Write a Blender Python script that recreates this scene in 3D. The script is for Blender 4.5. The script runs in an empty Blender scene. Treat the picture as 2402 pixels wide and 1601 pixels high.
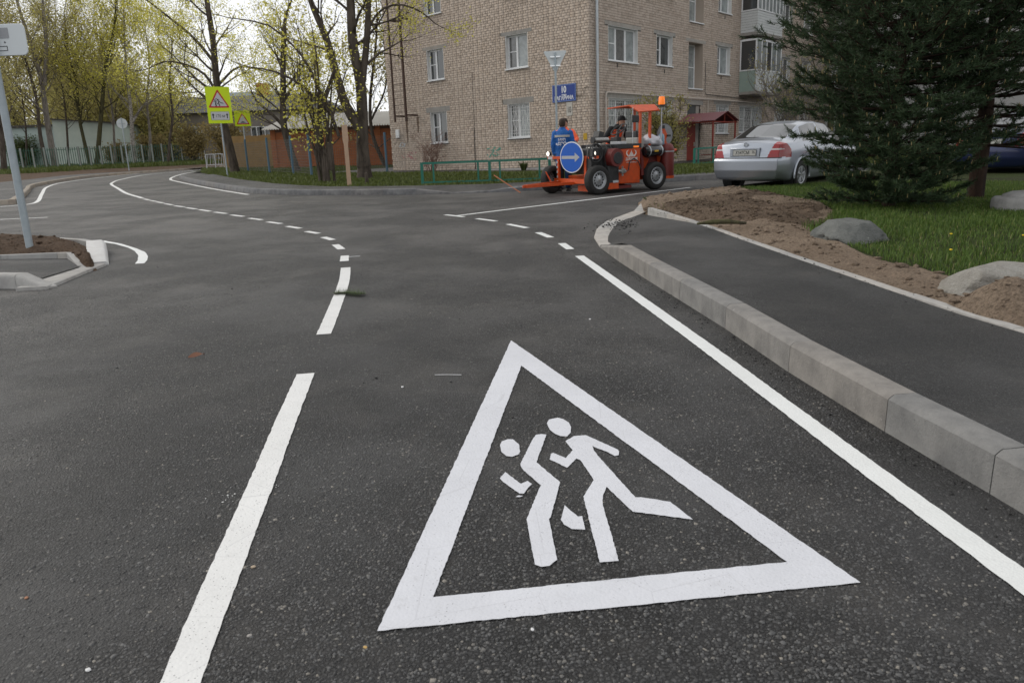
import bpy, bmesh, math, random
import numpy as np
from mathutils import Vector, Matrix, noise as mnoise
from mathutils.geometry import tessellate_polygon
rnd = random.Random(7)
nrg = np.random.default_rng(11)
scene = bpy.context.scene
COL = scene.collection
PI = math.pi

# ---------------------------------------------------------------- camera
EYE = np.array([0.0, 0.0, 1.30])
PITCH, ROLL, FOC = 0.23631, -0.03873, 1752.6      # focal length in pixels of a 2402 px wide frame
_f = np.array([0, math.cos(PITCH), -math.sin(PITCH)]); _r = np.array([1.0, 0, 0]); _u = np.cross(_r, _f)
CR = _r * math.cos(ROLL) + _u * math.sin(ROLL)
CU = -_r * math.sin(ROLL) + _u * math.cos(ROLL)
cam_data = bpy.data.cameras.new('camera')
cam = bpy.data.objects.new('camera', cam_data)
COL.objects.link(cam)
cam.matrix_world = Matrix(((CR[0], CU[0], -_f[0], EYE[0]), (CR[1], CU[1], -_f[1], EYE[1]),
                           (CR[2], CU[2], -_f[2], EYE[2]), (0, 0, 0, 1)))
cam_data.sensor_fit = 'HORIZONTAL'
cam_data.sensor_width = 36.0
cam_data.lens = 36.0 * FOC / 2402.0
cam_data.clip_start = 0.05
cam_data.clip_end = 3000
cam_data.dof.use_dof = True
cam_data.dof.focus_distance = 5.6
cam_data.dof.aperture_fstop = 7.0
scene.camera = cam

# ---------------------------------------------------------------- sky, sun, exposure
SUN_EL, SUN_AZ = math.radians(34), math.radians(-62)     # azimuth measured from +Y towards +X
world = bpy.data.worlds.new('World')
scene.world = world
world.use_nodes = True
wn, wl = world.node_tree.nodes, world.node_tree.links
for n in list(wn):
    wn.remove(n)
w_out = wn.new('ShaderNodeOutputWorld')
w_bg = wn.new('ShaderNodeBackground')
w_sky = wn.new('ShaderNodeTexSky')
w_sky.sky_type = 'NISHITA'
w_sky.sun_disc = False
w_sky.sun_elevation = SUN_EL
w_sky.sun_rotation = SUN_AZ
w_sky.air_density = 1.0
w_sky.dust_density = 0.6
w_sky.ozone_density = 1.0
w_hsv = wn.new('ShaderNodeHueSaturation')                 # thin even overcast: the blue is washed out
w_hsv.inputs['Saturation'].default_value = 0.22
w_bg.inputs['Strength'].default_value = 0.15
wl.new(w_sky.outputs[0], w_hsv.inputs['Color'])
w_mix = wn.new('ShaderNodeMix'); w_mix.data_type = 'RGBA'; w_mix.inputs['Factor'].default_value = 0.72
w_mix.inputs['B'].default_value = (7.1, 7.15, 7.25, 1)      # even cloud layer over the clear sky
wl.new(w_hsv.outputs[0], w_mix.inputs['A'])
wl.new(w_mix.outputs['Result'], w_bg.inputs['Color'])
wl.new(w_bg.outputs[0], w_out.inputs['Surface'])

sun_data = bpy.data.lights.new('sun', 'SUN')
sun_data.energy = 1.4
sun_data.angle = math.radians(30)
sun_data.color = (1.0, 0.93, 0.82)
sun = bpy.data.objects.new('sun', sun_data)
COL.objects.link(sun)
_sd = Vector((math.sin(SUN_AZ) * math.cos(SUN_EL), math.cos(SUN_AZ) * math.cos(SUN_EL), math.sin(SUN_EL)))
sun.rotation_euler = (-_sd).to_track_quat('-Z', 'Y').to_euler()
sun.location = (0, 0, 40)
scene.view_settings.view_transform = 'Standard'
scene.view_settings.look = 'None'
scene.view_settings.exposure = 0.0
scene.view_settings.gamma = 1.0
scene.view_settings.use_curve_mapping = False
scene.cycles.max_bounces = 6

# ---------------------------------------------------------------- terrain and placing helpers
SLOPE = 0.028
def gz(x, y):
    return SLOPE * y if y < 95 else SLOPE * 95 + (1 - math.exp(-(y - 95) / 40)) * 0.6
def ray(px, py):
    a, b = (px - 1201.0) / FOC, -(py - 800.5) / FOC
    return CR * a + CU * b + _f
def G(px, py, off=0.0):
    """ground point seen at a pixel of the full-size photograph (off = height above the road plane)"""
    d = ray(px, py)
    t = (off - EYE[2]) / (d[2] - SLOPE * d[1])
    p = EYE + t * d
    return Vector((p[0], p[1], p[2]))
def D(px, py, y):
    d = ray(px, py); p = EYE + d * (y / d[1])
    return Vector((p[0], p[1], p[2]))
YAW = 0.73434
BU = np.array([-math.cos(YAW), math.sin(YAW), 0.0]); BW = np.array([math.sin(YAW), math.cos(YAW), 0.0])
BC = np.array([3.4066, 30.5166, 0.0])

# ---------------------------------------------------------------- materials
MATS = {}
def sock(node, *names):
    for n in names:
        if n in node.inputs:
            return node.inputs[n]
def mat(name, col, rough=0.6, metal=0.0, spec=0.5, noise=None, bump=None, emit=None, alpha=None, trans=None, coat=0.0, sub=None):
    """noise = (scale, amount 0..1, detail, second colour or None); bump = (scale, strength, distance)"""
    if name in MATS:
        return MATS[name]
    m = bpy.data.materials.new(name); m.use_nodes = True
    nt = m.node_tree; b = nt.nodes['Principled BSDF']
    c = (*col, 1.0)
    b.inputs['Base Color'].default_value = c
    b.inputs['Roughness'].default_value = rough
    b.inputs['Metallic'].default_value = metal
    b.inputs['Specular IOR Level'].default_value = spec
    if coat:
        b.inputs['Coat Weight'].default_value = coat
        b.inputs['Coat Roughness'].default_value = 0.06
    if trans:
        b.inputs['Transmission Weight'].default_value = trans
    if alpha is not None:
        b.inputs['Alpha'].default_value = alpha
    if emit:
        b.inputs['Emission Color'].default_value = (*emit[0], 1); b.inputs['Emission Strength'].default_value = emit[1]
    tc = nt.nodes.new('ShaderNodeTexCoord')
    if noise:
        sc, am, det = noise[:3]
        c2 = noise[3] if len(noise) > 3 and noise[3] else tuple(v * 0.55 for v in col)
        nz = nt.nodes.new('ShaderNodeTexNoise'); nz.inputs['Scale'].default_value = sc; nz.inputs['Detail'].default_value = det
        nz.inputs['Roughness'].default_value = 0.65
        rp = nt.nodes.new('ShaderNodeValToRGB')
        rp.color_ramp.elements[0].position = 0.35; rp.color_ramp.elements[1].position = 0.68
        mx = nt.nodes.new('ShaderNodeMix'); mx.data_type = 'RGBA'
        mlt = nt.nodes.new('ShaderNodeMath'); mlt.operation = 'MULTIPLY'; mlt.inputs[1].default_value = am
        nt.links.new(tc.outputs['Object'], nz.inputs['Vector']); nt.links.new(nz.outputs[0], rp.inputs[0])
        nt.links.new(rp.outputs[0], mlt.inputs[0]); nt.links.new(mlt.outputs[0], mx.inputs['Factor'])
        mx.inputs['A'].default_value = c; mx.inputs['B'].default_value = (*c2, 1)
        nt.links.new(mx.outputs['Result'], b.inputs['Base Color'])
    if bump:
        nb = nt.nodes.new('ShaderNodeTexNoise'); nb.inputs['Scale'].default_value = bump[0]; nb.inputs['Detail'].default_value = 6
        bm_ = nt.nodes.new('ShaderNodeBump'); bm_.inputs['Strength'].default_value = bump[1]; bm_.inputs['Distance'].default_value = bump[2]
        nt.links.new(tc.outputs['Object'], nb.inputs['Vector']); nt.links.new(nb.outputs[0], bm_.inputs['Height'])
        nt.links.new(bm_.outputs[0], b.inputs['Normal'])
    MATS[name] = m
    return m

class NT:
    """tiny node-tree helper"""
    def __init__(s, name):
        s.m = bpy.data.materials.new(name); s.m.use_nodes = True; s.t = s.m.node_tree
        s.b = s.t.nodes['Principled BSDF']; s.tc = s.t.nodes.new('ShaderNodeTexCoord'); s.co = s.tc.outputs['Object']
        MATS[name] = s.m
    def n(s, typ, **kw):
        x = s.t.nodes.new('ShaderNode' + typ)
        for k, v in kw.items():
            if k in x.inputs: x.inputs[k].default_value = v
            else: setattr(x, k, v)
        return x
    def l(s, a, b): s.t.links.new(a, b)
    def noise(s, scale, detail=5, rough=0.6, vec=None, dist=0.0):
        x = s.n('TexNoise'); x.inputs['Scale'].default_value = scale; x.inputs['Detail'].default_value = detail
        x.inputs['Roughness'].default_value = rough; x.inputs['Distortion'].default_value = dist
        s.l(vec or s.co, x.inputs['Vector']); return x.outputs[0]
    def vor(s, scale, feature='F1', vec=None, out=0, rand=1.0):
        x = s.n('TexVoronoi'); x.feature = feature; x.inputs['Scale'].default_value = scale; x.inputs['Randomness'].default_value = rand
        s.l(vec or s.co, x.inputs['Vector']); return x.outputs[out]
    def ramp(s, src, stops):
        x = s.n('ValToRGB'); e = x.color_ramp.elements
        while len(e) < len(stops): e.new(0.5)
        for i, (p, c) in enumerate(stops):
            e[i].position = p; e[i].color = (c, c, c, 1) if isinstance(c, (int, float)) else (*c, 1)
        s.l(src, x.inputs[0]); return x.outputs[0]
    def mix(s, fac, a, b, mode='MIX'):
        x = s.n('Mix'); x.data_type = 'RGBA'; x.blend_type = mode
        for v, k in ((fac, 'Factor'), (a, 'A'), (b, 'B')):
            i = [q for q in x.inputs if q.name == k and q.type == ('VALUE' if k == 'Factor' else 'RGBA')][0]
            if isinstance(v, (int, float)): i.default_value = v if k == 'Factor' else (v, v, v, 1)
            elif isinstance(v, tuple): i.default_value = (*v, 1)
            else: s.l(v, i)
        return [o for o in x.outputs if o.type == 'RGBA'][0]
    def math(s, op, a, b=0.0):
        x = s.n('Math'); x.operation = op
        for i, v in enumerate((a, b)):
            if isinstance(v, (int, float)): x.inputs[i].default_value = v
            else: s.l(v, x.inputs[i])
        return x.outputs[0]
    def bump(s, h, strength=0.5, dist=0.01):
        x = s.n('Bump'); x.inputs['Strength'].default_value = strength; x.inputs['Distance'].default_value = dist
        s.l(h, x.inputs['Height']); s.l(x.outputs[0], s.b.inputs['Normal']); return x
    def col(s, c): s.l(c, s.b.inputs['Base Color'])

def m_asphalt(name, base, light, sc=70.0):
    t = NT(name)
    big = t.noise(0.16, 4, 0.55); patch = t.noise(0.75, 6, 0.65); fine = t.noise(260, 3, 0.6)
    warp = t.n('VectorMath'); warp.operation = 'ADD'; nz = t.n('TexNoise'); nz.inputs['Scale'].default_value = 85; nz.inputs['Detail'].default_value = 4; t.l(t.co, nz.inputs['Vector'])
    sw = t.n('VectorMath'); sw.operation = 'SCALE'; sw.inputs['Scale'].default_value = 0.010; t.l(nz.outputs['Color'], sw.inputs[0]); t.l(t.co, warp.inputs[0]); t.l(sw.outputs[0], warp.inputs[1])
    wv = warp.outputs[0]
    edge = t.vor(sc, 'DISTANCE_TO_EDGE', wv); cell = t.n('TexVoronoi'); cell.inputs['Scale'].default_value = sc; t.l(wv, cell.inputs['Vector'])
    rv = t.n('SeparateColor'); t.l(cell.outputs['Color'], rv.inputs[0])
    wear_tone = t.ramp(big, [(0.40, 0.0), (0.62, 1.0)])
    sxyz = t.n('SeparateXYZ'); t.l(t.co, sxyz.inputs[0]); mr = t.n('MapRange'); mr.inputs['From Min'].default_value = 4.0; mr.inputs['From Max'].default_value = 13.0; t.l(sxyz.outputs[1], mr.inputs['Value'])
    wear_tone = t.math('MINIMUM', t.math('ADD', t.math('MULTIPLY', wear_tone, 0.45), t.math('MULTIPLY', mr.outputs[0], 0.6)), 1.0)      # noise patches plus a steady rise along Y: lighter further out
    c = t.mix(wear_tone, base, light)
    fn = t.noise(130, 4, 0.7); ed2 = t.vor(sc * 2.1, 'DISTANCE_TO_EDGE', wv)
    grain = t.mix(0.5, t.ramp(rv.outputs[0], [(0.0, 0.40), (0.5, 0.9), (0.85, 1.6), (1.0, 3.0)]), t.ramp(fn, [(0.25, 0.25), (0.5, 0.95), (0.72, 2.0)]))
    crev = t.ramp(t.math('ADD', edge, t.math('MULTIPLY', t.math('SUBTRACT', fn, 0.5), 0.30)), [(0.0, 0.0), (0.09, 0.16), (0.20, 0.95), (0.40, 1.35)])  # shade in the gaps between stones, put into the colour
    crev = t.mix(0.35, crev, t.ramp(ed2, [(0.0, 0.2), (0.14, 1.0)]), 'MULTIPLY')
    op = t.ramp(patch, [(0.40, 0.25), (0.57, 1.0)])                      # open, stony patches between patches closed with fines
    stony = t.mix(1.0, t.mix(0.8, c, grain, 'MULTIPLY'), crev, 'MULTIPLY')
    c = t.mix(op, t.mix(0.5, c, grain, 'MULTIPLY'), t.mix(1.0, stony, (1.35, 1.35, 1.35), 'MULTIPLY'))
    dust = t.ramp(t.noise(1.6, 7, 0.7), [(0.50, 0.0), (0.80, 0.6)])
    c = t.mix(t.math('MULTIPLY', dust, 0.45), c, (0.165, 0.15, 0.132))
    c = t.mix(t.math('MULTIPLY', t.ramp(patch, [(0.50, 0.0), (0.66, 1.0)]), 0.30), c, (0.016, 0.016, 0.017))
    sp = t.ramp(t.noise(45, 2, 0.5), [(0.735, 0.0), (0.76, 1.0)])
    c = t.mix(t.math('MULTIPLY', sp, 0.5), c, (0.012, 0.012, 0.012))
    st = t.n('Mapping'); st.inputs['Scale'].default_value = (0.35, 1.3, 1.0); st.inputs['Rotation'].default_value = (0, 0, 0.5)
    t.l(t.co, st.inputs['Vector'])
    trk = t.ramp(t.noise(0.9, 4, 0.6, st.outputs[0], 1.2), [(0.60, 0.0), (0.64, 0.30), (0.68, 0.0)])
    c = t.mix(trk, c, (0.03, 0.03, 0.032))
    # curved tyre marks and a paving seam
    brk = t.ramp(t.noise(1.3, 4, 0.6), [(0.42, 0.0), (0.58, 1.0)])
    for cx_, cy_, r_, w_, am in ((-9.5, 9.0, 8.2, 0.09, 0.55), (-9.3, 9.1, 9.7, 0.08, 0.5), (4.5, 22.0, 9.4, 0.10, 0.5), (4.6, 21.8, 10.8, 0.08, 0.4), (-14.0, 4.0, 13.0, 0.12, 0.35), (-2.0, 30.0, 14.0, 0.10, 0.45)):
        dv = t.n('VectorMath'); dv.operation = 'DISTANCE'; cb_ = t.n('CombineXYZ'); cb_.inputs[0].default_value = cx_; cb_.inputs[1].default_value = cy_
        flat_ = t.n('CombineXYZ'); t.l(sxyz.outputs[0], flat_.inputs[0]); t.l(sxyz.outputs[1], flat_.inputs[1])
        t.l(flat_.outputs[0], dv.inputs[0]); t.l(cb_.outputs[0], dv.inputs[1])
        rr = t.math('ABSOLUTE', t.math('SUBTRACT', t.math('ADD', dv.outputs['Value'], t.math('MULTIPLY', big, 0.5)), r_))
        k_ = t.ramp(t.math('DIVIDE', rr, w_ * 4), [(0.0, am), (0.25, am * 0.8), (0.6, 0.0)])
        c = t.mix(t.math('MULTIPLY', k_, brk), c, (0.022, 0.022, 0.024))
    t.col(c)
    h = t.math('ADD', t.math('MULTIPLY', t.math('MINIMUM', edge, 0.3), 1.6), t.math('MULTIPLY', fn, 1.2))
    t.bump(t.math('MULTIPLY', h, t.math('ADD', op, 0.3)), 1.0, 0.010)
    t.b.inputs['Roughness'].default_value = 0.62
    t.b.inputs['Specular IOR Level'].default_value = 0.5
    return t.m
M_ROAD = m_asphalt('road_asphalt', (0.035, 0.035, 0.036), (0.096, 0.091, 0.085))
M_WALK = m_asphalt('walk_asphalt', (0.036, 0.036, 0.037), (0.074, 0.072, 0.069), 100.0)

def m_paint(name, col, wear_tone, lo=0.44):
    t = NT(name)
    pits = t.ramp(t.vor(78, rand=1.0), [(0.0, 1.0), (0.13, 0.7), (0.20, 0.0)])
    area = t.ramp(t.noise(9, 4, 0.6), [(lo, 0.0), (lo + 0.16, 1.0)])
    cr = t.ramp(t.vor(3.1, 'DISTANCE_TO_EDGE'), [(0.0, 0.45), (0.006, 0.0)])
    tone = t.mix(t.ramp(t.noise(3.5, 6, 0.65), [(0.35, 0.0), (0.7, 0.55)]), col, tuple(v * 0.82 for v in col))
    c = t.mix(t.math('MULTIPLY', t.math('MULTIPLY', pits, area), wear_tone), tone, (0.10, 0.10, 0.10))
    c = t.mix(t.math('MULTIPLY', cr, wear_tone), c, (0.38, 0.38, 0.40))
    dirt = t.ramp(t.noise(26, 4, 0.7), [(0.56, 0.0), (0.78, 0.30)])
    c = t.mix(t.math('MULTIPLY', dirt, wear_tone), c, (0.30, 0.29, 0.28))
    t.col(c)
    h = t.math('ADD', t.math('MULTIPLY', t.vor(95), -0.6), t.math('MULTIPLY', t.noise(40, 3), 0.4))
    t.bump(h, 0.4, 0.004)
    t.b.inputs['Roughness'].default_value = 0.55
    return t.m
M_LINE = m_paint('line_paint', (0.72, 0.72, 0.71), 0.85, 0.34)
M_LINE_NEW = m_paint('line_paint_fresh', (0.74, 0.755, 0.745), 0.3)
M_THERMO = m_paint('thermoplastic', (0.63, 0.64, 0.68), 0.8)

def m_concrete(name, col, dark, scale=4.0):
    t = NT(name)
    c = t.mix(t.ramp(t.noise(scale, 7, 0.7), [(0.35, 0.0), (0.68, 1.0)]), col, dark)
    mp = t.n('Mapping'); mp.inputs['Scale'].default_value = (9.0, 9.0, 0.6); t.l(t.co, mp.inputs['Vector'])
    c = t.mix(t.math('MULTIPLY', t.ramp(t.noise(1.0, 4, 0.6, mp.outputs[0]), [(0.52, 0.0), (0.75, 1.0)]), 0.35), c, tuple(v * 0.5 for v in dark))
    c = t.mix(t.ramp(t.noise(60, 3, 0.6), [(0.68, 0.0), (0.74, 0.5)]), c, (0.07, 0.07, 0.07))
    c = t.mix(t.ramp(t.noise(17, 5, 0.75), [(0.66, 0.0), (0.74, 0.45)]), c, (0.55, 0.55, 0.56))
    oi = t.n('ObjectInfo'); c = t.mix(1.0, c, t.ramp(oi.outputs['Random'], [(0.0, (0.88, 0.895, 0.91)), (0.5, (1.0, 1.0, 1.0)), (1.0, (1.06, 1.02, 0.98))]), 'MULTIPLY')
    t.col(c); t.bump(t.math('ADD', t.noise(90, 4), t.noise(12, 4)), 0.45, 0.008)
    t.b.inputs['Roughness'].default_value = 0.85; t.b.inputs['Specular IOR Level'].default_value = 0.25
    return t.m
M_KERB = m_concrete('kerb_concrete', (0.27, 0.262, 0.25), (0.165, 0.162, 0.158))
M_KERB_W = m_concrete('kerb_concrete_pale', (0.42, 0.41, 0.39), (0.30, 0.29, 0.28))
M_KERB_B = m_concrete('kerb_concrete_sandy', (0.38, 0.33, 0.27), (0.25, 0.22, 0.19))

def m_soil(name, a, b, peb=0.5, dark=None):
    t = NT(name)
    c = t.mix(t.ramp(t.noise(1.1, 8, 0.72), [(0.38, 0.0), (0.60, 1.0)]), a, b)
    if dark: c = t.mix(t.ramp(t.noise(0.55, 6, 0.7), [(0.46, 0.0), (0.60, 0.85)]), c, dark)
    c = t.mix(t.ramp(t.noise(38, 5, 0.75), [(0.45, 0.0), (0.66, 0.8)]), c, tuple(v * 0.45 for v in b))
    c = t.mix(t.math('MULTIPLY', t.ramp(t.vor(45), [(0.0, 1.0), (0.16, 0.0)]), peb), c, (0.36, 0.31, 0.26))
    t.col(c); t.bump(t.math('ADD', t.noise(26, 7, 0.75), t.math('MULTIPLY', t.vor(45), -0.5)), 1.0, 0.05)
    t.b.inputs['Roughness'].default_value = 0.95; t.b.inputs['Specular IOR Level'].default_value = 0.15
    return t.m
M_SOIL = m_soil('sandy_soil', (0.345, 0.268, 0.20), (0.25, 0.188, 0.138), 0.4)
M_EARTH = m_soil('dark_earth', (0.17, 0.115, 0.080), (0.10, 0.068, 0.047), 0.35)
M_LAWN = m_soil('lawn_earth', (0.055, 0.075, 0.022), (0.045, 0.050, 0.022), 0.1)

# ---------------------------------------------------------------- mesh helpers
def link(name, me, m=None, parent=None, smooth=False):
    o = bpy.data.objects.new(name, me)
    COL.objects.link(o)
    if parent is not None:
        o.parent = parent
    if m is not None:
        for q in (m if isinstance(m, (list, tuple)) else [m]):
            me.materials.append(q)
    if smooth:
        me.shade_smooth()
    return o
def tag(o, label=None, cat=None, group=None, kind=None):
    if label: o['label'] = label
    if cat: o['category'] = cat
    if group: o['group'] = group
    if kind: o['kind'] = kind
    return o
def empty(name, loc=(0, 0, 0), rz=0.0, label=None, cat=None, group=None, kind=None):
    o = bpy.data.objects.new(name, None)
    o.empty_display_size = 0.2
    COL.objects.link(o)
    o.location = loc; o.rotation_euler = (0, 0, rz)
    return tag(o, label, cat, group, kind)
def np_mesh(name, v, f):
    """v (n,3) array, f (m,k) array of one polygon size"""
    me = bpy.data.meshes.new(name)
    v = np.ascontiguousarray(v, np.float32); f = np.ascontiguousarray(f, np.int32)
    me.vertices.add(len(v)); me.vertices.foreach_set('co', v.ravel())
    k = f.shape[1]
    me.loops.add(f.size); me.loops.foreach_set('vertex_index', f.ravel())
    me.polygons.add(len(f)); me.polygons.foreach_set('loop_start', np.arange(0, f.size, k, dtype=np.int32))
    me.polygons.foreach_set('loop_total', np.full(len(f), k, np.int32))
    me.update(calc_edges=True)
    return me
class MB:
    def __init__(s):
        s.v = []; s.f = []
    def add(s, vs, fs):
        o = len(s.v); s.v.extend([tuple(p) for p in vs]); s.f.extend([tuple(i + o for i in q) for q in fs]); return s
    def box(s, x0, x1, y0, y1, z0, z1):
        return s.add([(x0, y0, z0), (x1, y0, z0), (x1, y1, z0), (x0, y1, z0), (x0, y0, z1), (x1, y0, z1), (x1, y1, z1), (x0, y1, z1)],
                     [(3, 2, 1, 0), (4, 5, 6, 7), (0, 1, 5, 4), (1, 2, 6, 5), (2, 3, 7, 6), (3, 0, 4, 7)])
    def bar(s, a, b, w, h, up=(0, 0, 1)):
        a = Vector(a); b = Vector(b); d = (b - a).normalized(); up = Vector(up)
        if abs(d.dot(up)) > 0.98: up = Vector((1, 0, 0))
        x = d.cross(up).normalized(); z = x.cross(d)
        vs = []
        for p in (a, b):
            for sx, sz in ((-1, -1), (1, -1), (1, 1), (-1, 1)):
                vs.append(p + x * (sx * w / 2) + z * (sz * h / 2))
        return s.add(vs, [(3, 2, 1, 0), (4, 5, 6, 7), (0, 1, 5, 4), (1, 2, 6, 5), (2, 3, 7, 6), (3, 0, 4, 7)])
    def tube(s, pts, r, n=8, closed=False, cap=True):
        pts = [Vector(p) for p in pts]; m = len(pts)
        rs = r if isinstance(r, (list, tuple)) else [r] * m
        prev = None; vs = []
        for i, p in enumerate(pts):
            if closed: d = pts[(i + 1) % m] - pts[i - 1]
            else: d = pts[min(i + 1, m - 1)] - pts[max(i - 1, 0)]
            d.normalize()
            if prev is None:
                x = d.orthogonal().normalized()
            else:
                x = (prev - d * prev.dot(d)).normalized()
            prev = x; y = d.cross(x)
            for k in range(n):
                a = 2 * PI * k / n
                vs.append(p + (x * math.cos(a) + y * math.sin(a)) * rs[i])
        fs = []
        for i in range(m if closed else m - 1):
            j = (i + 1) % m
            for k in range(n):
                fs.append((i * n + k, i * n + (k + 1) % n, j * n + (k + 1) % n, j * n + k))
        if cap and not closed:
            fs.append(tuple(range(n - 1, -1, -1))); fs.append(tuple((m - 1) * n + k for k in range(n)))
        return s.add(vs, fs)
    def lathe(s, prof, n=24, o=(0, 0, 0), axis='z', cap=True):
        vs = []
        for r, h in prof:
            for k in range(n):
                a = 2 * PI * k / n; c, d = r * math.cos(a), r * math.sin(a)
                p = {'z': (c, d, h), 'y': (d, h, c), 'x': (h, c, d)}[axis]
                vs.append((p[0] + o[0], p[1] + o[1], p[2] + o[2]))
        fs = []
        for i in range(len(prof) - 1):
            for k in range(n):
                fs.append((i * n + k, i * n + (k + 1) % n, (i + 1) * n + (k + 1) % n, (i + 1) * n + k))
        if cap:
            fs.append(tuple(range(n - 1, -1, -1))); fs.append(tuple((len(prof) - 1) * n + k for k in range(n)))
        return s.add(vs, fs)
    def prism(s, poly, f0, f1):
        """poly list of 2D points, f0/f1 map a 2D point to 3D on both ends"""
        n = len(poly)
        vs = [f0(p) for p in poly] + [f1(p) for p in poly]
        fs = [tuple(range(n - 1, -1, -1)), tuple(range(n, 2 * n))] + [(i, (i + 1) % n, n + (i + 1) % n, n + i) for i in range(n)]
        return s.add(vs, fs)
    def build(s, name, m, parent=None, smooth=False, bevel=0.0, seg=2, offset=None):
        v = s.v if offset is None else [(p[0] - offset[0], p[1] - offset[1], p[2] - offset[2]) for p in s.v]
        me = bpy.data.meshes.new(name); me.from_pydata(v, [], s.f); me.update()
        o = link(name, me, m, parent, smooth)
        if offset is not None: o.location = offset
        if bevel:
            bv = o.modifiers.new('bevel', 'BEVEL'); bv.width = bevel; bv.segments = seg; bv.limit_method = 'ANGLE'; bv.angle_limit = 0.6
            me.shade_smooth()
            try: me.set_sharp_from_angle(angle=0.7)
            except Exception: pass
        elif smooth:
            try: me.set_sharp_from_angle(angle=0.75)
            except Exception: pass
        return o
def text_mesh(name, txt, size, m, parent, matrix, align='CENTER', bold=0.0, depth=0.002, sx=1.0):
    """flat lettering as a thin mesh"""
    cu = bpy.data.curves.new(name, 'FONT'); cu.body = txt; cu.size = size; cu.align_x = align; cu.align_y = 'CENTER'
    cu.extrude = depth; cu.offset = bold; cu.resolution_u = 3
    tmp = bpy.data.objects.new(name, cu); COL.objects.link(tmp)
    dg = bpy.context.evaluated_depsgraph_get()
    me = bpy.data.meshes.new_from_object(tmp.evaluated_get(dg))
    bpy.data.objects.remove(tmp); bpy.data.curves.remove(cu)
    me.transform(matrix @ Matrix.Diagonal((sx, 1, 1, 1)))
    me.materials.clear()
    me.name = name
    return link(name, me, m, parent)
def poly_sheet(name, pts, m, parent=None, holes=()):
    loops = [[Vector(p) for p in pts]] + [[Vector(p) for p in h] for h in holes]
    flat = [p for l in loops for p in l]
    tris = tessellate_polygon([[Vector((p.x, p.y, 0)) for p in l] for l in loops])
    fs = []
    for t in tris:
        a, b, c = (flat[i] for i in t)
        fs.append(tuple(t) if (b - a).cross(c - a).z > 0 else (t[0], t[2], t[1]))
    me = bpy.data.meshes.new(name); me.from_pydata([tuple(p) for p in flat], [], fs); me.update()
    return link(name, me, m, parent)
def crom(pts, step=0.12):
    """resampled Catmull-Rom through 3D points"""
    P = [Vector(p) for p in pts]; P = [P[0] * 2 - P[1]] + P + [P[-1] * 2 - P[-2]]; out = []
    for i in range(1, len(P) - 2):
        n = max(2, int((P[i + 1] - P[i]).length / step))
        for k in range(n):
            t = k / n; a, b, c, d = P[i - 1], P[i], P[i + 1], P[i + 2]
            out.append(0.5 * ((2 * b) + (c - a) * t + (2 * a - 5 * b + 4 * c - d) * t * t + (3 * b - a - 3 * c + d) * t ** 3))
    out.append(P[-2]); return out
def pip(poly, x, y):
    """vectorised point in polygon"""
    ins = np.zeros(x.shape, bool); n = len(poly)
    for i in range(n):
        x0, y0 = poly[i][:2]; x1, y1 = poly[(i + 1) % n][:2]
        c = ((y0 > y) != (y1 > y)) & (x < (x1 - x0) * (y - y0) / ((y1 - y0) if y1 != y0 else 1e-9) + x0)
        ins ^= c
    return ins
def pdist(poly, x, y):
    d = np.full(x.shape, 1e9); n = len(poly)
    for i in range(n):
        a = np.array(poly[i][:2]); b = np.array(poly[(i + 1) % n][:2]); ab = b - a; L = ab @ ab + 1e-12
        t = np.clip(((x - a[0]) * ab[0] + (y - a[1]) * ab[1]) / L, 0, 1)
        d = np.minimum(d, np.hypot(x - a[0] - t * ab[0], y - a[1] - t * ab[1]))
    return d
_perm = nrg.random((64, 64))
def vnoise(x, y, s):
    """value noise, vectorised"""
    x = x * s; y = y * s; xi = np.floor(x).astype(int); yi = np.floor(y).astype(int); fx = x - xi; fy = y - yi
    fx = fx * fx * (3 - 2 * fx); fy = fy * fy * (3 - 2 * fy)
    g = lambda a, b: _perm[a % 64, b % 64]
    return (g(xi, yi) * (1 - fx) + g(xi + 1, yi) * fx) * (1 - fy) + (g(xi, yi + 1) * (1 - fx) + g(xi + 1, yi + 1) * fx) * fy
# ================================================================ SETTING: ground, road, markings, kerbs
def grid_sheet(name, xs, ys, zf, m, kind='structure'):
    X, Y = np.meshgrid(xs, ys); Z = zf(X, Y)
    v = np.stack([X.ravel(), Y.ravel(), Z.ravel()], 1); nx, ny = len(xs), len(ys)
    i = np.arange(nx * ny).reshape(ny, nx)
    f = np.stack([i[:-1, :-1].ravel(), i[:-1, 1:].ravel(), i[1:, 1:].ravel(), i[1:, :-1].ravel()], 1)
    o = link(name, np_mesh(name, v, f), m); tag(o, kind=kind); return o
gzv = np.vectorize(gz)
grid_sheet('ground', np.linspace(-420, 420, 85), np.concatenate([np.linspace(-40, 120, 33), np.linspace(140, 900, 20)]),
           lambda X, Y: gzv(X, Y) - 0.06, M_LAWN)['label'] = 'grassy earth that the street lies on'
road = grid_sheet('road', np.linspace(-70, 45, 24), np.linspace(-12, 92, 53), lambda X, Y: SLOPE * Y, M_ROAD)

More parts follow.
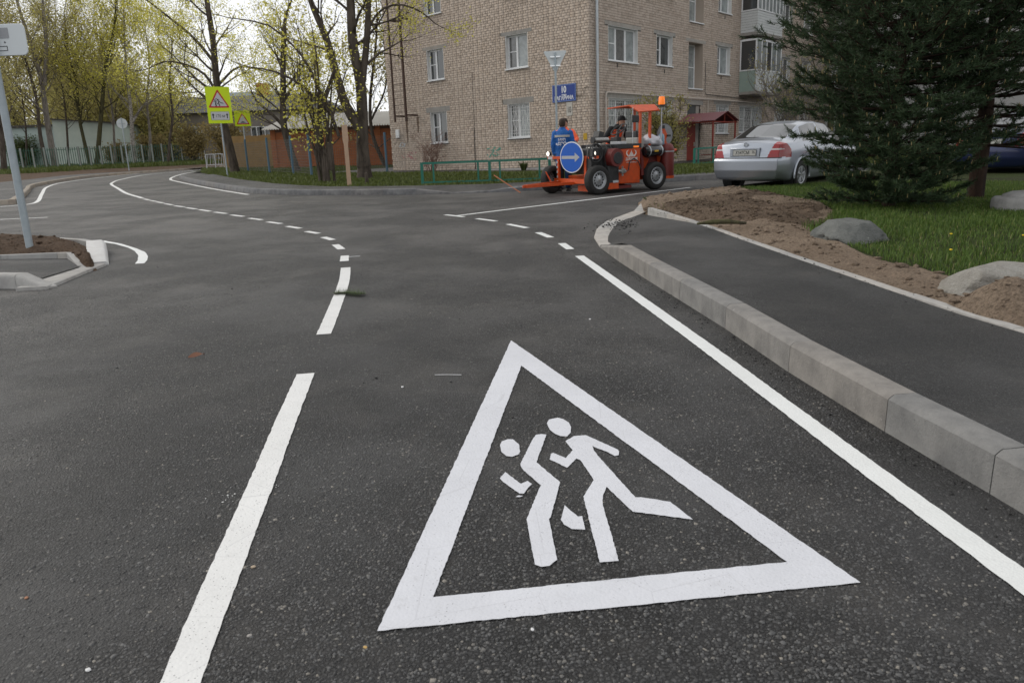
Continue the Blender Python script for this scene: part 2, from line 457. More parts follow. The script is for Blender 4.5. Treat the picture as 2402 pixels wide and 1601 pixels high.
def up(p, h): return Vector((p[0], p[1], p[2] + h))
def strip(name, pix, w=0.10, m=M_LINE, h=0.004, jit=0.0022, step=0.03, world=None, smooth=True, label=None, w1=None):
    pts = world or [G(*p) for p in pix]
    pts = crom(pts, step) if (smooth and len(pts) > 2) else [pts[0].lerp(pts[-1], k / max(2, int((pts[-1] - pts[0]).length / step))) for k in range(max(2, int((pts[-1] - pts[0]).length / step)) + 1)]
    n = len(pts); vs = []
    for i, p in enumerate(pts):
        d = (pts[min(i + 1, n - 1)] - pts[max(i - 1, 0)]).normalized(); s = Vector((d.y, -d.x, 0))
        ww = (w if w1 is None else w + (w1 - w) * i / (n - 1)) / 2
        for q in (-1, 1):
            p2 = p + s * (q * (ww + rnd.uniform(-jit, jit)))
            vs.append((p2.x, p2.y, SLOPE * p2.y + h))
    me = bpy.data.meshes.new(name)
    me.from_pydata(vs, [], [(2 * i, 2 * i + 1, 2 * i + 3, 2 * i + 2) for i in range(n - 1)]); me.update()
    o = link(name, me, m, road)
    if label: o['label'] = label
    return o
def ragged(pts, step=0.02, jit=0.0018):
    out = []
    for i, a in enumerate(pts):
        b = pts[(i + 1) % len(pts)]; n = max(1, int((b - a).length / step))
        for k in range(n):
            p = a.lerp(b, k / n)
            if k: p = p + Vector((rnd.uniform(-jit, jit), rnd.uniform(-jit, jit), 0))
            out.append(Vector((p.x, p.y, SLOPE * p.y + 0.004)))
    return out
def zz(o, s, pts):
    return [(o[0] + x / s, o[1] + y / s) for x, y in pts]
# --- children warning triangle and its two running figures
tri_o = [G(*p) for p in zz((860, 780), 1.9773, [(670, 38), (50, 1387), (2290, 1162)])]
tri_i = [G(*p) for p in zz((860, 780), 1.9773, [(718, 155), (308, 1230), (1950, 1066)])]
warn = poly_sheet('warning_triangle_marking', ragged(tri_o), M_THERMO, road, [ragged(tri_i)])
warn['label'] = 'big white warning triangle painted on the asphalt around two running children'
Z7 = (1100, 900)
FIG = {
 'head_marking': [[(248, 500), (262, 465), (310, 447), (350, 448), (398, 485), (410, 545), (395, 570), (345, 588), (300, 582), (262, 552)],
                  [(623, 320), (640, 290), (710, 275), (750, 285), (800, 315), (815, 345), (813, 395), (785, 425), (730, 422), (690, 405), (645, 370)]],
 'body_marking': [[(620, 410), (580, 406), (535, 412), (515, 440), (413, 640), (415, 665), (440, 700), (578, 817), (565, 835), (461, 1090), (527, 1450),
                   (580, 1468), (645, 1460), (705, 1412), (640, 1085), (655, 1070), (728, 790), (540, 632)],
                  [(772, 463), (840, 422), (935, 415), (1190, 530), (1200, 545), (1197, 575), (1165, 582), (1110, 550), (1030, 522), (985, 500), (1000, 540), (1040, 590),
                   (1330, 912), (1380, 912), (1610, 948), (1790, 1090), (1310, 1027), (1100, 828), (1070, 900), (1070, 970), (1198, 1420), (1045, 1433), (915, 905),
                   (998, 775), (950, 700), (890, 615), (860, 602), (785, 675), (645, 610), (655, 565), (672, 556), (775, 598), (830, 535)]],
 'arm_marking': [[(290, 710), (247, 760), (275, 790), (405, 882), (440, 882), (462, 850), (505, 805), (470, 780), (415, 803)]],
 'foot_marking': [[(765, 975), (733, 1090), (760, 1130), (820, 1165), (930, 1172), (905, 1062), (870, 1066)]],
 'paint_drip': [[(372, 908), (400, 896), (432, 902), (405, 911)]],
}
for nm, ls in FIG.items():
    for pl in ls:
        poly_sheet(nm, ragged([G(*p) for p in zz(Z7, 3.408, pl)], 0.015, 0.0014), M_THERMO, warn)
# --- lines
strip('edge_line', [(1359, 600.5), (1605, 776.7), (1824.5, 940), (2064, 1118.6), (2217, 1230.8), (2402, 1366), (2700, 1590)], m=M_LINE_NEW, jit=0.0022, label='solid white edge line along the near kerb')
strip('lane_line', [(717.3, 877), (672, 985), (626.5, 1100), (561, 1260), (495.5, 1419.5), (423.6, 1601), (372, 1730)], 0.105, label='long white lane line beside the painted triangle')
strip('lane_line', [(810.8, 628), (809, 650), (803, 674), (791, 707), (776, 745), (759.5, 784.5)], 0.105)
for a, b in (((809, 600), (807.5, 613)), ((786.5, 574), (801.5, 585)), ((758, 556.5), (781, 563)), ((719, 543), (747, 548)), ((673.5, 531), (704.5, 536)), ((628, 520.7), (660, 525)), ((584, 512), (614.5, 516))):
    strip('lane_dash', [a, b], jit=0.003)
for a, b in (((337, 466.8), (350.8, 469.4)), ((353, 470.6), (365.8, 472.6)), ((367, 473.5), (383.5, 476.5)), ((386.5, 478), (405, 481)), ((409.5, 482.8), (431.5, 485.6)),
             ((436.7, 487.2), (460.4, 490.6)), ((467.2, 491.8), (493.6, 495.8)), ((503.3, 497.8), (531.8, 501.3)), ((541.9, 504.3), (571.5, 508))):
    strip('lane_dash', [a, b], jit=0.002)
for a, b in (((1044.6, 504), (1088.7, 509)), ((1118.5, 513), (1163.5, 519)), ((1191.5, 526), (1236.5, 535)), ((1262, 545.5), (1292, 557.3)), ((1317.5, 571), (1338, 585))):
    strip('junction_dash', [a, b], jit=0.003, m=M_LINE_NEW)
strip('edge_line', [(1074, 506), (1250, 484.5), (1450, 460.3), (1620, 440)], m=M_LINE_NEW)
strip('edge_line', [(-80, 491), (0, 485.2), (43.5, 481.4), (73.4, 478), (89.7, 471), (99, 453.4), (111.5, 438.5), (152, 427.6), (245, 415.4), (353.5, 404.5), (484, 394.6)], 0.12, step=0.4)
strip('lane_line', [(484, 397.7), (353.5, 408.6), (285.6, 420.8), (263, 429), (263, 434), (276, 441.6), (296.4, 453.4), (334.5, 464.9)], 0.12, step=0.3)
strip('lane_line', [(-80, 520), (0, 515.2), (111.5, 510)])
strip('edge_line', [(484, 399), (435, 407), (408, 414.5), (400, 420.5), (412, 425), (489.5, 441.2), (582, 456.7)], 0.12, step=0.3)
hook = zz((0, 540), 5.602, [(1240, 145), (1380, 140), (1600, 180), (1790, 240), (1910, 290), (1945, 345), (1935, 395), (1895, 438), (1775, 443), (1812, 395), (1815, 330), (1770, 275), (1680, 230), (1500, 180), (1340, 160)])
poly_sheet('hooked_line', ragged([G(*p) for p in hook], 0.06, 0.003), M_LINE_NEW, road)['label'] = 'white hooked line curling round the traffic island'

# --- kerbs -------------------------------------------------------------------------------
def stone(parent, a, b, ha, hb, w, m, lean=0.012, name='kerb_stone', rounded=0.022):
    d = (b - a); L = d.length; d.normalize(); s = Vector((d.y, -d.x, 0)).normalized()
    g = 0.0025; vs = []
    base = a.lerp(b, 0.5)
    for p, h, e in ((a + d * g, ha, 0), (b - d * g, hb, 1)):
        r = min(rounded, h * 0.5)
        for x, z in ((0, -0.06), (lean * 0.3, h - r * 1.6), (lean + r * 0.25, h - r * 0.45), (lean + r, h), (w, h), (w, -0.06)):
            q = p + s * x - base
            vs.append((q.x, q.y, q.z + z))
    n = 6; fs = [tuple(range(n - 1, -1, -1)), tuple(range(n, 2 * n))] + [(i, (i + 1) % n, n + (i + 1) % n, n + i) for i in range(n)]
    me = bpy.data.meshes.new(name); me.from_pydata(vs, [], fs); me.update()
    bm_ = bmesh.new(); bm_.from_mesh(me); bmesh.ops.recalc_face_normals(bm_, faces=bm_.faces); bm_.to_mesh(me); bm_.free()
    me.shade_smooth()
    try: me.set_sharp_from_angle(angle=0.6)
    except Exception: pass
    o = link(name, me, m, parent); o.location = base
    return o
def kerb(pts, h, w, m, label, length=1.0, hf=None, name='kerb', lean=0.012, rounded=0.022, stone_name='kerb_stone'):
    """pts: world points, the body of the kerb lies to the right of the walking direction; hf(y-arc s) may lower stones"""
    k = empty(name, label=label, kind='structure')
    P = crom(pts, 0.1) if len(pts) > 2 else [pts[0].lerp(pts[1], i / 40) for i in range(41)]
    arc = [0.0]
    for i in range(1, len(P)): arc.append(arc[-1] + (P[i] - P[i - 1]).length)
    def at(s):
        s = min(max(s, 0), arc[-1]); i = min(int(np.searchsorted(arc, s)), len(P) - 1); i = max(i, 1)
        t = (s - arc[i - 1]) / max(1e-6, arc[i] - arc[i - 1]); return P[i - 1].lerp(P[i], t)
    n = max(1, round(arc[-1] / length)); st = arc[-1] / n
    for i in range(n):
        a, b = at(i * st), at((i + 1) * st)
        j = rnd.uniform(-0.004, 0.004); a = a + Vector((j, 0, j)); b = b + Vector((j, 0, j * 0.6))
        ha, hb = (h, h) if hf is None else (hf(i * st, arc[-1]), hf((i + 1) * st, arc[-1]))
        stone(k, a, b, ha, hb, w, m, lean, stone_name, rounded)
    return k, P
KH = 0.168
near_px = [(1450.7, 613), (1521, 658.5), (1593.5, 703.5), (1700, 770), (1848, 871.7), (2074, 1011.7), (2320, 1157)]
near_pts = [G(*p) for p in near_px]
dd = (near_pts[-1] - near_pts[-3]).normalized()
near_pts += [near_pts[-1] + dd * k for k in (1.0, 2.0, 3.0, 4.0, 5.0)]
k_near = empty('kerb', label='near concrete kerb of the right-hand pavement', kind='structure')
for a_, b_ in zip(near_pts[:-1], near_pts[1:]): stone(k_near, b_, a_, KH, KH, 0.135, M_KERB, 0.020, rounded=0.013)
P_near = crom(near_pts[::-1], 0.1)
k_end = empty('kerb', label='low sloping kerb where the right-hand pavement meets the junction', kind='structure')
stone(k_end, G(1450.7, 613), G(1407, 581), KH, 0.03, 0.135, M_KERB, 0.02, rounded=0.013)
low_out = [G(*p) for p in [(1407, 580), (1394, 561), (1396, 544), (1416.5, 525), (1455, 510), (1482, 501), (1497, 486), (1506, 475.5)]]
P_low = crom(low_out, 0.1)
for i in range(0, len(P_low) - 8, 8):
    j = min(i + 8, len(P_low) - 1)
    stone(k_end, P_low[i], P_low[j], 0.03, 0.03, 0.27 if i < 40 else 0.2, M_KERB_W, 0.004, rounded=0.01)
side_out = [G(*p) for p in [(1506, 475.5), (1550, 469.5), (1648, 456.5), (1746, 444)]]
dd = (side_out[-1] - side_out[-2]).normalized(); side_out += [side_out[-1] + dd * 6, side_out[-1] + dd * 14]
k_side, P_side = kerb(side_out, 0.10, 0.13, M_KERB_W, 'pale kerb between the bare soil and the side street')
# border strip behind the right-hand pavement
bord_px = [(1519, 488.5), (1635.7, 524.2), (1748, 565), (1911, 621), (2064, 672), (2217, 725.7), (2402, 782)]
bord = [G(x, y, 0.14) - Vector((0, 0, 0.14)) for x, y in bord_px]
dd = (bord[-1] - bord[-2]).normalized(); bord += [bord[-1] + dd * k for k in (1.5, 4, 8)]
k_bord, P_bord = kerb(bord[::-1], 0.150, 0.075, M_KERB_W, 'narrow concrete edging between pavement and soil', lean=0.0, rounded=0.008, name='kerb', stone_name='edging_stone')
# right-hand pavement surface, sloping down to the low kerb
def rez(P, n):
    arc = np.concatenate([[0], np.cumsum([(P[i + 1] - P[i]).length for i in range(len(P) - 1)])]); s = np.linspace(0, arc[-1], n)
    A = np.array([tuple(p) for p in P]); return np.stack([np.interp(s, arc, A[:, k]) for k in range(3)], 1)
Ln = [G(1480, 500), G(1448, 517), G(1427, 535), G(1418, 554), G(1414, 570)] + [Vector(p) + Vector((0.115, 0, 0)) for p in list(reversed(P_near))[2::6]]
Rn = list(reversed(P_bord))
A, B = rez(Ln, 60), rez(Rn, 60)
t_ = np.linspace(0, 1, 9)[None, :, None]
V = A[:, None, :] * (1 - t_) + B[:, None, :] * t_
ss_ = lambda q: np.clip(q, 0, 1) ** 2 * (3 - 2 * np.clip(q, 0, 1))
k_ = np.broadcast_to(np.clip(t_[..., 0] * 1.6, 0, 1), V.shape[:2]); sm = ss_((9.15 - V[..., 1]) / 1.15) * (1 - k_) + ss_((12.9 - V[..., 1]) / 3.6) * k_
V[..., 2] = SLOPE * V[..., 1] + 0.022 + (0.118 + 0.02 * (1 - t_[..., 0])) * sm + 0.004 * (vnoise(V[..., 0], V[..., 1], 1.3) - 0.5)
ix = np.arange(60 * 9).reshape(60, 9)
f_ = np.stack([ix[:-1, :-1].ravel(), ix[1:, :-1].ravel(), ix[1:, 1:].ravel(), ix[:-1, 1:].ravel()], 1)
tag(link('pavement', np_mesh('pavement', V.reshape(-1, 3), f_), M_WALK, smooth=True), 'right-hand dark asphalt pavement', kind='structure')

# far kerb of the junction with its dropped crossing
far_px = [(421, 419.5), (440, 426), (462, 431.7), (544, 446.6), (598.5, 454), (738, 458), (950, 456.7), (1018, 455.8), (1046, 454.6), (1143, 452), (1200, 449.5), (1300, 444), (1450, 435), (1600, 425), (1690, 419.5)]
far_pts = [G(*p) for p in far_px]
dd = (far_pts[-1] - far_pts[-4]).normalized(); far_pts += [far_pts[-1] + dd * 8, far_pts[-1] + dd * 18]
fd = [0.0]
for i in range(1, len(far_pts)): fd.append(fd[-1] + (far_pts[i] - far_pts[i - 1]).length)
sA, sB, sC, sD = fd[7], fd[8], fd[9], fd[9] + 0.5
def far_h(s, L):
    if s < sA: return 0.155
    if s < sB: return 0.155 + (0.03 - 0.155) * (s - sA) / (sB - sA)
    if s < sC: return 0.03
    if s < sD: return 0.03 + 0.125 * (s - sC) / (sD - sC)
    return 0.155
M_KERB_D = m_concrete('kerb_concrete_stained', (0.215, 0.215, 0.215), (0.10, 0.10, 0.105))
k_far, P_far = kerb([Vector(p) for p in far_pts][::-1], 0.155, 0.16, M_KERB_D, 'tar-stained far kerb of the junction', hf=lambda s, L: far_h(L - s, L), length=1.0)
# far verge: pavement, earth strip and grass
fp = [Vector(p) for p in P_far][::-1]
def off_line(P, o):
    out = []
    for i, p in enumerate(P):
        d = (P[min(i + 1, len(P) - 1)] - P[max(i - 1, 0)]).normalized(); out.append(p + Vector((-d.y, d.x, 0)) * o)
    return out
inner = [p for p in off_line(fp, 0.12)][::4]
road_side = [G(*p) for p in [(438, 408), (486, 399.5), (528, 395.5)]]
verge_back = [Vector((-30, 88, 0)), Vector((40, 88, 0))]
def atz(P, h): return [Vector((p.x, p.y, SLOPE * p.y + h)) for p in P]
LAWN_LATER = True
walk_back = [G(*p, 0.13) for p in [(470, 403), (526, 414), (562, 421), (640, 430.5), (700, 435), (773, 438), (880, 437.5), (985, 436), (1130, 433), (1300, 425), (1420, 418), (1540, 411), (1700, 404)]]
Pf = [p for p in off_line(fp, 0.06)]
i0 = min(range(len(Pf)), key=lambda i: (Pf[i] - G(1700, 418)).length)
verge_poly = [G(*p) for p in [(438, 408), (470, 404)]] + walk_back[1:] + [p for p in off_line(fp, 0.12)][i0::4] + [Vector((34, 60, 0))] + verge_back[::-1] + road_side[::-1]
A = rez(Pf[:i0 + 1], 150); B = rez([G(438, 408)] + walk_back, 150)
sarc = np.linspace(0, 1, 150) * sum((Pf[i + 1] - Pf[i]).length for i in range(i0))
# pair every front station with the nearest free back station so that strips run square to the kerb
jb = np.maximum.accumulate([int(np.argmin(np.hypot(B[:, 0] - a_[0], B[:, 1] - a_[1]))) for a_ in A])
B = B[jb]
t_ = np.linspace(0, 1, 9)[None, :, None]
V = A[:, None, :] * (1 - t_) + B[:, None, :] * t_
drop = np.array([0.150 - min(far_h(s + q, 0) for q in (-.5, -.35, -.2, 0, .2, .35, .5)) for s in sarc])
V[..., 2] = SLOPE * V[..., 1] + 0.140 - np.clip(drop, 0, 1)[:, None] * np.clip(1 - t_[..., 0] * 1.3, 0, 1)
ix = np.arange(150 * 9).reshape(150, 9)
f_ = np.stack([ix[:-1, :-1].ravel(), ix[1:, :-1].ravel(), ix[1:, 1:].ravel(), ix[:-1, 1:].ravel()], 1)
tag(link('pavement', np_mesh('pavement', V.reshape(-1, 3), f_), M_WALK), 'far asphalt pavement in front of the brick house', kind='structure')

# left side of the far street
left_px = [(0, 481), (41, 474), (57, 464), (70.7, 450.7), (84, 438.5), (152, 425), (226, 415), (353, 405), (484, 396), (535, 391.5)]
left_pts = [G(*p) for p in left_px]
left_pts = [left_pts[0] + Vector((-14, -1.0, 0)), left_pts[0] + Vector((-6, -0.3, 0))] + left_pts
left_pts = atz(left_pts, 0)
k_left, P_left = kerb(left_pts[::-1], 0.14, 0.16, M_KERB_B, 'sandy kerb along the far bend of the street', length=0.8)
lp = [Vector(p) for p in P_left][::-1]
l_in = off_line(lp, 0.06)[::2]
l_back = [G(*p, 0.12) for p in [(0, 427.6), (68, 421), (152, 411.5), (226, 406.5), (353, 400), (484, 392.5)]]
poly_sheet('pavement', atz(l_in + l_back[::-1] + [l_back[0] + Vector((-14, -3, 0))], 0.125), M_WALK); tag(bpy.data.objects['pavement.002'], 'asphalt pavement on the outer side of the bend', kind='structure')
poly_sheet('verge', atz(l_in + [Vector((-24, 90, 0)), Vector((-69, 90, 0)), Vector((-69, 22, 0))], 0.09), M_EARTH); tag(bpy.data.objects['verge'], 'bare brown earth below the green fence', kind='structure')

# traffic island at the left edge
ih = 0.13
isl = lambda pts: zz((0, 540), 5.602, pts)
near_top = isl([(0, 770), (300, 772), (545, 778)])
ni = [G(*p) for p in near_top]; ni = [ni[0] + (ni[0] - ni[1]).normalized() * 3] + ni
k_isl = empty('kerb', label='pale kerb framing the traffic island', kind='structure')
full = ni[0]; rs = G(39, 677.6)
for i in range(3): stone(k_isl, full.lerp(rs, (i + 1) / 3), full.lerp(rs, i / 3), 0.15, 0.15, 0.15, M_KERB_W)
stone(k_isl, G(106, 679.5), rs, 0.02, 0.15, 0.15, M_KERB_W)
low = [G(*p) for p in isl([(620, 780), (850, 690), (1150, 560), (1395, 470)])]
for a, b in zip(low[:-1], low[1:]): stone(k_isl, b, a, 0.035, 0.035, 0.30, M_KERB_W, 0.004, rounded=0.012)
stone(k_isl, G(253, 590), G(257, 620.5), 0.17, 0.045, 0.24, mat('whitewashed_stone', (0.62, 0.62, 0.61), 0.85, noise=(9, 0.6, 5, (0.48, 0.46, 0.44))), 0.02, rounded=0.04)
back = [G(*p, 0.12) - Vector((0, 0, 0.12)) for p in isl([(1330, 175), (1180, 122), (1060, 118), (450, 78), (0, 62)])]
back = [G(251, 590)] + back; back += [back[-1] + (back[-1] - back[-2]).normalized() * 3]
bp_ = crom(back, 0.1)
for i in range(0, len(bp_) - 10, 10):
    stone(k_isl, bp_[min(i + 10, len(bp_) - 1)], bp_[i], 0.13, 0.13, 0.14, M_KERB_W)
bs = [G(*p, 0.14) for p in isl([(-900, 340), (0, 322), (745, 291), (868, 287), (1052, 395)])]
for a, b, ha, hb in ((bs[0], bs[1], .115, .115), (bs[1], bs[2], .115, .115), (bs[2], bs[3], .115, .115), (bs[3], bs[4], .115, .0)):
    stone(k_isl, Vector((b.x, b.y, SLOPE * b.y + 0.02)), Vector((a.x, a.y, SLOPE * a.y + 0.02)), hb, ha, 0.07, M_KERB_W, 0.0, 'edging_stone', 0.006)
def pxs(pts, h): return [up(G(x, y, h), 0) for x, y in pts]
poly_sheet('pavement', [G(*p, h) for p, h in ((isl([(-900, 600)])[0], .13), (isl([(0, 600)])[0], .13), (isl([(210, 590)])[0], .13), (isl([(470, 650)])[0], .05), (isl([(1215, 425)])[0], .045), (isl([(1060, 400)])[0], .05), (isl([(870, 370)])[0], .06), (isl([(0, 345)])[0], .08), (isl([(-900, 345)])[0], .08))], M_WALK)
tag(bpy.data.objects['pavement.003'], 'small asphalt pavement on the traffic island', kind='structure')

def mound(name, poly, hfun, m, res=0.08, sink=0.05, label=None, base=None):
    xs = [p[0] for p in poly]; ys = [p[1] for p in poly]
    gx = np.arange(min(xs) - 0.3, max(xs) + 0.3, res); gy = np.arange(min(ys) - 0.3, max(ys) + 0.3, res)
    X, Y = np.meshgrid(gx, gy); ins = pip(poly, X, Y); d = pdist(poly, X, Y); sd = np.where(ins, d, -d)
    Z = SLOPE * Y + hfun(X, Y, sd) if base is None else base(X, Y, sd)
    ny, nx = X.shape; i = np.arange(nx * ny).reshape(ny, nx); keep = (sd > -0.28)
    kf = keep[:-1, :-1] & keep[:-1, 1:] & keep[1:, 1:] & keep[1:, :-1]
    f = np.stack([i[:-1, :-1][kf], i[:-1, 1:][kf], i[1:, 1:][kf], i[1:, :-1][kf]], 1)
    v = np.stack([X.ravel(), Y.ravel(), Z.ravel()], 1)
    used = np.unique(f); mp = -np.ones(len(v), int); mp[used] = np.arange(len(used))
    o = link(name, np_mesh(name, v[used], mp[f]), m, smooth=True)
    return tag(o, label, kind='structure')
def lumpy(X, Y): return 0.06 * vnoise(X, Y, 1.1) + 0.045 * vnoise(X + 7, Y, 3.3) + 0.045 * vnoise(X, Y + 3, 7.0) + 0.035 * vnoise(X + 5, Y, 15.0)
isl_soil = [tuple(G(x, y, 0.13)) for x, y in isl([(-900, 80), (0, 80), (450, 95), (1060, 140), (1200, 200), (1222, 385), (1080, 372), (868, 295), (0, 325), (-900, 340)])]
mound('soil', isl_soil, lambda X, Y, sd: np.where(sd < 0.02, 0.03 + sd * 1.2, 0.085 + np.clip(sd, 0, 0.4) * 0.14 + lumpy(X, Y) * np.clip(sd * 4, 0, 0.9)), M_EARTH, 0.04, label='brown soil heaped on the traffic island')

# far verge lawn; it lies a little lower along the foot of the brick house
def bld_local(X, Y):
    dx, dy = X - BC[0], Y - BC[1]
    return dx * BW[0] + dy * BW[1], dx * BU[0] + dy * BU[1]
def verge_z(X, Y):
    lx, ly = bld_local(X, Y)
    d = np.hypot(np.maximum(np.maximum(-lx, lx - 34), 0), np.maximum(np.maximum(-ly, ly - 12.2), 0))
    lev = np.clip(1 - d / 5.0, 0, 1); lev = lev * lev * (3 - 2 * lev)
    z = SLOPE * Y + 0.085
    return z * (1 - lev) + np.minimum(z, 0.76) * lev
mound('lawn', [tuple(p) for p in verge_poly], None, M_LAWN, 0.4, base=lambda X, Y, sd: verge_z(X, Y) + 0.03 * (vnoise(X, Y, 0.7) - 0.5), label='rough ground with grass between the junction and the brick house')
# lawn with bare soil on the right
lawn_edge = [Vector(p) for p in P_bord[::6]]
far_edge = [Vector(p) for p in P_side[::6]]
lawn_poly = [G(1521, 487)] + far_edge + [Vector((34, 40, 0)), Vector((34, -8, 0))] + [Vector(p) for p in P_bord[::6]]
poly_sheet('lawn', atz(lawn_poly, 0.105), M_LAWN); tag(bpy.data.objects['lawn.001'], 'lawn under the pines on the right', kind='structure')
soil_px = [(1512, 483), (1516, 473), (1548, 465), (1650, 451.5), (1735, 441.5), (1794, 451), (1858, 459), (1930, 470), (1965, 490), (1950, 510), (1905, 528), (1935, 545), (1986, 566), (2035, 591), (2102, 611), (2195, 626), (2240, 642), (2402, 706), (2560, 760)]
kS = min(range(len(P_side)), key=lambda i: (P_side[i] - G(1740, 444.8)).length)
soil_poly = [tuple(G(1516, 485, 0.1))] + [tuple(p) for p in off_line(P_side[:kS], -0.03)[::3]] + [tuple(G(x, y, 0.13)) for x, y in soil_px[5:]] + [tuple(p) for p in bord[-2:-9:-1]]
def soil_h(X, Y, sd):
    m_ = 0.105 + np.clip(sd * 0.35, -0.03, 0.03) + lumpy(X, Y) * np.clip(0.35 + sd * 1.2, 0.2, 1.0) * 0.75
    b2 = np.array(G(2330, 735, 0.15))[:2]
    k = np.clip(sd / 0.22, 0, 1); k = k * k * (3 - 2 * k)
    heap = 0.17 * np.exp(-(((X - b2[0]) / 0.50) ** 2 + ((Y - b2[1]) / 0.30) ** 2)) * (0.7 + 0.6 * vnoise(X, Y, 6.0))
    return np.where(sd < 0, 0.06 + sd * 0.6, m_ - 0.04 + heap * k)
soil_o = mound('soil', soil_poly, soil_h, M_SOIL, 0.04, label='sandy bare soil between pavement and lawn')
dark_poly = [tuple(G(x, y, 0.13)) for x, y in [(1545, 482), (1600, 472), (1680, 461), (1760, 455), (1800, 458), (1790, 470), (1850, 480), (1930, 487), (1925, 505), (1880, 522), (1800, 532), (1740, 524), (1660, 512), (1600, 500)]]
mound('soil', dark_poly, lambda X, Y, sd: soil_h(X, Y, np.full_like(X, 0.6)) + np.clip((sd + 0.55 * (vnoise(X, Y, 2.2) - 0.62)) * 0.3, -0.06, 0.03) - 0.012 + 0.03 * vnoise(X, Y, 9.0), m_soil('turned_earth', (0.225, 0.165, 0.12), (0.13, 0.095, 0.068), 0.35), 0.04, label='darker turned-over earth on the sandy soil')
# ================================================================ BRICK APARTMENT HOUSE
BZ = 0.72                                    # ground level at its foot; local x runs along the right facade, y along the left one
def m_brick(name, a, b, c):
    t = NT(name)
    g = t.n('NewGeometry')
    rp = t.ramp(g.outputs['Random Per Island'], [(0.0, a), (0.45, b), (0.8, c), (1.0, tuple(v * 0.78 for v in a))])
    cc = t.mix(t.math('MULTIPLY', t.ramp(t.noise(0.45, 6, 0.65), [(0.38, 0.0), (0.7, 1.0)]), 0.45), rp, tuple(v * 0.80 for v in a))
    cc = t.mix(t.math('MULTIPLY', t.ramp(t.noise(22, 4, 0.7), [(0.5, 0.0), (0.75, 1.0)]), 0.18), cc, (0.20, 0.17, 0.14))
    t.col(cc); t.bump(t.noise(60, 4), 0.4, 0.006)
    t.b.inputs['Roughness'].default_value = 0.9; t.b.inputs['Specular IOR Level'].default_value = 0.2
    return t.m
M_BRICK = m_brick('silicate_brick', (0.385, 0.322, 0.268), (0.425, 0.36, 0.303), (0.36, 0.295, 0.24))
M_MORTAR = mat('raked_mortar', (0.13, 0.115, 0.10), 0.95, noise=(6, 0.5, 4))
M_LINTEL = m_concrete('lintel_concrete', (0.36, 0.34, 0.315), (0.27, 0.255, 0.235), 3)
M_PLINTH = m_concrete('plinth_render', (0.46, 0.46, 0.46), (0.36, 0.36, 0.36), 2)
M_WHITE = mat('white_plastic', (0.74, 0.75, 0.76), 0.35, noise=(4, 0.25, 3, (0.62, 0.62, 0.62)))
M_REVEAL = mat('white_reveal', (0.66, 0.66, 0.65), 0.8, noise=(5, 0.5, 5, (0.50, 0.49, 0.47)))
M_GLASS = mat('window_glass', (0.035, 0.040, 0.042), 0.04, spec=0.9, coat=0.6)
M_GLASS_C = mat('curtained_glass', (0.13, 0.13, 0.125), 0.08, spec=0.9, coat=0.6, noise=(5, 0.8, 3, (0.05, 0.05, 0.05)))
M_GLASS_B = mat('pale_curtain_glass', (0.30, 0.33, 0.33), 0.08, spec=0.9, coat=0.6, noise=(3, 0.8, 3, (0.14, 0.16, 0.165)))
M_GRILLE = mat('white_grille', (0.78, 0.78, 0.77), 0.45)
M_RUST = mat('brown_ladder_paint', (0.045, 0.028, 0.022), 0.7, noise=(15, 0.6, 4, (0.10, 0.04, 0.02)))
M_GALV = mat('galvanised', (0.46, 0.49, 0.51), 0.45, metal=0.35, noise=(9, 0.5, 5, (0.34, 0.37, 0.39)))
M_REDD = mat('red_door_paint', (0.26, 0.035, 0.022), 0.55, noise=(5, 0.4, 5))
M_REDR = mat('maroon_roof_sheet', (0.16, 0.03, 0.035), 0.35, noise=(5, 0.3, 4))
M_GASP = mat('cream_pipe_paint', (0.50, 0.44, 0.39), 0.5)
M_SIDING = mat('white_siding', (0.60, 0.62, 0.62), 0.5, noise=(4, 0.4, 4, (0.45, 0.47, 0.47)))
M_GREENP = mat('pale_green_panel', (0.30, 0.38, 0.34), 0.6, noise=(3, 0.5, 4, (0.22, 0.29, 0.25)))
bld = empty('apartment_house', (BC[0], BC[1], BZ), PI / 2 - YAW, 'beige brick apartment house on the corner with white windows and a wall ladder', 'building')
def zl(z): return z - BZ
L_LEN, R_LEN, TOP = 12.2, 34.0, 14.6
# window table: facade ('L' = plane x=0, 'R' = plane y=0), s0, s1, z0, z1, style
WIN = []
for z0, z1 in ((2.26, 3.66), (5.06, 6.40), (7.88, 9.22)):
    WIN += [('L', 8.10, 9.22, z0, z1), ('L', 3.10, 4.32, z0, z1),
            ('R', 1.27, 3.44, z0, z1 - 0.02), ('R', 4.93, 6.28, z0 + 0.05, z1 - 0.02), ('R', 10.57, 11.93, z0, z1 - 0.02),
            ('R', 17.6, 19.5, z0, z1), ('R', 21.2, 22.6, z0, z1), ('R', 25.5, 27.4, z0, z1)]
for z0, z1 in ((4.27, 6.30), (7.17, 9.2)):
    WIN += [('R', 7.72, 9.12, z0, z1)]
WIN += [('R', 13.15, 15.9, 2.3, 3.66)]
DOOR = ('R', 7.70, 8.95, BZ, 3.55)
BALC = [('R', 13.25, 15.75, 4.45, 6.45), ('R', 13.25, 15.75, 7.25, 9.25)]
OPEN = {'L': [w[1:] for w in WIN if w[0] == 'L'], 'R': [w[1:] for w in WIN if w[0] == 'R'] + [DOOR[1:]] + [b[1:] for b in BALC]}
LINT = {'L': [], 'R': []}
for w in WIN: LINT[w[0]].append((w[1] - 0.24, w[2] + 0.24, w[4], w[4] + (0.22 if w[4] < 4 else 0.14)))
LINT['R'].append((7.46, 9.2, 3.55, 3.77))
def FL(s, o, z): return (-o, s, z - BZ)          # left facade: o outwards
def FR(s, o, z): return (s, -o, z - BZ)
FAC = {'L': FL, 'R': FR}
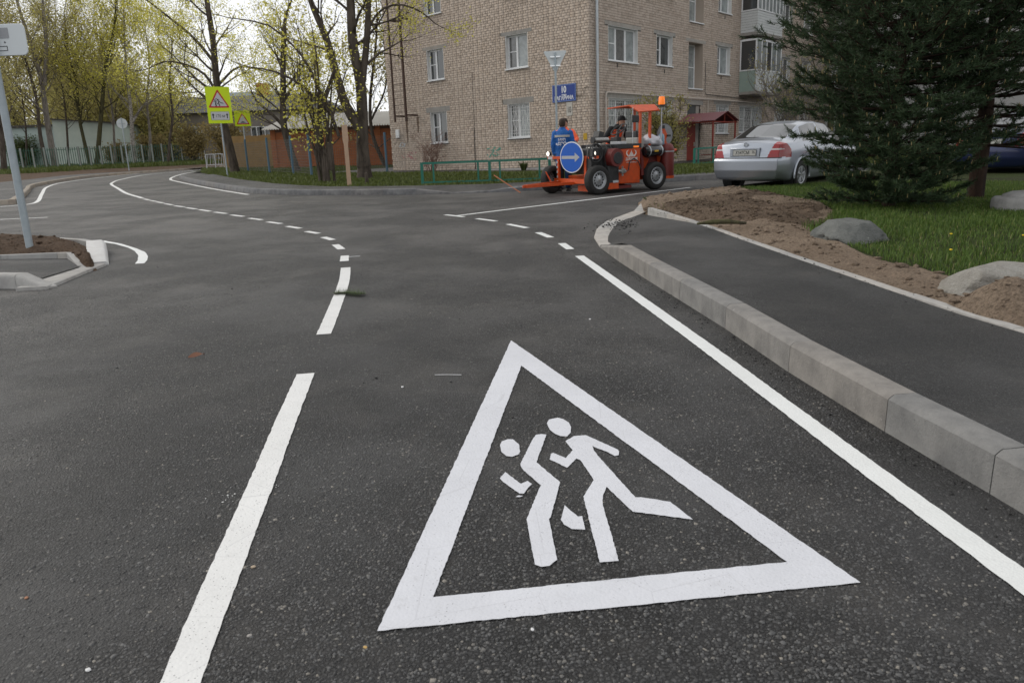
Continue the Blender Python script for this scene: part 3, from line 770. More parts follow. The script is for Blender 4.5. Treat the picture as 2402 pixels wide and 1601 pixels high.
CH = 0.0985; ZB0 = 1.02; JT = 0.013
def clip_iv(a, b, cuts):
    iv = [(a, b)]
    for c0, c1 in cuts:
        nx = []
        for p, q in iv:
            if c1 <= p or c0 >= q: nx.append((p, q)); continue
            if c0 > p: nx.append((p, c0))
            if c1 < q: nx.append((c1, q))
        iv = nx
    return [(p, q) for p, q in iv if q - p > 0.04]
bricks = []
for fc, smax in (('L', L_LEN), ('R', 27.0)):
    ztop = 10.2 if fc == 'L' else 9.9
    nrow = int((ztop - ZB0) / CH)
    for r in range(nrow):
        z0 = ZB0 + r * CH; z1 = z0 + CH - JT; zm = (z0 + z1) / 2
        cuts = [(o[0], o[1]) for o in OPEN[fc] if o[2] - 0.02 < zm < o[3] + 0.01] + [(l[0], l[1]) for l in LINT[fc] if l[2] < zm < l[3] + 0.01]
        pat = r % 3; s = [0.0, 0.13, -0.06][pat] - 0.13
        k = 0
        while s < smax:
            ln = 0.12 if (pat == 2 or (pat == 1 and k % 3 == 1)) else 0.25
            k += 1
            a, b = max(s, 0.0), min(s + ln, smax)
            s += ln + JT
            if b - a < 0.03: continue
            for p, q in clip_iv(a, b, cuts):
                if fc == 'R' and p < 0.002: p = 0.0
                bricks.append((fc, p, q, z0, z1))
def brick_geo(bl):
    n = len(bl); V = np.zeros((n, 8, 3)); jr = nrg.normal(0, 0.0022, n)
    for i, (fc, a, b, z0, z1) in enumerate(bl):
        o = jr[i]; F = FAC[fc]
        e = -0.030
        if fc == 'R' and a < 0.002: a = 0.0005
        V[i] = [F(a, e, z0), F(b, e, z0), F(b, o, z0), F(a, o, z0), F(a, e, z1), F(b, e, z1), F(b, o, z1), F(a, o, z1)]
    fs = np.array([(2, 3, 7, 6), (3, 0, 4, 7), (1, 2, 6, 5), (4, 5, 6, 7), (0, 1, 2, 3)])
    Fx = (np.arange(n)[:, None, None] * 8 + fs[None]).reshape(-1, 4)
    return V, Fx
wall = empty('wall'); wall.parent = bld
# plain masonry behind the bricks, with real openings
def wall_core(fc, smax):
    mb = MB(); F = FAC[fc]
    ss = sorted({0.012 if fc == 'L' else 0.012, smax} | {x for o in OPEN[fc] for x in o[:2] if x < smax})
    zs = sorted({BZ - 0.4, TOP} | {z for o in OPEN[fc] for z in o[2:]})
    for i in range(len(ss) - 1):
        for j in range(len(zs) - 1):
            cs, cz = (ss[i] + ss[i + 1]) / 2, (zs[j] + zs[j + 1]) / 2
            if any(o[0] < cs < o[1] and o[2] < cz < o[3] for o in OPEN[fc]): continue
            p = [F(ss[i], -0.012, zs[j]), F(ss[i + 1], -0.012, zs[j]), F(ss[i + 1], -0.012, zs[j + 1]), F(ss[i], -0.012, zs[j + 1])]
            mb.add(p, [(0, 1, 2, 3)] if fc == 'R' else [(3, 2, 1, 0)])
    return mb
c1 = wall_core('L', L_LEN); c2 = wall_core('R', R_LEN); c1.add(c2.v, c2.f)
c1.add([(0.012, L_LEN, -0.4), (R_LEN, L_LEN, -0.4), (R_LEN, L_LEN, zl(TOP)), (0.012, L_LEN, zl(TOP))], [(3, 2, 1, 0)])
c1.add([(R_LEN, 0.012, -0.4), (R_LEN, L_LEN, -0.4), (R_LEN, L_LEN, zl(TOP)), (R_LEN, 0.012, zl(TOP))], [(0, 1, 2, 3)])
c1.build('masonry_core', M_MORTAR, wall)
MB().box(-0.35, R_LEN + 0.3, -0.35, L_LEN + 0.3, zl(TOP), zl(TOP) + 0.2).build('roof', mat('roof_felt', (0.08, 0.08, 0.08), 0.9), bld)
MB().box(0.05, R_LEN - .05, 0.05, L_LEN - .05, zl(TOP) - 0.3, zl(TOP) - 0.2).build('ceiling_slab', M_LINTEL, wall)
# the bricks near the corner are picked out one by one, the rest stays one mass
cam_l = np.linalg.inv(np.array(Matrix.Translation((BC[0], BC[1], BZ)) @ Matrix.Rotation(PI / 2 - YAW, 4, 'Z'))) @ np.array([*EYE, 1])
def bdist(b):
    p = np.array(FAC[b[0]]((b[1] + b[2]) / 2, 0, (b[3] + b[4]) / 2)); return np.linalg.norm(p - cam_l[:3]) + (0 if 2.9 < b[3] < 7.4 else 50) - (b[2] - b[1]) * 6
order = sorted(range(len(bricks)), key=lambda i: bdist(bricks[i]))
pick = order[:300]; rest = order[300:]
V, Fx = brick_geo([bricks[i] for i in rest])
tag(link('brick_facing', np_mesh('brick_facing', V.reshape(-1, 3), Fx), M_BRICK, wall), kind='stuff')
V, Fx = brick_geo([bricks[i] for i in pick])
f1 = Fx[:5]
share = {}
M_BRICK1 = None
t = NT('silicate_brick_single'); oi = t.n('ObjectInfo')
rp = t.ramp(oi.outputs['Random'], [(0.0, (0.385, 0.322, 0.268)), (0.45, (0.425, 0.36, 0.303)), (0.8, (0.36, 0.295, 0.24)), (1.0, (0.32, 0.265, 0.22))])
cc = t.mix(t.math('MULTIPLY', t.ramp(t.noise(22, 4, 0.7), [(0.5, 0.0), (0.75, 1.0)]), 0.30), rp, (0.20, 0.17, 0.14))
t.col(cc); t.bump(t.noise(60, 4), 0.4, 0.006); t.b.inputs['Roughness'].default_value = 0.9; t.b.inputs['Specular IOR Level'].default_value = 0.2
M_BRICK1 = t.m
for q, i in enumerate(pick):
    fc, a, b, z0, z1 = bricks[i]; key = (fc, round(b - a, 3))
    c = V[q][[2, 3, 6, 7]].mean(0)
    if key not in share:
        share[key] = np_mesh('brick', V[q] - c, f1); share[key].materials.append(M_BRICK1)
    o = bpy.data.objects.new('brick', share[key]); COL.objects.link(o); o.parent = wall; o.location = c
# plinth
pl = MB(); pl.box(-0.012, R_LEN, -0.012, L_LEN, -0.4, zl(1.0))
pl.build('plinth', M_PLINTH, bld)
for fc in 'LR':
    for l in LINT[fc]:
        if l[1] > 28: continue
        a, b = FAC[fc](l[0], -0.05, l[2]), FAC[fc](l[1], 0.006, l[3])
        lo = [min(a[k], b[k]) for k in range(3)]; hi = [max(a[k], b[k]) for k in range(3)]
        MB().box(lo[0], hi[0], lo[1], hi[1], lo[2], hi[2]).build('lintel', M_LINTEL, bld)
def fbox(mb, fc, s0, s1, o0, o1, z0, z1):
    a, b = FAC[fc](s0, o0, z0), FAC[fc](s1, o1, z1)
    return mb.box(min(a[0], b[0]), max(a[0], b[0]), min(a[1], b[1]), max(a[1], b[1]), min(a[2], b[2]), max(a[2], b[2]))
def window(fc, s0, s1, z0, z1, i):
    w = empty('window', FAC[fc]((s0 + s1) / 2, 0, z0)); w.parent = bld
    loc = Vector(w.location)
    def part(mb, name, m, parent=w, **k): 
        mb.v = [(p[0] - loc[0], p[1] - loc[1], p[2] - loc[2]) for p in mb.v]; return mb.build(name, m, parent, **k)
    stair = abs(s0 - 7.72) < 0.01
    dep = 0.16 if not stair else 0.42
    r = MB()
    fbox(r, fc, s0 - 0.0, s0 + 0.02, -dep - 0.1, -0.002, z0, z1); fbox(r, fc, s1 - 0.02, s1, -dep - 0.1, -0.002, z0, z1); fbox(r, fc, s0 + .02, s1 - .02, -dep - 0.1, -0.002, z1 - 0.02, z1)
    part(r, 'reveal', M_BRICK if stair else M_REVEAL)
    sl = MB(); fbox(sl, fc, s0 + 0.02 - (0.06 if not stair else 0), s1 + (0.04 if not stair else -0.03), -dep, 0.05, z0 - 0.035, z0 + 0.012); part(sl, 'sill', M_WHITE)
    fr = MB(); t = 0.06; o0, o1 = -dep - 0.06, -dep
    a, b, c, d = s0 + 0.02, s1 - 0.02, z0 + 0.012, z1 - 0.02
    fbox(fr, fc, a, a + t, o0, o1, c, d); fbox(fr, fc, b - t, b, o0, o1, c, d); fbox(fr, fc, a + t, b - t, o0, o1, c, c + t); fbox(fr, fc, a + t, b - t, o0, o1, d - t, d)
    n = 3 if b - a > 1.7 else 2
    mull = [a + (b - a) * k / n for k in range(1, n)] if n == 3 else [a + (b - a) * (0.58 if fc == 'L' else 0.4)]
    if stair: mull = [a + (b - a) * 0.35]
    for x in mull: fbox(fr, fc, x - 0.045, x + 0.045, o0, o1 + 0.004, c + t, d - t)
    part(fr, 'frame', M_WHITE)
    edges = [a + t] + mull + [b - t]
    if fc == 'L' or n == 2:
        k0 = 0 if fc == 'L' else 1
    for k in range(len(edges) - 1):
        e0 = edges[k] + (0.045 if k else 0); e1 = edges[k + 1] - (0.045 if k < len(edges) - 2 else 0)
        g = MB(); fbox(g, fc, e0, e1, o0 + 0.02, o0 + 0.03, c + t, d - t)
        mm = [M_GLASS, M_GLASS_C, M_GLASS, M_GLASS_B][(i * 3 + k * 2 + (1 if fc == 'R' else 0)) % 4]
        if stair: mm = M_GLASS_B
        part(g, 'pane', mm)
        if (k == (0 if fc == 'R' else 1) and not stair) or stair:
            tb = MB(); zc = c + (d - c) * (0.52 if not stair else 0.5); fbox(tb, fc, e0, e1, o0 + .03, o1 - 0.01, zc - 0.018, zc + 0.018); part(tb, 'transom', M_WHITE)
    if z0 < 3 and not (fc == 'L' and s0 > 6):
        gr = MB(); og = -0.05
        nx = max(4, int((s1 - s0) / 0.13)); nz = 10
        for k in range(nx + 1):
            x = s0 + 0.03 + (s1 - s0 - 0.06) * k / nx; gr.bar(FAC[fc](x, og, z0 + 0.05), FAC[fc](x, og, z1 - 0.05), 0.010, 0.010)
        for k in (0, 1, 2, 5, 8, 9, 10):
            z = z0 + 0.05 + (z1 - z0 - 0.1) * k / nz; gr.bar(FAC[fc](s0 + 0.03, og + 0.004, z), FAC[fc](s1 - 0.03, og + 0.004, z), 0.010, 0.010)
        for k in range(0, nx - 1, 2):
            x0 = s0 + 0.03 + (s1 - s0 - 0.06) * k / nx; x1 = s0 + 0.03 + (s1 - s0 - 0.06) * (k + 2) / nx; xm = (x0 + x1) / 2
            zb, zt, zc = z0 + 0.05 + (z1 - z0 - .1) * .2, z0 + .05 + (z1 - z0 - .1) * .8, (z0 + z1) / 2
            for p, q in (((x0, zb), (xm, zc)), ((x1, zb), (xm, zc)), ((x0, zt), (xm, zc)), ((x1, zt), (xm, zc))):
                gr.bar(FAC[fc](p[0], og + .008, p[1]), FAC[fc](q[0], og + .008, q[1]), 0.008, 0.008)
        part(gr, 'grille', M_GRILLE)
    return w
for i, wdw in enumerate(WIN):
    window(*wdw, i)
# balconies
def balcony(zb, sid):
    s0, s1, o1 = 13.02, 16.06, 0.87
    b = empty('balcony', FR(13.02, 0, zb)); b.parent = bld; L = Vector(b.location)
    def part(mb, name, m, parent=b, **k):
        mb.v = [(p[0] - L[0], p[1] - L[1], p[2] - L[2]) for p in mb.v]; return mb.build(name, m, parent, **k)
    part(fbox(MB(), 'R', s0 - 0.04, s1 + 0.04, 0.0, o1 + 0.05, zb, zb + 0.14), 'slab', M_LINTEL)
    if sid:
        n = 8; h = 0.98 / n
        for k in range(n):
            z = zb + 0.15 + k * h; m_ = MB()
            m_.box(*sorted((FR(s0, 0, 0)[0], FR(s1, 0, 0)[0])), -o1 - 0.012, -o1 + 0.01, zl(z), zl(z) + h - 0.012)
            m_.box(s0 - 0.012, s0 + 0.01, -o1 + 0.012, -0.002, zl(z), zl(z) + h - 0.012)
            m_.box(s1 - 0.01, s1 + 0.012, -o1 + 0.012, -0.002, zl(z), zl(z) + h - 0.012)
            part(m_, 'siding_board', M_SIDING)
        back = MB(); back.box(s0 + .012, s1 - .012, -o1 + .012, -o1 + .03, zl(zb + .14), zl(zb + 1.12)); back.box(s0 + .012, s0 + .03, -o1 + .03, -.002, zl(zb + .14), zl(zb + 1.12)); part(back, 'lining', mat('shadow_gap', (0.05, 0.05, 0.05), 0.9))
    else:
        m_ = MB(); m_.box(s0, s1, -o1 - 0.01, -o1 + 0.02, zl(zb + .14), zl(zb + 1.13)); m_.box(s1 - .02, s1, -o1 + .02, -.002, zl(zb + .14), zl(zb + 1.13)); part(m_, 'front_panel', M_SIDING)
        m_ = MB(); m_.box(s0, s0 + .02, -o1 + .02, -.002, zl(zb + .14), zl(zb + 1.13)); part(m_, 'side_panel', M_GREENP)
    z0, z1 = zb + 1.14, zb + 2.62
    rail = MB(); rail.box(s0 - .02, s1 + .02, -o1 - .03, -o1 + .05, zl(z0), zl(z0 + .06)); rail.box(s0 - .02, s0 + .05, -o1 + .05, -.002, zl(z0), zl(z0 + .06)); rail.box(s1 - .05, s1 + .02, -o1 + .05, -.002, zl(z0), zl(z0 + .06))
    rail.box(s0 - .02, s1 + .02, -o1 - .03, -o1 + .05, zl(z1 - .06), zl(z1)); rail.box(s0 - .02, s0 + .05, -o1 + .05, -.002, zl(z1 - .06), zl(z1)); rail.box(s1 - .05, s1 + .02, -o1 + .05, -.002, zl(z1 - .06), zl(z1))
    nn = 5 if not sid else 7
    posts = [s0 + (s1 - s0) * k / nn for k in range(nn + 1)]
    for x in posts: rail.box(x - .035, x + .035, -o1 - .02, -o1 + .04, zl(z0 + .06), zl(z1 - .06))
    rail.box(s0 - .02, s0 + .04, -.075, -.012, zl(z0 + .06), zl(z1 - .06))
    part(rail, 'glazing_frame', M_WHITE)
    mg = [M_GLASS_B, M_GLASS_B, M_GLASS, M_GLASS_B, M_GLASS_B, M_GLASS_B, M_GLASS_B]
    for k in range(nn):
        part(MB().box(posts[k] + .035, posts[k + 1] - .035, -o1, -o1 + .008, zl(z0 + .06), zl(z1 - .06)), 'pane', mg[k % 7] if not sid else M_GLASS_B)
    part(MB().box(s0, s0 + .008, -o1 + .04, -.075, zl(z0 + .06), zl(z1 - .06)), 'pane', M_GLASS)
    part(MB().box(s0, s1, -o1, -.012, zl(z1 + .002), zl(z1 + .04)), 'top_board', M_WHITE)
balcony(4.15, False); balcony(6.97, True)
# back wall inside the balcony openings and the doorway, pipes, ladder
inn = MB()
for o in OPEN['R'] + OPEN['L']:
    fc = 'R' if o in OPEN['R'] else 'L'
    if o in [w[1:] for w in WIN]: fbox(inn, fc, o[0], o[1], -0.64, -0.6, o[2], o[3])
    else: fbox(inn, fc, o[0], o[1], -0.30, -0.26, o[2], o[3])
inn.build('room_backing', mat('dark_room', (0.03, 0.03, 0.03), 0.9), wall)
dr = fbox(MB(), 'R', 7.75, 8.62, -0.12, -0.06, BZ + 0.05, 2.80).build('door', M_REDD, bld)
fbox(MB(), 'R', 8.45, 8.5, -0.06, -0.01, 1.65, 1.85).build('handle', M_GALV, dr)
fbox(MB(), 'R', 7.75, 8.62, -0.12, -0.08, 2.84, 3.53).build('fanlight', M_GLASS, bld)
fbox(MB(), 'R', 8.63, 8.94, -0.14, -0.06, BZ + 0.05, 3.53).build('door_jamb_panel', M_LINTEL, bld)
dp = MB(); dp.tube([FR(0.34, 0.13, TOP - 0.2), FR(0.34, 0.13, 1.95)], 0.058, 12)
for z in (2.6, 3.2, 4.0, 4.9, 5.7, 6.5, 7.4, 8.3): dp.lathe([(0.066, zl(z)), (0.066, zl(z) + 0.02)], 12, FR(0.34, 0.13, BZ))
dpo = dp.build('drainpipe', M_GALV, bld, smooth=True)
MB().tube([FR(0.34, 0.13, 1.95), FR(0.36, 0.14, 1.5), FR(0.36, 0.16, 1.15)], 0.075, 12).build('drainpipe_shoe', M_WHITE, bld, smooth=True)
gp = MB(); gp.tube([FR(0.95, 0.09, 1.2), FR(0.95, 0.09, 3.70), FR(0.99, 0.09, 3.79), FR(1.08, 0.09, 3.83), FR(27, 0.09, 3.83)], 0.032, 8)
gp.tube([FR(9.55, 0.09, 3.83), FR(9.55, 0.09, 2.7)], 0.02, 6); gp.build('gas_pipe', M_GASP, bld, smooth=True)
cb = MB(); cb.tube([FR(9.35, 0.02, 5.5), FR(9.35, 0.02, 4.15), FR(9.5, 0.02, 4.05), FR(14, 0.02, 4.0)], 0.012, 5); M_CAB = mat('black_cable', (0.03, 0.03, 0.03), 0.6)
cb.build('cable', M_CAB, bld)
MB().tube([FL(0.66, 0.02, 3.72), FL(0.3, 0.02, 3.72), FL(0.27, 0.02, 3.98), FL(0.0, 0.02, 4.02)], 0.009, 5).build('cable', M_CAB, bld)
MB().tube([FL(6.35, 0.012, 5.2), FL(6.35, 0.012, 2.9), FL(6.36, 0.012, 2.85)], 0.006, 5).build('cable', M_CAB, bld)
MB().tube([FL(6.37, 0.012, 2.85), FL(6.4, 0.012, 1.0)], 0.017, 5).build('cable_conduit', M_CAB, bld)
lad = empty('wall_ladder'); lad.parent = bld
LO = 0.72
sa, sb = 10.92, 10.10
for s, r in ((sa, 0.034), (sb, 0.046)):
    MB().bar(FL(s, LO, 3.32), FL(s, LO, TOP), r * 2, r * 2).build('rail', M_RUST, lad)
z = 3.75
while z < 10.5:
    MB().bar(FL(sa, LO, z), FL(sb, LO, z), 0.014, 0.014).build('rung', M_RUST, lad); z += 0.315
for z in (3.60, 7.86):
    for s in (sa, sb): MB().bar(FL(s, LO + 0.01, z), FL(s, -0.02, z), 0.05, 0.07).build('bracket', M_RUST, lad)
# rust running down below the brackets is a stain with a shape of its own
for s, h in ((sa, 1.15), (sb, 0.7)):
    st = MB(); n = 10
    for k in range(n):
        w = 0.075 * (1 - k / n) + 0.02 + rnd.uniform(-0.012, 0.012); z1 = 3.52 - h * k / n; z0 = 3.52 - h * (k + 1) / n
        x = s + rnd.uniform(-0.01, 0.01)
        st.add([FL(x - w, 0.0075, z0), FL(x + w, 0.0075, z0), FL(x + w * 1.05, 0.0075, z1), FL(x - w * 1.05, 0.0075, z1)], [(3, 2, 1, 0)])
    t = None
    so = st.build('rust_stain', mat('rust_stain', (0.10, 0.065, 0.04), 0.95, alpha=0.6, noise=(8, 0.8, 5, (0.16, 0.09, 0.05))), wall)
# graffiti and small boxes on the left facade
def blot(name, s, z, w, h, col, n, fc='L'):
    mb = MB()
    for k in range(n):
        a, b = s + rnd.uniform(-w, w), z + rnd.uniform(-h, h); q, p = rnd.uniform(0.03, 0.12), rnd.uniform(0.012, 0.04); an = rnd.uniform(-0.9, 0.9)
        c, d = math.cos(an), math.sin(an)
        mb.add([FAC[fc](a + x * c - y * d, 0.0085 + k * 0.0003, b + x * d + y * c) for x, y in ((-q, -p), (q, -p), (q * 0.9, p), (-q, p * 0.7))], [(3, 2, 1, 0)])
    tag(mb.build(name, mat(name + '_spray', col, 0.8, alpha=0.55), wall), kind='stuff')
blot('pink_graffiti', 10.9, 1.75, 0.5, 0.22, (0.50, 0.20, 0.22), 16)
blot('green_graffiti', 5.25, 1.75, 0.42, 0.22, (0.08, 0.38, 0.30), 20)
blot('white_graffiti', 11.4, 2.3, 0.25, 0.15, (0.62, 0.65, 0.68), 9)
for s in (0.25, 0.72): fbox(MB(), 'L', s - 0.09, s + 0.09, 0.004, 0.012, 2.02, 2.27).build('yellow_mark', mat('yellow_stencil', (0.60, 0.38, 0.04), 0.8, alpha=0.8), wall)
fbox(MB(), 'L', 11.48, 11.72, 0.003, 0.09, 2.62, 3.02).build('meter_box', M_WHITE, bld, bevel=0.015)
for s, z in ((5.6, 4.88), (11.0, 4.9), (1.9, 4.9), (11.25, 7.7)): fbox(MB(), 'R', s - .03, s + .03, 0.002, 0.01, z - .08, z + .08).build('vent_hole', mat('vent_dark', (0.02, 0.02, 0.02), 0.9), wall)
# entrance canopy of corrugated sheet on posts
cn = empty('entrance_canopy', FR(8.3, 0, BZ)); cn.parent = bld; CL = Vector(cn.location)
def cpart(mb, name, m, parent=cn, **k):
    mb.v = [(p[0] - CL[0], p[1] - CL[1], p[2] - CL[2]) for p in mb.v]; return mb.build(name, m, parent, **k)
cx0, cx1, co = 6.75, 9.15, 1.75
for side in (0, 1):
    n = 36; vs = []; e = cx0 if side == 0 else cx1; r = (cx0 + cx1) / 2
    for k in range(n + 1):
        o = -0.0 + (co + 0.15) * k / n; dz = 0.018 * math.cos(k * PI)
        vs += [FR(e, o + 0.01, 2.72 + dz), FR(r, o + 0.01, 3.12 + dz)]
    fs = [(2 * k, 2 * k + 1, 2 * k + 3, 2 * k + 2) if side == 0 else (2 * k, 2 * k + 2, 2 * k + 3, 2 * k + 1) for k in range(n)]
    o = cpart(MB().add(vs, fs), 'roof_sheet', M_REDR); sd = o.modifiers.new('thick', 'SOLIDIFY'); sd.thickness = 0.006
for x in (cx0 + 0.1, cx1 - 0.1):
    cpart(MB().bar(FR(x, co, BZ), FR(x, co, 2.72), 0.06, 0.06), 'post', M_REDD)
    cpart(MB().bar(FR(x, 0.02, 2.67), FR(x, co + 0.1, 2.67), 0.05, 0.05), 'beam', M_REDD)
fr = MB(); fr.bar(FR(cx0 + .1, co, 2.67), FR(cx1 - .1, co, 2.67), 0.05, 0.05); fr.bar(FR(cx0 + .1, co, 2.7), FR(7.95, co, 3.08), .04, .04); fr.bar(FR(cx1 - .1, co, 2.7), FR(7.95, co, 3.08), .04, .04); fr.bar(FR(7.95, co, 2.7), FR(7.95, co, 3.08), .03, .03)
cpart(fr, 'gable_frame', M_REDD)
rl = MB()
for zz_ in (1.25, 1.55): rl.bar(FR(cx1 - .1, 0.05, zz_), FR(cx1 - .1, co, zz_), .035, .035); rl.bar(FR(cx1 - .1, co, zz_), FR(cx1 + 1.4, co, zz_), .035, .035)
for x in (0.5, 1.0, 1.4): rl.bar(FR(cx1 + x, co, BZ), FR(cx1 + x, co, 1.57), .03, .03)
cpart(rl, 'side_rail', M_REDD)
fbox(MB(), 'R', 7.3, 9.3, 0.0, 1.7, BZ - 0.2, BZ + 0.12).build('doorstep', M_LINTEL, bld)
# address plate
ap = empty('address_plate', Vector((BC[0], BC[1], BZ)) + Matrix.Rotation(PI / 2 - YAW, 3, 'Z') @ Vector(FL(1.25, 0.02, 3.53)), PI / 2 - YAW, 'blue house-number plate with white lettering on the brick corner', 'sign')
AP = Vector(FL(1.25, 0.02, 3.53))
def apart(mb, name, m, **k):
    mb.v = [(p[0] - AP[0], p[1] - AP[1], p[2] - AP[2]) for p in mb.v]; return mb.build(name, m, ap, **k)
M_BLUE = mat('sign_blue', (0.012, 0.045, 0.26), 0.35)
M_SIGNW = mat('sign_white', (0.75, 0.77, 0.80), 0.4)
apart(fbox(MB(), 'L', 0.66, 1.85, 0.012, 0.03, 3.53, 4.20), 'plate', M_BLUE, bevel=0.006)
for a in ((0.68, 1.83, 4.165, 4.18), (0.68, 1.83, 3.55, 3.565), (0.68, 0.695, 3.565, 4.165), (1.815, 1.83, 3.565, 4.165)):
    apart(fbox(MB(), 'L', a[0], a[1], 0.030, 0.033, a[2], a[3]), 'border', mat('sign_border', (0.25, 0.38, 0.65), 0.4))
def lmat(s, z, o):   # text plane on the left facade, reading right with decreasing s
    return Matrix.Translation(Vector(FL(s, o, z)) - AP) @ Matrix(((0, 0, -1, 0), (-1, 0, 0, 0), (0, 1, 0, 0), (0, 0, 0, 1)))
text_mesh('number', '10', 0.34, M_SIGNW, ap, lmat(1.27, 3.99, 0.032), bold=0.012, sx=0.8)
text_mesh('street_word', 'улица', 0.085, M_SIGNW, ap, lmat(1.25, 3.80, 0.032), bold=0.003)
text_mesh('street_name', 'ГАГАРИНА', 0.205, M_SIGNW, ap, lmat(1.255, 3.67, 0.032), bold=0.007, sx=0.87)
on = fbox(MB(), 'L', 0.86, 1.16, 0.006, 0.010, 2.98, 3.5).build('painted_number_patch', mat('whitewash', (0.55, 0.53, 0.49), 0.9, noise=(6, 0.6, 4, (0.44, 0.40, 0.34))), wall)
text_mesh('painted_number', '10', 0.34, mat('stencil_black', (0.03, 0.03, 0.03), 0.8), wall, Matrix.Translation(Vector(FL(1.02, 0.012, 3.2))) @ Matrix(((0, 0, -1, 0), (-1, 0, 0, 0), (0, 1, 0, 0), (0, 0, 0, 1))), sx=0.6)
# ================================================================ TREES AND PLANTS
def m_leaf(name, a, b, trans=0.35):
    t = NT(name)
    g = t.n('NewGeometry')
    c = t.mix(g.outputs['Random Per Island'], a, b)
    t.col(c); t.b.inputs['Roughness'].default_value = 0.6; t.b.inputs['Specular IOR Level'].default_value = 0.3
    out = t.t.nodes['Material Output']
    tr = t.n('BsdfTranslucent'); t.l(c, tr.inputs['Color'])
    ms = t.n('MixShader'); ms.inputs[0].default_value = trans
    t.l(t.b.outputs[0], ms.inputs[1]); t.l(tr.outputs[0], ms.inputs[2]); t.l(ms.outputs[0], out.inputs['Surface'])
    return t.m
def m_bark(name, a, b, sc=6, stretch=0.25):
    t = NT(name)
    mp = t.n('Mapping'); mp.inputs['Scale'].default_value = (1, 1, stretch); t.l(t.co, mp.inputs['Vector'])
    c = t.mix(t.ramp(t.noise(sc, 7, 0.7, mp.outputs[0]), [(0.38, 0.0), (0.62, 1.0)]), a, b)
    t.col(c); t.bump(t.noise(sc * 3, 6, 0.7, mp.outputs[0]), 0.8, 0.03); t.b.inputs['Roughness'].default_value = 0.95
    t.b.inputs['Specular IOR Level'].default_value = 0.15
    return t.m
M_BARK = m_bark('dark_bark', (0.115, 0.095, 0.078), (0.050, 0.041, 0.034))
M_BARKG = m_bark('grey_bark', (0.27, 0.245, 0.22), (0.13, 0.115, 0.10))
M_BIRCH = m_bark('birch_bark', (0.48, 0.45, 0.41), (0.10, 0.085, 0.075), 5, 2.5)
M_BARKM = m_bark('mossy_bark', (0.10, 0.095, 0.045), (0.05, 0.045, 0.03))
M_BARKP = m_bark('pine_bark', (0.060, 0.038, 0.028), (0.028, 0.020, 0.017))
M_LEAF_Y = m_leaf('spring_leaf_yellow', (0.74, 0.68, 0.14), (0.54, 0.52, 0.11), 0.6)
M_LEAF_G = m_leaf('spring_leaf_olive', (0.50, 0.46, 0.16), (0.33, 0.29, 0.12), 0.6)
M_LEAF_D = m_leaf('bush_leaf_green', (0.10, 0.14, 0.04), (0.07, 0.09, 0.035))
M_LEAF_O = m_leaf('bud_leaf_brown', (0.32, 0.25, 0.10), (0.20, 0.16, 0.07), 0.45)
M_NEEDLE = m_leaf('pine_needle', (0.060, 0.098, 0.042), (0.030, 0.055, 0.028), 0.2)
M_CANDLE = mat('pine_candle', (0.34, 0.27, 0.12), 0.8)
M_GRASS = m_leaf('grass_blade', (0.095, 0.165, 0.028), (0.050, 0.095, 0.020), 0.3)
def grass_mix(m_, straw, g1, g2, g3):
    nt = m_.node_tree; gm = [n for n in nt.nodes if n.bl_idname == 'ShaderNodeNewGeometry'][0]; mx = [n for n in nt.nodes if n.bl_idname == 'ShaderNodeMix'][0]
    rp = nt.nodes.new('ShaderNodeValToRGB'); e = rp.color_ramp.elements
    for _ in range(3): e.new(0.5)
    for i, (p_, c_) in enumerate(((0.0, g1), (0.4, g2), (0.8, g3), (0.92, g2), (1.0, straw))): e[i].position = p_; e[i].color = (*c_, 1)
    nt.links.new(gm.outputs['Random Per Island'], rp.inputs[0])
    for l in list(nt.links):
        if l.from_node == mx: nt.links.new(rp.outputs[0], l.to_socket)
grass_mix(M_GRASS, (0.30, 0.27, 0.12), (0.045, 0.085, 0.020), (0.085, 0.15, 0.026), (0.125, 0.185, 0.035))
M_GRASS_Y = m_leaf('far_grass_blade', (0.115, 0.145, 0.03), (0.07, 0.09, 0.025), 0.3)

def seg_mesh(name, segs, n, m, parent, smooth=True):
    """tapered prisms for many branch segments at once; segs = array (k, 8): p0 p1 r0 r1"""
    S = np.asarray(segs, float); k = len(S)
    p0, p1, r0, r1 = S[:, 0:3], S[:, 3:6], S[:, 6], S[:, 7]
    d = p1 - p0; d /= np.linalg.norm(d, axis=1)[:, None] + 1e-9
    ref = np.where(np.abs(d[:, 2:3]) < 0.9, np.array([[0, 0, 1.0]]), np.array([[1.0, 0, 0]]))
    x = np.cross(d, ref); x /= np.linalg.norm(x, axis=1)[:, None]; y = np.cross(d, x)
    an = np.arange(n) * 2 * PI / n
    ring = x[:, None, :] * np.cos(an)[None, :, None] + y[:, None, :] * np.sin(an)[None, :, None]
    V = np.concatenate([p0[:, None] + ring * r0[:, None, None], p1[:, None] + ring * r1[:, None, None]], 1).reshape(-1, 3)
    i = np.arange(n); f = np.stack([i, (i + 1) % n, n + (i + 1) % n, n + i], 1)
    F = (np.arange(k)[:, None, None] * 2 * n + f[None]).reshape(-1, 4)
    return link(name, np_mesh(name, V, F), m, parent, smooth)
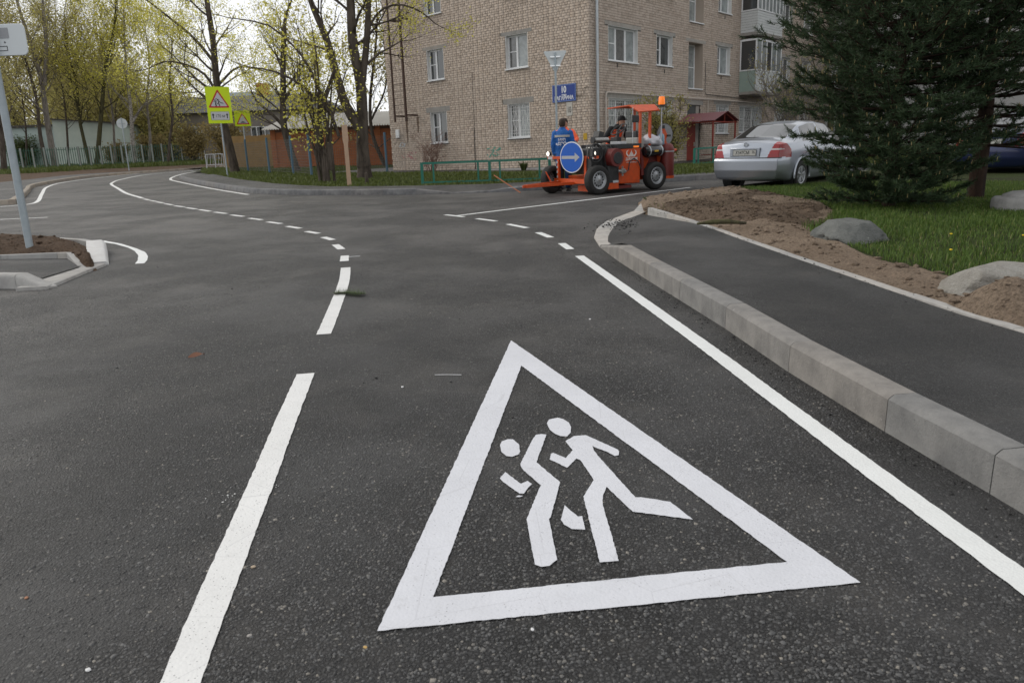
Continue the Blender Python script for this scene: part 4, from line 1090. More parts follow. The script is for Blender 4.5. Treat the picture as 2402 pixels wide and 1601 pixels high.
def leaf_mesh(name, pts, size, m, parent, per=1, spread=0.1, seed=0, droop=0.0, flat=0.6):
    g = np.random.default_rng(seed)
    P = np.repeat(np.asarray(pts, float), per, 0); k = len(P)
    if k == 0: return None
    P = P + g.normal(0, spread, (k, 3)); P[:, 2] -= droop * g.random(k)
    a = g.normal(0, 1, (k, 3)); a[:, 2] *= flat; a /= np.linalg.norm(a, axis=1)[:, None]
    b = np.cross(a, g.normal(0, 1, (k, 3))); b /= np.linalg.norm(b, axis=1)[:, None]
    s = size * g.uniform(0.6, 1.35, k)[:, None]
    V = np.stack([P - a * s * 0.5, P + b * s * 0.36, P + a * s * 0.5, P - b * s * 0.36], 1).reshape(-1, 3)
    F = np.arange(k * 4).reshape(-1, 4)
    return link(name, np_mesh(name, V, F), m, parent)
def grow(seed, stems, levels, spread=0.6, up_bias=0.25, kids=(4, 5, 4, 3), wob=0.12, shrink=0.62, start=0.35, rmin=0.004, seg_len=None, droop=0.0):
    """stems: list of (points, radius0, radius1). Returns (trunk segs, branch segs, tips)"""
    g = random.Random(seed); trunk, br, tips = [], [], []
    def rv(): return Vector((g.gauss(0, 1), g.gauss(0, 1), g.gauss(0, 1)))
    def branch(p, d, L, r, lev):
        n = 5 if lev < 2 else 4; st = L / n; q = Vector(p); d = d.normalized()
        for i in range(n):
            d = (d + rv() * wob + Vector((0, 0, up_bias * 0.25 - droop * (lev > 1) * 0.2))).normalized()
            q2 = q + d * st; ra = r * (1 - 0.8 * i / n); rb = r * (1 - 0.8 * (i + 1) / n)
            br.append((*q, *q2, max(ra, rmin), max(rb, rmin)))
            if lev < levels and i >= 1:
                for _ in range(1 if g.random() < 0.8 else 2):
                    if g.random() < kids[min(lev, len(kids) - 1)] / (n + 0.0):
                        s = rv(); s = (s - d * s.dot(d)).normalized()
                        nd = (d * (1 - spread * 0.5) + s * spread + Vector((0, 0, up_bias * 0.5))).normalized()
                        branch(q2, nd, L * shrink * g.uniform(0.6, 1.1), max(rb * 0.7, rmin), lev + 1)
            q = q2
            if lev >= levels - 1: tips.append(tuple(q))
    for pts, r0, r1, blen, nb in stems:
        P = [Vector(p) for p in pts]; C = crom(P, 0.35) if len(P) > 2 else [P[0].lerp(P[1], k / 8) for k in range(9)]
        n = len(C)
        for i in range(n - 1):
            ra = r0 + (r1 - r0) * i / (n - 1); rb = r0 + (r1 - r0) * (i + 1) / (n - 1)
            if i < 2 and r0 > 0.1: ra *= 1.25 - 0.12 * i
            trunk.append((*C[i], *C[i + 1], ra, rb))
        for k in range(nb):
            t = start + (1 - start) * (k + g.random()) / nb; i = min(int(t * (n - 1)), n - 2)
            d = (C[i + 1] - C[i]).normalized(); s = rv(); s = (s - d * s.dot(d)).normalized()
            rr = (r0 + (r1 - r0) * t) * g.uniform(0.3, 0.5)
            branch(C[i], (d * 0.45 + s * 0.9 + Vector((0, 0, up_bias))).normalized(), blen * (1.15 - 0.5 * t) * g.uniform(0.7, 1.15), max(rr, rmin), 1)
        branch(C[-1], (C[-1] - C[-2]), blen * 0.8, r1, 1)
    return trunk, br, tips
def tree(name, base, stems, label, leaf=M_LEAF_Y, bark=M_BARK, levels=3, leaf_size=0.11, per=2, spread_l=0.12, seed=1, cat='tree', group=None, sides=9, leaf_frac=1.0, **kw):
    """stems in coordinates relative to the base"""
    t = empty(name, base, 0, label, cat, group)
    tr, br, tips = grow(seed, stems, levels, **kw)
    seg_mesh('trunk' if cat == 'tree' else 'stem', tr, sides, bark, t)
    if br: seg_mesh('branches', br, 3, bark, t)
    if leaf is not None and tips:
        if leaf_frac < 1: tips = [p for p in tips if random.Random(hash(p)).random() < leaf_frac]
        leaf_mesh('crown' if cat == 'tree' else 'foliage', tips, leaf_size, leaf, t, per, spread_l, seed)
    return t
def rel(base, y, *pix):
    return [tuple(D(px, py, y) - Vector(base)) for px, py in pix]
def gbase(px, py, off=0.08): return G(px, py, off)

# --- trees in the middle distance
b = gbase(855, 419); y = b.y
tree('maple_tree', b, [([(0, 0, 0), (0.02, 0, 1.2)] + rel(b, y, (850, 310), (846, 200), (828, 110), (822, 0), (815, -160)), 0.25, 0.11, 3.0, 9),
                       (rel(b, y, (846, 215), (858, 120), (862, 60), (866, -30), (872, -170)), 0.14, 0.07, 2.6, 9),
                       (rel(b, y, (845, 300), (812, 250), (790, 180), (765, 90), (735, 20), (700, -80)), 0.19, 0.07, 2.8, 8),
                       (rel(b, y, (858, 130), (868, 60), (900, 20), (945, 12), (990, 30), (1020, 55)), 0.05, 0.02, 1.3, 6)],
     'large dark maple with several stems right behind the pale wooden board', leaf=M_LEAF_Y, levels=3, leaf_size=0.07, per=4, spread_l=0.12, seed=4, start=0.45, leaf_frac=0.5, kids=(5, 5, 4, 3))
b = gbase(768, 428); y = b.y
st = []
g5 = random.Random(5)
for k in range(9):
    dx = g5.uniform(-0.5, 0.45)
    st.append(([(dx * 0.5, g5.uniform(-.2, .2), -0.05), (dx * 0.6, 0, 0.9), (dx * 0.9 + g5.uniform(-.2, .2), 0, 1.9), (dx * 1.1 + g5.uniform(-.5, .5), g5.uniform(-.4, .4), 2.9 + g5.random())], 0.055, 0.02, 1.0, 4))
tree('bush', b, st + [(rel(b, y, (750, 380), (746, 300), (748, 210), (742, 130), (735, 90)), 0.06, 0.02, 1.5, 5), (rel(b, y, (775, 400), (770, 320), (758, 250), (775, 190)), 0.09, 0.05, 1.2, 3),
      (rel(b, y, (758, 255), (715, 205), (650, 170), (590, 158)), 0.06, 0.02, 1.6, 5), (rel(b, y, (770, 262), (725, 160), (690, 110), (630, 60), (560, 45)), 0.06, 0.02, 1.8, 6), (rel(b, y, (795, 320), (770, 250), (745, 200)), 0.06, 0.04, 1.0, 2)],
     'tangle of thin dark stems growing left of the wooden board', leaf=M_LEAF_Y, levels=3, leaf_size=0.10, per=1, seed=6, cat='bush', leaf_frac=0.35, start=0.3)
b = gbase(552, 405); y = b.y
tree('leaning_tree', b, [([(0, 0, -0.05)] + rel(b, y, (540, 350), (520, 270), (508, 190), (500, 100), (485, 0), (470, -110)), 0.24, 0.10, 3.4, 16),
                         (rel(b, y, (505, 150), (455, 90), (395, 40), (330, -10)), 0.09, 0.04, 2.4, 6), (rel(b, y, (515, 230), (480, 175), (430, 150), (385, 145), (350, 160)), 0.08, 0.03, 2.2, 6),
                         (rel(b, y, (512, 200), (560, 158), (630, 170)), 0.07, 0.03, 2.2, 5)],
     'dark tree leaning left behind the yellow school sign', leaf=M_LEAF_Y, levels=3, leaf_size=0.08, per=6, spread_l=0.2, seed=9, start=0.25, leaf_frac=0.6)
b = gbase(697, 403); y = b.y
tree('pollard_tree', b, [([(0, 0, -0.05)] + rel(b, y, (680, 350), (665, 290), (664, 210), (664, 130), (667, 68)), 0.19, 0.12, 2.4, 14), (rel(b, y, (668, 300), (640, 270), (600, 235), (585, 200)), 0.09, 0.03, 1.8, 6),
                         (rel(b, y, (664, 250), (690, 200), (735, 180), (740, 230)), 0.06, 0.03, 1.8, 5)],
     'tree with a cut-off top in front of the orange shed', leaf=M_LEAF_Y, levels=3, leaf_size=0.08, per=6, spread_l=0.2, seed=12, start=0.3, leaf_frac=0.55)
b = D(905, 395, 44); b.z = gz(b.x, b.y)
tree('slim_tree', b, [([(0, 0, 0)] + rel(b, 44, (875, 320), (868, 240), (880, 120), (885, 40)), 0.12, 0.05, 3.6, 14), (rel(b, 44, (872, 280), (905, 200), (900, 90)), 0.06, 0.03, 3.0, 10)],
     'slim leafing tree squeezed between maple and brick house', leaf=M_LEAF_G, levels=3, leaf_size=0.15, per=2, spread_l=0.2, seed=15, start=0.1, leaf_frac=0.7)
b = D(735, 395, 60); b.z = gz(b.x, b.y)
tree('young_tree', b, [([(0, 0, 0), (0.1, 0, 4), (0, 0, 8.5)], 0.14, 0.05, 3.4, 14)], 'young leafy tree rising behind the orange shed', leaf=M_LEAF_G, levels=3, leaf_size=0.2, per=2, spread_l=0.25, seed=18, start=0.3, leaf_frac=0.6)
# --- trees along the green fence, left
FEN = [
 # base px, y px, top list, r0, leaf, bark, label, seed
 ((131, 397), [(112, 290), (98, 195), (78, 120), (45, 20), (20, -80)], 0.42, None, M_BARKG, 'tall pale-barked forked tree just left of the green fence gap', 21, [[(104, 200), (108, 110), (100, 0), (96, -110)]]),
 ((112, 398), [(95, 320), (85, 230), (60, 140), (30, 60)], 0.28, M_LEAF_G, M_BARK, 'dark slender tree close behind the forked pale tree', 22, []),
 ((212, 392), [(195, 320), (185, 270), (180, 200), (160, 120), (150, 30)], 0.26, M_LEAF_G, M_BARKM, 'mossy trunk leaning left in front of the white-green shed', 23, [[(190, 290), (176, 230), (165, 180), (150, 130)]]),
 ((226, 392), [(233, 320), (240, 240), (250, 150), (268, 60), (275, -60)], 0.33, M_LEAF_Y, M_BARKM, 'straight mossy tree near the right end of the shed', 24, []),
 ((318, 388), [(311, 330), (308, 270), (300, 190), (292, 90), (290, -40)], 0.30, M_LEAF_Y, M_BIRCH, 'birch with black-flecked white bark beside the round sign', 25, [[(309, 290), (335, 250), (372, 226), (402, 210)]]),
 ((10, 405), [(5, 330), (-5, 240), (-20, 140), (-30, 20)], 0.34, M_LEAF_G, M_BARK, 'dark tree at the left edge behind the grey pole', 26, []),
 ((60, 398), [(62, 330), (55, 250), (40, 160), (28, 80)], 0.14, M_LEAF_G, M_BARK, 'thin dark tree between grey pole and forked tree', 27, []),
 ((395, 386), [(398, 330), (405, 270), (398, 200), (402, 130), (408, 40)], 0.20, M_LEAF_Y, M_BARK, 'leafy yellow-green tree left of the school sign', 28, []),
 ((350, 386), [(352, 320), (345, 240), (350, 150), (340, 60)], 0.22, M_LEAF_Y, M_BARKG, 'bushy yellow-green tree right of the birch', 29, []),
 ((270, 388), [(268, 330), (262, 250), (240, 160), (225, 60)], 0.20, M_LEAF_G, M_BARKG, 'olive tree between mossy trunk and birch', 30, []),
 ((160, 392), [(158, 320), (150, 230), (135, 140), (130, 40)], 0.18, M_LEAF_G, M_BARK, 'thin olive tree between forked tree and mossy trunk', 31, []),
]
for (bx, by), path, r0, lf, bk, lab, sd, extra in FEN:
    b = G(bx, by, 0.08) * 1.0
    kY = 1.0; y = b.y
    r0 *= 0.78
    stems = [([(0, 0, -0.1)] + rel(b, y, *path), r0, r0 * 0.25, 5.0 if lf is not None else 5.0, 24 if lf is not None else 10)]
    for e in extra: stems.append((rel(b, y, *e), r0 * 0.6, r0 * 0.2, 4.2, 8))
    tree('fence_tree', b, stems, lab, leaf=lf if lf is not None else M_LEAF_O, bark=bk, levels=3, leaf_size=0.15 if lf is not None else 0.10, per=6 if lf is not None else 1, spread_l=0.38, seed=sd, start=0.28, rmin=0.012, group='trees along the green fence', kids=(4, 4, 3, 3), up_bias=0.35, leaf_frac=1.0 if lf is not None else 0.4)
# wood behind, beyond counting
wood_t, wood_l = [], []
g6 = random.Random(77)
for k in range(52):
    px = g6.uniform(-80, 470); yy = g6.uniform(95, 135); p = D(px, 392, yy); p.z = gz(p.x, p.y)
    h = g6.uniform(9, 15) if px < 330 else g6.uniform(5, 9)
    tr, br, tips = grow(100 + k, [([tuple(p), (p.x + g6.uniform(-1, 1), p.y, p.z + h * 0.5), (p.x + g6.uniform(-2, 2), p.y, p.z + h)], 0.22, 0.06, h * 0.34, 18)], 2, start=0.05, rmin=0.022, up_bias=0.4)
    wood_t += tr + br; wood_l += tips
wood = empty('woodland', (0, 0, 0), 0, 'hazy belt of spring trees far behind the green fence', 'woodland', kind='stuff')
tag(seg_mesh('trunks', wood_t, 3, M_BARK, wood), kind='stuff')
tag(leaf_mesh('foliage', wood_l, 0.34, M_LEAF_G, wood, 4, 1.0, 5), kind='stuff')
# shrubs along the fence
for k, (px, py, h, lf, lab) in enumerate([(180, 388, 1.7, M_LEAF_D, 'dark round shrub at the foot of the mossy trunk'), (262, 388, 1.6, M_LEAF_O, 'brown twiggy shrub left of the round sign'), (345, 384, 2.2, M_LEAF_O, 'brown budding shrub right of the birch foot'), (40, 396, 2.4, M_LEAF_D, 'arching shrub behind the fence near the grey pole'), (440, 384, 2.6, M_LEAF_O, 'brown thicket at the right end of the green fence'), (520, 388, 2.4, M_LEAF_O, 'budding thicket behind the white barrier')]):
    b = G(px, py, 0.08); b = Vector(b) + Vector((0, 1.5, 0.04))
    gg = random.Random(200 + k)
    stems = [([(gg.uniform(-.3, .3), gg.uniform(-.3, .3), 0), (gg.uniform(-.7, .7), gg.uniform(-.5, .5), h * 0.5), (gg.uniform(-1.2, 1.2), gg.uniform(-.8, .8), h)], 0.03, 0.012, h * 0.5, 7) for _ in range(12)]
    tree('shrub', b, stems, lab, leaf=lf, levels=2, leaf_size=0.2, per=2, spread_l=0.22, seed=210 + k, cat='shrub', sides=4, rmin=0.008, start=0.2, group='shrubs by the green fence')
# shrubs at the brick house
def BL(x, yv, z=BZ): 
    p = np.array([BC[0], BC[1], 0]) + BW * x + BU * yv; return Vector((p[0], p[1], z))
gg = random.Random(301)
b = BL(11.2, -3.6, 0.80)
tree('lilac_bush', b, [([(gg.uniform(-.25, .25), gg.uniform(-.2, .2), 0), (gg.uniform(-.8, .8), gg.uniform(-.5, .5), 1.6), (gg.uniform(-1.7, 1.7), gg.uniform(-1, 1), 3.3)], 0.045, 0.02, 1.5, 7) for _ in range(13)],
     'tall bare lilac bush in front of the balcony behind the silver car', leaf=M_LEAF_G, bark=M_BARKG, levels=3, leaf_size=0.085, per=1, spread_l=0.1, seed=302, cat='bush', leaf_frac=0.28, start=0.25, kids=(4, 4, 3), up_bias=0.4, rmin=0.006, sides=5)
b = BL(3.3, -1.3, 0.78)
tree('leafy_bush', b, [([(gg.uniform(-.4, .4), gg.uniform(-.3, .3), 0), (gg.uniform(-.5, .5), gg.uniform(-.4, .4), 1.1), (gg.uniform(-.8, .8), gg.uniform(-.5, .5), 2.0)], 0.03, 0.012, 0.7, 6) for _ in range(9)],
     'green leafy bush by the red entrance door behind the machine', leaf=M_LEAF_G, levels=3, leaf_size=0.085, per=2, spread_l=0.12, seed=303, cat='bush', leaf_frac=0.5, start=0.15, rmin=0.006, sides=5)
b = BL(14.2, -4.2, 0.82)
tree('bare_tree', b, [([(0, 0, 0), (0.1, 0, 2.5), (-0.3, 0, 4.6), (-0.1, 0, 6.0), (-0.9, 0, 7.6), (-1.5, 0, 9.0)], 0.17, 0.07, 2.6, 12)], 'bare crooked tree rising behind the left side of the pine', leaf=M_LEAF_G, bark=M_BARKM, levels=3, leaf_size=0.08, per=1, spread_l=0.1, seed=305, leaf_frac=0.2, start=0.35, rmin=0.006)
b = BL(-0.9, 8.35, 0.78)
tree('bare_shrub', b, [([(gg.uniform(-.15, .15), gg.uniform(-.15, .15), 0), (gg.uniform(-.4, .4), gg.uniform(-.4, .4), 0.8), (gg.uniform(-.75, .75), gg.uniform(-.7, .7), 1.55)], 0.014, 0.006, 0.5, 6) for _ in range(16)],
     'leafless reddish shrub against the brick wall at the green railing', leaf=None, bark=mat('red_twig', (0.16, 0.085, 0.065), 0.9), levels=2, seed=304, cat='shrub', sides=4, rmin=0.004, start=0.2)
def tuft_plant(name, base, h, n, m, label, cat='plant', group=None, w=0.03, sp=0.5):
    t = empty(name, base, 0, label, cat, group); gq = np.random.default_rng(int(abs(base[0]) * 1000) % 9999)
    V, F = [], []
    for k in range(n):
        a = gq.uniform(0, 2 * PI); l = h * gq.uniform(0.5, 1.1); d = np.array([math.cos(a), math.sin(a), 0]); s = np.array([-d[1], d[0], 0]) * w * gq.uniform(0.6, 1.2)
        b0 = d * gq.uniform(0, 0.1 * h); m1 = b0 + d * l * sp * 0.4 + np.array([0, 0, l * 0.6]); e = b0 + d * l * sp + np.array([0, 0, l * gq.uniform(0.5, 1.0)])
        i = len(V); V += [b0 - s * .5, b0 + s * .5, m1 + s, m1 - s, e]; F += [(i, i + 1, i + 2), (i, i + 2, i + 3), (i + 3, i + 2, i + 4)]
    link('leaves', np_mesh('leaves', np.array(V), np.array(F)), m, t)
    return t
tuft_plant('perennial_plant', BL(-0.5, 3.1, 0.80), 0.62, 90, M_LEAF_D, 'dark green clump of leaves at the plinth behind the green railing', w=0.03)
gg = random.Random(9)
for k, lab in enumerate(('broad-leaved plant at the railing nearest the gas cylinder', 'broad-leaved plant below the red canopy post', 'broad-leaved plant just left of the silver car', 'low leafy plant between the railing panels by the red door')):
    tuft_plant('bed_plant', BL(5.6 + k * 1.55, -3.5 + 0.2 * k, 0.80), 0.5, 70, M_LEAF_D, lab, 'plant', 'plants in the bed along the green railing', 0.05)

# --- pines
def pine(base, height, rad, seed, label, trunk_r, low=0.12, nbr=8, nn=19, bare_to=0.0, lean=(0, 0), prof=(.55, .62, .70, .92, 1.0, .95, .62, .15)):
    t = empty('pine_tree', base, 0, label, 'tree'); g = random.Random(seed); gq = np.random.default_rng(seed)
    segs = []; n = 12; P = []
    for i in range(n + 1):
        f = i / n; P.append(Vector((lean[0] * f + g.uniform(-.03, .03), lean[1] * f + g.uniform(-.03, .03), height * f - 0.05)))
    for i in range(n): segs.append((*P[i], *P[i + 1], trunk_r * (1 - 0.85 * i / n), trunk_r * (1 - 0.85 * (i + 1) / n)))
    seg_mesh('trunk', segs, 10, M_BARKP, t)
    br, tufts = [], []
    levels = int(height / 0.17)
    for k in range(levels):
        f = low + (0.99 - low) * k / levels; z = height * f
        R = rad * np.interp(f, [0, .08, .2, .32, .45, .6, .8, 1.0], prof); R = max(R, 0.2)
        for j in range(nbr):
            a = 2 * PI * (j + g.random()) / nbr + k; d = Vector((math.cos(a), math.sin(a), 0)); L = R * g.uniform(0.72, 1.12)
            q = Vector((lean[0] * f, lean[1] * f, z)); m_ = 6; rise = g.uniform(-0.05, 0.45) + (0.35 * f)
            side = Vector((-d.y, d.x, 0))
            if f < bare_to and g.random() < 0.75: 
                q2 = q + d * L * 0.6 + Vector((0, 0, -0.1)); br.append((*q, *q2, 0.022, 0.008)); continue
            for i in range(m_):
                q2 = q + d * (L / m_) + Vector((0, 0, (rise * i / m_ - 0.02) * L / m_ * 2)) + side * g.uniform(-.03, .03)
                br.append((*q, *q2, 0.017 * (1 - i / m_) + 0.005, 0.017 * (1 - (i + 1) / m_) + 0.005))
                if i >= 1:
                    for s in (-1, 1):
                        for _ in range(2):
                            tl = L * 0.20 * g.uniform(0.5, 1.3); e = q2 + (d * 0.6 + side * s * g.uniform(0.3, 1.0) + Vector((0, 0, g.uniform(-0.05, 0.6)))).normalized() * tl
                            br.append((*q2, *e, 0.005, 0.003)); dirv = (e - q2).normalized()
                            tufts.append((*e, *dirv)); tufts.append((*(q2.lerp(e, 0.5)), *dirv))
                q = q2
            tufts.append((*q, *d))
    seg_mesh('branches', br, 3, M_BARKP, t)
    T = np.array(tufts); k = len(T)
    C = np.repeat(T[:, :3], nn, 0); A = np.repeat(T[:, 3:], nn, 0); A[:, 2] += 0.25
    off = gq.uniform(-0.10, 0.02, (k * nn, 1)) * A; dv = A * 0.75 + gq.normal(0, 0.62, (k * nn, 3)); dv /= np.linalg.norm(dv, axis=1)[:, None]
    ln = gq.uniform(0.055, 0.095, (k * nn, 1)); sd = np.cross(dv, gq.normal(0, 1, (k * nn, 3))); sd /= np.linalg.norm(sd, axis=1)[:, None]
    w = 0.0056
    V = np.stack([C + off - sd * w, C + off + sd * w, C + off + dv * ln], 1).reshape(-1, 3)
    link('crown', np_mesh('crown', V, np.arange(len(V)).reshape(-1, 3)), M_NEEDLE, t)
    # young candles
    sel = T[gq.random(k) < 0.10]; cs = []
    for q in sel: cs.append((q[0], q[1], q[2], q[0] + q[3] * .01, q[1] + q[4] * .01, q[2] + 0.055, 0.006, 0.004))
    if cs: seg_mesh('candles', cs, 4, M_CANDLE, t)
    return t
b = G(2085, 482, 0.12)
pine((b.x, b.y, b.z), 5.8, 1.82, 41, 'dense dark pine beside the silver car', 0.10, low=0.015, nbr=9, nn=23, prof=(.50, .62, .74, .95, 1.0, .95, .62, .15))
b = G(2292, 462, 0.12)
pine((b.x, b.y, b.z), 6.2, 2.3, 43, 'pine with a bare lower trunk at the right edge', 0.13, low=0.13, bare_to=0.24, prof=(.5, .6, .8, 1.0, 1.0, .9, .62, .15))
# --- grass
def blades(name, poly, dens, h, w, m, zf, seed, label, excl=None, parent=None, lim=None):
    g = np.random.default_rng(seed)
    xs = [p[0] for p in poly]; ys = [p[1] for p in poly]; A = (max(xs) - min(xs)) * (max(ys) - min(ys)); n = int(A * dens)
    X = g.uniform(min(xs), max(xs), n); Y = g.uniform(min(ys), max(ys), n)
    k = pip(poly, X, Y)
    if excl is not None:
        for e, marg in excl:
            ins = pip(e, X, Y); dd = pdist(e, X, Y); sd = np.where(ins, dd, -dd)
            k &= (sd < marg * g.random(n) - 0.02)
    k &= (g.random(n) < np.clip(0.35 + 1.3 * vnoise(X, Y, 0.9), 0, 1))
    X, Y = X[k], Y[k]; n = len(X); Z = zf(X, Y)
    hh = h * g.uniform(0.45, 1.25, n) * (0.6 + 0.8 * vnoise(X + 9, Y + 4, 1.7)); a = g.uniform(0, 2 * PI, n); b_ = g.uniform(0.1, 0.9, n)
    d = np.stack([np.cos(a), np.sin(a)], 1); s = np.stack([-d[:, 1], d[:, 0]], 1) * (w * g.uniform(0.6, 1.3, n))[:, None]
    p = np.stack([X, Y], 1)
    def P3(q, z): return np.concatenate([q, z[:, None]], 1)
    v0, v1 = P3(p - s, Z - 0.01), P3(p + s, Z - 0.01); mid = p + d * (hh * b_ * 0.3)[:, None]
    v2, v3 = P3(mid + s * .8, Z + hh * 0.6), P3(mid - s * .8, Z + hh * 0.6); v4 = P3(p + d * (hh * b_ * 0.9)[:, None], Z + hh * (1.05 - 0.35 * b_))
    V = np.stack([v0, v1, v2, v3, v4], 1).reshape(-1, 3); i = np.arange(n)[:, None] * 5
    F = np.concatenate([i + [0, 1, 2], i + [0, 2, 3], i + [3, 2, 4]], 0)
    o = link(name, np_mesh(name, V, F), m, parent); return tag(o, label, 'grass', kind='stuff')
vis = [tuple(G(x, y, 0.12)) for x, y in [(1735, 440), (1990, 425), (2420, 425), (2460, 560), (2440, 760), (2250, 650), (2080, 610), (1900, 540), (1850, 470)]]
blades('grass', vis, 2100, 0.058, 0.0032, M_GRASS, lambda X, Y: SLOPE * Y + 0.105, 51, 'fresh green grass of the lawn under the pines', excl=[(soil_poly, 0.10)])
b1 = [tuple(G(x, y, 0.12)) for x, y in [(1860, 520), (1940, 530), (1960, 560), (1900, 552)]]
blades('grass', b1, 420, 0.10, 0.004, M_GRASS, lambda X, Y: SLOPE * Y + 0.12, 52, 'sparse grass tufts on the soil left of the first boulder')
sp = [tuple(G(x, y, 0.12)) for x, y in [(1516, 488), (1560, 470), (1700, 454), (1900, 465), (1900, 520), (1700, 510), (1600, 505)]]
blades('grass', sp, 60, 0.07, 0.004, M_GRASS_Y, lambda X, Y: SLOPE * Y + 0.125, 53, 'scattered blades sprouting from the sandy soil')
vg = [tuple(p) for p in walk_back] + [tuple(BL(16, -2.4))[:3], tuple(BL(0, -0.02))[:3], tuple(BL(-0.02, 12.2))[:3], (-12, 50, 0), (-22, 56, 0)]
blades('grass', vg, 150, 0.10, 0.016, M_GRASS_Y, lambda X, Y: verge_z(X, Y) + 0.0, 54, 'uneven grass between the far pavement and the brick house', excl=None)
rg_ = [tuple(p) for p in off_line([G(1500, 432), G(1600, 425), G(1690, 419.5), far_pts[-2], far_pts[-1]], 0.3)] + [tuple(BL(30, -0.5)), tuple(BL(16, -0.3)), tuple(BL(4, -0.3))]
blades('grass', rg_, 130, 0.11, 0.016, M_GRASS_Y, lambda X, Y: verge_z(X, Y), 56, 'grass between side street and the right brick wall')
fg = [tuple(G(x, y, 0.1)) for x, y in [(0, 409), (120, 404), (240, 396), (360, 391), (474, 386)]] + [(-28, 90, 0), (-60, 88, 0)]
blades('grass', fg, 40, 0.35, 0.03, M_GRASS_Y, lambda X, Y: SLOPE * Y + 0.09, 55, 'grass strip below the green fence')
# ================================================================ FENCES, SIGNS, OUTBUILDINGS, STONES
M_GREEN = mat('green_rail_paint', (0.008, 0.15, 0.105), 0.45, noise=(8, 0.4, 4, (0.012, 0.11, 0.08)))
M_POLE = mat('galvanised_pole', (0.36, 0.41, 0.44), 0.5, metal=0.3, noise=(10, 0.5, 5, (0.25, 0.29, 0.31)))
M_ALU = mat('bare_aluminium_back', (0.56, 0.60, 0.61), 0.5, metal=0.2, noise=(4, 0.3, 4, (0.48, 0.52, 0.53)))
M_FLUO = mat('fluorescent_yellow', (0.62, 0.80, 0.0), 0.5)
M_SRED = mat('sign_red', (0.48, 0.012, 0.012), 0.4)
M_SGREY = mat('sign_reflective_white', (0.52, 0.53, 0.55), 0.35)
M_BLACK = mat('black_print', (0.012, 0.012, 0.012), 0.5)
M_BLUEP = mat('blue_post_paint', (0.055, 0.13, 0.19), 0.6, noise=(7, 0.5, 4, (0.09, 0.12, 0.14)))
M_WIRE = mat('wire_net', (0.14, 0.14, 0.13), 0.6)
M_WOOD = mat('raw_board', (0.46, 0.32, 0.22), 0.8, noise=(9, 0.5, 5, (0.36, 0.24, 0.16)))
M_PLANK = mat('ochre_planks', (0.30, 0.19, 0.075), 0.8, noise=(3, 0.6, 4, (0.20, 0.125, 0.05)))
def railing(path, label, step=1.55, h=0.62):
    base = path[0]; t = empty('low_railing', base, 0, label, 'railing', 'green railings round the brick house')
    P = [Vector(p) - Vector(base) for p in path]
    def seg(a, b):
        L = (b - a).length; n = max(1, round(L / step))
        for i in range(n):
            p, q = a.lerp(b, i / n), a.lerp(b, (i + 1) / n); u = (q - p).normalized()
            MB().bar(p + Vector((0, 0, -0.1)), p + Vector((0, 0, h + .02)), 0.08, 0.08).build('post', M_GREEN, t)
            for e in (0.17, 0.83):
                m = p.lerp(q, e); MB().bar(m + Vector((0, 0, 0.06)), m + Vector((0, 0, h - .02)), 0.05, 0.05).build('upright', M_GREEN, t)
            MB().bar(p + Vector((0, 0, h)) + u * .035, q + Vector((0, 0, h)) - u * .035, 0.06, 0.06).build('top_rail', M_GREEN, t)
            MB().bar(p + Vector((0, 0, 0.07)) + u * .035, q + Vector((0, 0, 0.07)) - u * .035, 0.045, 0.045).build('bottom_rail', M_GREEN, t)
        if b is P[-1]: MB().bar(b + Vector((0, 0, -0.1)), b + Vector((0, 0, h + .02)), 0.08, 0.08).build('post', M_GREEN, t)
    for a, b in zip(P[:-1], P[1:]): seg(a, b)
    return t
def vz(p, h=0.0): return Vector((p[0], p[1], float(verge_z(np.array(p[0]), np.array(p[1]))) + h))
railing([vz(G(992, 433.5, 0.09)), vz(G(1150, 428.5, 0.09)), vz(G(1290, 423, 0.09))], 'green pipe railing in front of the left brick wall')
railing([vz(BL(1.0, -4.0)), vz(BL(4.2, -4.2)), vz(BL(6.9, -4.2))], 'green pipe railing behind the orange machine')
railing([vz(BL(7.4, -4.25)), vz(BL(9.0, -4.3)), vz(BL(16.0, -4.4))], 'green pipe railing between red door and silver car')

def face_cam(p): return math.atan2(-p[0], p[1]) * -1 * -1
def sign_root(name, base, rz, label, cat='road sign'):
    return empty(name, base, rz, label, cat)
def disc(mb, c, r, y0, y1, n=40):
    vs = [(c[0] + r * math.cos(2 * PI * k / n), y0, c[2] + r * math.sin(2 * PI * k / n)) for k in range(n)] + [(c[0] + r * math.cos(2 * PI * k / n), y1, c[2] + r * math.sin(2 * PI * k / n)) for k in range(n)]
    return mb.add(vs, [tuple(range(n)), tuple(range(2 * n - 1, n - 1, -1))] + [(k, k + n, (k + 1) % n + n, (k + 1) % n) for k in range(n)])
def flat(poly, y0, y1):
    return MB().prism(poly, lambda p: (p[0], y0, p[1]), lambda p: (p[0], y1, p[1]))
def rrect(x0, x1, z0, z1, r, n=5):
    out = []
    for cx_, cz_, a0 in ((x1 - r, z1 - r, 0), (x0 + r, z1 - r, 90), (x0 + r, z0 + r, 180), (x1 - r, z0 + r, 270)):
        for k in range(n + 1):
            a = math.radians(a0 + 90 * k / n); out.append((cx_ + r * math.cos(a), cz_ + r * math.sin(a)))
    return out
